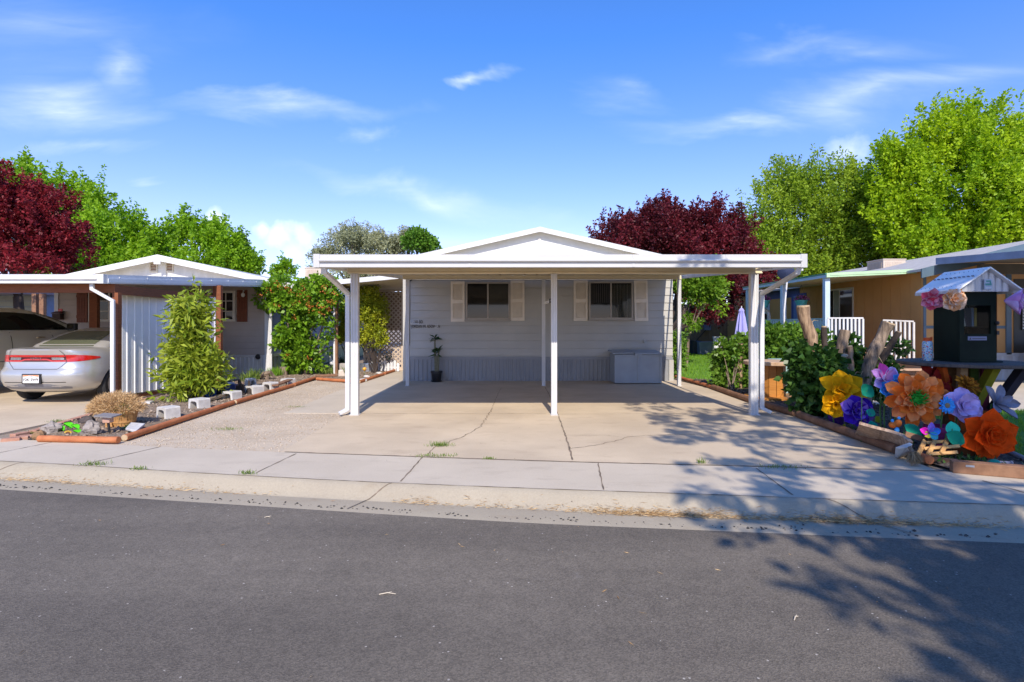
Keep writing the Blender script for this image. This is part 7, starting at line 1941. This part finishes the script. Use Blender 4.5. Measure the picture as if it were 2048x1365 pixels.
tp = np.array(P(1826, 905, 5.9)); d = np.c_[rb.normal(size=n) * .45 + .1, rb.normal(size=n) * .2 - .25, -np.ones(n)]
leaf_mesh('bristles', mat_leaf('broom straw', (.22, .14, .07, 1), (.46, .33, .19, 1), .1, .8), t, tp + rb.normal(size=(n, 3)) * .012, d, .125, .005, rb)
mb = MB(); mb.tube([Vector(tp) + Vector((0, 0, -.01)), Vector(tp) + Vector((-.01, .04, .05))], .02, 8); mb.build('binding', M_BARK, t)
t = thing('mini_pallet', 'little honey coloured wooden slat rack tipped over by the timber', 'wood rack', G(1875, 930))
M_HON = mat_wood('honey wood', (.36, .17, .05, 1), (.62, .36, .12, 1), .6, 8)
o = P(1835, 912, 6.0); ux = (P(1912, 905, 6.0) - o); uy = P(1848, 882, 6.25) - o
def bp_(u, v, w=0): return o + ux * u + uy * v + Vector((0, -.0, w))
mb = MB()
for u in (0.0, .28, .62): mb.beam(bp_(u, 0), bp_(u + .02, 1), .045, .02, (0, -1, .5))
mb.build('rails', M_HON, t, bevel=.002)
mb = MB()
for v in (.95, .55, .15): mb.beam(bp_(.05 if v > .5 else .3, v, -.02), bp_(1.0, v - .05, -.02), .035, .05, (0, -1, .5))
mb.build('slats', M_HON, t, bevel=.002)
mb = MB(); mb.beam(G(1833, 921) + Vector((0, .02, .03)), G(1918, 934) + Vector((0, .02, .05)), .03, .05); mb.beam(P(1810, 868, 6.4), P(1865, 884, 6.3), .04, .06); mb.build('boards', M_OLDTIMBER, t, bevel=.002)
gbp = G(1994, 938)
t = thing('glass_ball', 'small green glass ball half sunk in the mulch', 'glass ball', gbp); mb = MB(); mb.ball(gbp + Vector((0, .03, .035)), .062, 18, 12); mb.build('ball', mat('sea green glazed glass', (.01, .26, .16, 1), .08, var=.1), t, smooth=True)
sl_ = G(2014, 934)
t = thing('solar_light', 'fallen clear stick light lying right of the green glass ball', 'light', sl_); mb = MB(); mb.tube([sl_ + Vector((-.05, .05, .03)), sl_ + Vector((.06, .03, .03))], .022, 10); mb.tube([sl_ + Vector((.062, .03, .03)), sl_ + Vector((.08, .025, .03))], .028, 10); mb.build('tube', M_GREY, t, smooth=True)
hs = [G(1962, 888), G(1990, 898), G(2030, 914), G(2075, 934)]
t = thing('border_pipe', 'grey plastic edging pipe between the mulch and right lawn', 'edging', hs[1]); mb = MB(); mb.tube([h + Vector((0, 0, .025)) for h in hs], .03, 10); mb.build('pipe', mat('grey edging', (.32, .33, .36, 1), .6), t, smooth=True)

# ---- the little library on its spool table
TX0 = Vector((5.93, 7.22, 0)); ZT = 1.035
t = thing('spool_table', 'dark round table on painted wooden legs carrying the library box', 'table', TX0)
M_DKW = mat_wood('dark weathered wood', (.045, .035, .03, 1), (.11, .085, .07, 1), .7, 8, (8, 1, 1))
mb = MB(); mb.lathe([(0, ZT - .05), (.72, ZT - .05), (.735, ZT - .04), (.735, ZT - .01), (.72, ZT), (0, ZT)], 44, Matrix.Translation(TX0)); mb.build('top', M_DKW, t)
def brace(p0, p1, w, h, m, nm='brace'): mb = MB(); mb.beam(p0, p1, w, h, (0, -1, 0)); mb.build(nm, m, t, bevel=.004)
zt = ZT - .052
brace((TX0.x - .50, 6.95, zt), (TX0.x - .22, 7.1, .28), .06, .09, paper('orange painted wood', (.46, .09, .015, 1), .15))
brace((TX0.x - .28, 6.9, zt), (TX0.x - .26, 6.98, .0), .09, .07, mat_wood('bare wood leg', (.20, .12, .06, 1), (.34, .22, .11, 1)), 'leg')
brace((TX0.x + .10, 6.88, zt), (TX0.x - .12, 6.95, .45), .09, .12, paper('olive painted wood', (.20, .19, .015, 1), .15))
brace((TX0.x + .45, 6.85, zt), (TX0.x + .14, 6.95, .42), .09, .12, paper('charcoal wood', (.035, .03, .04, 1), .15))
mb = MB(); mb.tube([TX0 + Vector((0, .05, 0)), TX0 + Vector((0, .05, zt))], .2, 20)
mb.build('drum', paper('brown painted drum', (.10, .055, .025, 1), .35), t, smooth=True)
for dx, m in ((-.16, paper('violet painted stave', (.07, .04, .26, 1), .2)), (.14, paper('plum painted stave', (.14, .02, .05, 1), .2)), (.0, paper('green painted stave', (.05, .09, .02, 1), .2))):
    mb = MB(); mb.box(TX0.x + dx - .05, 7.05, 0, TX0.x + dx + .05, 7.075, zt); mb.build('stave', m, t)
mb = MB(); mb.lathe([(0, 0), (.42, 0), (.42, .05), (0, .05)], 32, Matrix.Translation(TX0)); mb.build('base', M_DKW, t)
lx0, lx1, ly0, ly1 = 5.70, 6.17, 7.0, 7.44
lb_ = thing('little_library', 'dark green book box with a tin gable roof on the round table', 'book box', ((lx0 + lx1) / 2, 7.2, ZT))
M_LIBG = mat('dark green paint', (.006, .013, .008, 1), .6, var=.3, vscale=3, spec=.15)
zb_, ze = ZT + .002, 1.93
mb = MB()
mb.box(lx0, ly0 + .03, zb_, lx0 + .02, ly1, ze); mb.box(lx1 - .02, ly0 + .03, zb_, lx1, ly1, ze); mb.box(lx0 + .0205, ly1 - .02, zb_, lx1 - .0205, ly1, ze); mb.box(lx0 + .0205, ly0 + .03, zb_, lx1 - .0205, ly1 - .0205, zb_ + .03); mb.box(lx0 + .0205, ly0 + .1, 1.475, lx1 - .0205, ly1 - .0205, 1.49)
mb.box(lx0 - .03, ly0 - .05, zb_, lx1 + .04, ly1, zb_ + .014)
mb.build('cabinet', M_LIBG, lb_, bevel=.003)
wz0, wz1, wx0, wx1 = 1.395, 1.76, lx0 + .055, lx1 - .075
mb = MB()
for a, b, c_, d_ in ((lx0, lx1, zb_ + .016, wz0), (lx0, lx1, wz1, ze), (lx0, wx0, wz0, wz1), (wx1, lx1, wz0, wz1)): mb.box(a, ly0, c_, b, ly0 + .028, d_)
dr = mb.build('door', M_LIBG, lb_)
mb = MB(); mb.box(wx0, ly0 + .012, wz0, wx1, ly0 + .016, wz1); mb.build('door_glass', mat_glass_pane('library glass', (.02, .02, .02, 1), .9), dr)
mb = MB(); mb.ball((lx1 - .01, ly0 - .02, 1.535), (.025, .02, .025)); mb.obox((lx1 + .0, ly0 - .012, 1.41), (.03, .02, .05)); mb.build('handle', M_BLACK, dr)
mb = MB(); mb.box(wx0 + .045, ly0 - .004, 1.315, wx0 + .285, ly0 - .0005, 1.365); pl_ = mb.build('name_plate', mat('blue grey plate', (.16, .18, .30, 1), .35), dr)
mb = MB(); mb.slab([(wx0 + .06, ly0 - .0065, 1.325), (wx0 + .085, ly0 - .0065, 1.325), (wx0 + .075, ly0 - .0065, 1.352)], (0, .002, 0)); mb.box(wx0 + .1, ly0 - .0065, 1.333, wx0 + .27, ly0 - .0045, 1.34); mb.build('marks', M_LETTER, pl_)
# tin roof
rx0, rx1, ry0, ry1, rzE, rzP, rxc = 5.56, 6.35, 6.84, 7.58, 1.94, 2.215, 5.955
M_TIN = mat('pale tin roof', (.80, .80, .78, 1), .5, metal=.0, var=.07, vscale=4, bump=.15, bscale=12)
for xa_, sgn in ((rx0, -1), (rx1, 1)):
    mb = MB(); mb.slab([(rxc, ry0, rzP), (xa_, ry0, rzE), (xa_, ry1, rzE), (rxc, ry1, rzP)], (0, 0, .022)); mb.build('roof', M_TIN, lb_, bevel=.004)
    mb = MB(); mb.beam((xa_ - sgn * .01, ry0, rzE - .012), (xa_ - sgn * .01, ry1, rzE - .012), .035, .035); mb.build('eave_edge', mat('worn white eave', (.55, .52, .49, 1), .7, var=.25, vscale=20), lb_)
mb = MB()
for i in range(10):
    f = i / 9; p = Vector((rxc - .17, ry0 + .06 + f * .62, 0)); p.z = rzP - (rzP - rzE) * .17 / (rxc - rx0) + .026; mb.obox(p, (.03, .035, .008), Matrix.Rotation(R(35), 3, 'Y'))
    for u in (.06, .34): q_ = Vector((rxc - u, ry0 + .04 + f * .66, 0)); q_.z = rzP - (rzP - rzE) * u / (rxc - rx0) + .023; mb.ball(q_, .006, 6, 4)
mb.build('rivets', mat('dark rivets', (.16, .17, .22, 1), .5), lb_)
mb = MB(); ribs(mb, 0, 1, 0, 0, 1, .2, .05)
mb = MB(); N = 40
for i in range(N):
    xa_ = rx0 + .1 + (rx1 - rx0 - .2) * i / N; xb_ = rx0 + .1 + (rx1 - rx0 - .2) * (i + 1) / N
    hz = lambda x: rzP - (rzP - rzE) * abs(x - rxc) / (rxc - rx0) - .004
    wv = lambda x: ry0 + .07 + .008 * math.sin((x - rx0) * 2 * math.pi / .085)
    mb.add([(xa_, wv(xa_), ze), (xb_, wv(xb_), ze), (xb_, wv(xb_), hz(xb_)), (xa_, wv(xa_), hz(xa_))], [(0, 1, 2, 3)])
mb.build('gable_panel', mat('corrugated tin gable', (.42, .43, .46, 1), .4, metal=.3, var=.08), lb_, smooth=True, angle=60)
sg = Vector((rxc + .015, ry0 + .052, 2.02))
mb = MB(); mb.box(sg.x - .05, sg.y, sg.z - .065, sg.x + .05, sg.y + .006, sg.z + .065); gs_ = mb.build('small_sign', mat('pale blue sign', (.40, .46, .55, 1), .4), lb_)
mb = MB(); mb.box(sg.x - .04, sg.y - .002, sg.z - .015, sg.x + .04, sg.y - .0005, sg.z + .012); mb.box(sg.x - .03, sg.y - .002, sg.z + .03, sg.x + .03, sg.y - .0005, sg.z + .048); mb.ball((sg.x + .025, sg.y, sg.z + .02), (.012, .002, .012), 8, 5); mb.build('emblem', mat('sign teal', (.03, .24, .22, 1), .4), gs_)
mb = MB(); mb.box(sg.x - .035, sg.y - .002, sg.z - .052, sg.x + .035, sg.y - .0005, sg.z - .038); mb.build('white_strip', M_WHITE, gs_)
books = [(.03, .25, 0, (.30, .05, .10, 1), 'red spined book leftmost on the library shelf'), (.024, .26, .14, (.06, .07, .16, 1), 'leaning navy book beside the red one'), (.03, .255, .2, (.46, .46, .42, 1), 'leaning pale book in the middle of the library shelf'), (.026, .24, .24, (.05, .05, .07, 1), 'leaning black book right of the pale one'), (.03, .24, .02, (.12, .20, .30, 1), 'upright blue book right of the leaning books'), (.028, .24, 0, (.42, .30, .06, 1), 'upright yellow brown book at the right of the shelf')]
x = wx0 + .02
for i, (w, h, tl, cm, lbl) in enumerate(books):
    b = Vector((x, ly0 + .19, 1.492))
    t = thing('book', lbl, 'book', b)
    M = Matrix.Translation(b) @ Matrix.Rotation(-tl, 4, 'Y')
    mb = MB()
    for s in (-1, 1): mb.obox(M @ Vector((w / 2 + s * (w / 2 - .002), 0, h / 2)), (.003, .15, h), M)
    mb.obox(M @ Vector((w / 2, -.0735, h / 2)), (w - .0005, .003, h), M)
    mb.build('cover', mat('book cover', cm, .5), t)
    mb = MB(); mb.obox(M @ Vector((w / 2, .003, h / 2)), (w - .008, .14, h - .008), M); mb.build('pages', M_CREAM, t)
    x += w + .008 + (.03 if tl > .1 and i == 3 else .0)
# bottle
bt_ = Vector((5.57, 7.22, ZT + .001)); bt_ = Vector(P(1855, 716, 7.3)); bt_.z = ZT + .001
t = thing('water_bottle', 'light blue floral water bottle with orange lid on the round table', 'bottle', bt_)
def mat_floral():
    m, nt, b, out = _nt('floral print')
    v = _vec(nt); c = (.34, .52, .66, 1)
    for sc_, off, colr, th in ((30, 0, (.55, .05, .05, 1), .32), (42, 3.3, (.06, .09, .30, 1), .30), (37, 7.7, (.08, .26, .14, 1), .26), (33, 5.1, (.70, .62, .38, 1), .30)):
        mp = nt.nodes.new('ShaderNodeMapping'); mp.inputs['Location'].default_value = (off, off, off); nt.links.new(v, mp.inputs[0])
        vo = nt.nodes.new('ShaderNodeTexVoronoi'); vo.inputs['Scale'].default_value = sc_; nt.links.new(mp.outputs[0], vo.inputs['Vector'])
        ls = nt.nodes.new('ShaderNodeMath'); ls.operation = 'LESS_THAN'; ls.inputs[1].default_value = th; nt.links.new(vo.outputs['Distance'], ls.inputs[0])
        c = _mix(nt, ls.outputs[0], c, colr)
    nt.links.new(c, b.inputs['Base Color']); b.inputs['Roughness'].default_value = .35
    return m
mb = MB(); mb.lathe([(0, 0), (.056, 0), (.06, .006), (.06, .235), (.055, .25), (.044, .262), (0, .262)], 26, Matrix.Translation(bt_)); mb.build('body', mat_floral(), t, smooth=True)
mb = MB(); mb.lathe([(.046, .263), (.046, .30), (.042, .306), (0, .306)], 22, Matrix.Translation(bt_)); mb.tube([bt_ + Vector((.03, 0, .30)), bt_ + Vector((.058, 0, .315)), bt_ + Vector((.062, 0, .275))], .008, 6); mb.build('lid', paper('orange lid', (.58, .10, .03, 1)), t, smooth=True)
# flowers hung on the library
bloom('paper_flower', 'rosy pink paper flower under the left eave of the library', P(1865, 598, 7.25), [(6, .15, .13, 20, .35, .02, .7, 265, 0, .03), (5, .11, .1, 45, .5, 0, .4, 20, .02, .02)], [paper('rose paper', (.68, .10, .20, 1)), paper('light rose paper', (.72, .28, .38, 1))], -35, -15, (paper('rose centre', (.60, .05, .10, 1)), .03, 'ball'), stem=False, seed=31)
bloom('paper_flower', 'peach paper rose under the front left eave of the library', P(1905, 600, 6.9), [(7, .145, .14, 14, .3, .0, .15, 10, 0, .05), (6, .105, .11, 38, .45, 0, .15, 30, .02, .04), (5, .06, .07, 62, .6, 0, .1, 0, .03, .02)], [paper('pale peach', (.72, .52, .38, 1)), paper('peach', (.72, .36, .16, 1))], -10, 0, (paper('peach centre', (.66, .26, .08, 1)), .025, 'ball'), stem=False, seed=32)
bloom('paper_flower', 'lilac pink paper tulip under the right eave of the library', P(2008, 602, 6.9), [(5, .23, .16, 42, .5, .0, .5, 0, 0, .02), (5, .2, .14, 62, .5, 0, .4, 30, .02, .01)], [paper('orchid paper', (.54, .26, .60, 1)), paper('pale orchid paper', (.60, .40, .66, 1))], 40, -5, None, stem=False, seed=33)
# ================================================================== sky, sun and camera
SUN_EL, SUN_DX = 39.4, 0.05
sunv = Vector((SUN_DX, -1, 0)).normalized() * math.cos(R(SUN_EL)) + Vector((0, 0, math.sin(R(SUN_EL))))
w = bpy.data.worlds.new('World'); SC.world = w; w.use_nodes = True
nt = w.node_tree
for n in list(nt.nodes): nt.nodes.remove(n)
out = nt.nodes.new('ShaderNodeOutputWorld'); bg = nt.nodes.new('ShaderNodeBackground')
nt.links.new(bg.outputs[0], out.inputs[0])
sky = nt.nodes.new('ShaderNodeTexSky'); sky.sky_type = 'NISHITA'; sky.sun_disc = False
sky.sun_elevation = R(SUN_EL)
sky.sun_rotation = math.atan2(sunv.x, sunv.y)
sky.air_density = 1.0; sky.dust_density = 0.6; sky.ozone_density = 2.0; sky.altitude = 1300
tc = nt.nodes.new('ShaderNodeTexCoord')
# high cirrus: long soft streaks, each a stretched patch of the sky broken up by streaky noise
sep = nt.nodes.new('ShaderNodeSeparateXYZ'); nt.links.new(tc.outputs['Generated'], sep.inputs[0])
def _m(op, a, b=None):
    n = nt.nodes.new('ShaderNodeMath'); n.operation = op
    for i, v in enumerate((a, b)):
        if v is None: continue
        if isinstance(v, (int, float)): n.inputs[i].default_value = v
        else: nt.links.new(v, n.inputs[i])
    return n.outputs[0]
yy = _m('MAXIMUM', sep.outputs[1], 0.05)
cb = nt.nodes.new('ShaderNodeCombineXYZ'); nt.links.new(_m('DIVIDE', sep.outputs[0], yy), cb.inputs[0]); nt.links.new(_m('DIVIDE', sep.outputs[2], yy), cb.inputs[1])
def streaky(scale, s, detail, rot=0):
    mp = nt.nodes.new('ShaderNodeMapping'); mp.inputs['Scale'].default_value = s; mp.inputs['Rotation'].default_value = (0, 0, R(rot))
    nt.links.new(cb.outputs[0], mp.inputs[0])
    n = nt.nodes.new('ShaderNodeTexNoise'); n.inputs['Scale'].default_value = scale; n.inputs['Detail'].default_value = detail; n.inputs['Roughness'].default_value = .55; n.inputs['Distortion'].default_value = .6
    nt.links.new(mp.outputs[0], n.inputs['Vector'])
    return n
wn_ = streaky(2.8, (1, 2.6, 1), 9)
wv_ = nt.nodes.new('ShaderNodeVectorMath'); wv_.operation = 'MULTIPLY_ADD'; nt.links.new(wn_.outputs['Color'], wv_.inputs[0]); wv_.inputs[1].default_value = (.42, .15, 0); nt.links.new(cb.outputs[0], wv_.inputs[2])
fine = _m('MULTIPLY', _ramp(nt, streaky(2.6, (1, 5.5, 1), 9, 6).outputs['Fac'], .30, .70), _m('ADD', _m('MULTIPLY', _ramp(nt, streaky(9, (1, 6, 1), 9, 4).outputs['Fac'], .25, .75), .7), .45))
acc = None
for px, py, a_, b_, rot, k_ in ((110, 200, 260, 70, 2, 1.0), (255, 120, 110, 100, 0, .55), (70, 60, 420, 110, 0, .30), (570, 203, 300, 36, 4, .8), (955, 146, 100, 18, 0, .95), (752, 260, 70, 24, 0, .5), (1480, 238, 300, 40, -3, .8), (1790, 175, 320, 65, -14, .7), (1235, 190, 100, 36, 8, .5), (860, 390, 400, 38, 11, .55), (150, 292, 170, 22, 0, .45), (1650, 85, 220, 45, -4, .4), (300, 351, 70, 12, 0, .5), (1000, 500, 1500, 60, 0, .22)):
    mp = nt.nodes.new('ShaderNodeMapping'); mp.vector_type = 'TEXTURE'
    mp.inputs['Location'].default_value = ((px - CX) / F + .21, (HY - py) / F + .075, 0); mp.inputs['Rotation'].default_value = (0, 0, R(-rot)); mp.inputs['Scale'].default_value = (a_ / F, b_ / F, 1)
    nt.links.new(wv_.outputs[0], mp.inputs[0])
    ln = nt.nodes.new('ShaderNodeVectorMath'); ln.operation = 'LENGTH'; nt.links.new(mp.outputs[0], ln.inputs[0])
    q = _ramp(nt, ln.outputs['Value'], 1.0, 0.0); q = _m('MULTIPLY', _m('POWER', q, 1.5), k_ * 1.35)
    acc = q if acc is None else _m('MAXIMUM', acc, q)
ahead = _ramp(nt, sep.outputs[1], .05, .25)
mmo = _m('MULTIPLY', _m('MULTIPLY', acc, ahead), _m('ADD', _m('MULTIPLY', fine, .88), .14))
# a bank of white cumulus low behind the left trees
def blob(px, py, r, k):
    d = Vector(((px - CX) / F, 1, (HY - py) / F)).normalized()
    vm = nt.nodes.new('ShaderNodeVectorMath'); vm.operation = 'DISTANCE'; nt.links.new(tc.outputs['Generated'], vm.inputs[0]); vm.inputs[1].default_value = d
    n = nt.nodes.new('ShaderNodeTexNoise'); n.inputs['Scale'].default_value = 34; n.inputs['Detail'].default_value = 6; nt.links.new(tc.outputs['Generated'], n.inputs['Vector'])
    a = nt.nodes.new('ShaderNodeMath'); a.operation = 'MULTIPLY_ADD'; nt.links.new(n.outputs['Fac'], a.inputs[0]); a.inputs[1].default_value = -r * 1.9; nt.links.new(vm.outputs['Value'], a.inputs[2])
    return _ramp(nt, a.outputs[0], r * .1, r * .1 - r * k * 1.5)
fac = mmo
for px, py, r, k in ((560, 468, .026, .5), (612, 476, .026, .5), (525, 458, .017, .5), (590, 500, .030, .9), (432, 440, .020, .5), (480, 478, .014, .6), (1700, 305, .03, .9)):
    mx = nt.nodes.new('ShaderNodeMath'); mx.operation = 'MAXIMUM'; nt.links.new(fac, mx.inputs[0]); nt.links.new(blob(px, py, r, k), mx.inputs[1]); fac = mx.outputs[0]
hz = _ramp(nt, sep.outputs[2], .16, .46)
tint = _mix(nt, 1.0, sky.outputs[0], _mix(nt, hz, (1.06, .97, 1.22, 1), (.50, .95, 1.60, 1)), 'MULTIPLY')
cl = nt.nodes.new('ShaderNodeMath'); cl.operation = 'MULTIPLY'; cl.inputs[1].default_value = .58; nt.links.new(fac, cl.inputs[0])
colr = _mix(nt, cl.outputs[0], tint, (7.2, 7.7, 8.9, 1))
nt.links.new(colr, bg.inputs[0]); bg.inputs[1].default_value = 0.128

sl = bpy.data.lights.new('sun', 'SUN'); sl.energy = 3.8; sl.angle = R(.55); sl.color = (1.0, .90, .77)
so = bpy.data.objects.new('sun', sl); COL.objects.link(so); so.rotation_euler = (-sunv).to_track_quat('-Z', 'Y').to_euler(); so.location = (3, -20, 20)

cam = bpy.data.cameras.new('camera'); co = bpy.data.objects.new('camera', cam); COL.objects.link(co)
co.location = (0, 0, EZ); co.rotation_euler = (R(90), 0, 0)
cam.sensor_width = 36; cam.lens = F / 2048 * 36; cam.shift_y = -(682.5 - HY) / 2048
cam.clip_start = .05; cam.clip_end = 2000
SC.camera = co
SC.view_settings.view_transform = 'Standard'; SC.view_settings.look = 'None'; SC.view_settings.gamma = 1; SC.view_settings.use_curve_mapping = False
SC.view_settings.exposure = 0.6
SC.render.engine = 'CYCLES'
SC.cycles.max_bounces = 8; SC.cycles.diffuse_bounces = 4; SC.cycles.transparent_max_bounces = 12; SC.cycles.transmission_bounces = 4
SC.cycles.use_denoising = True
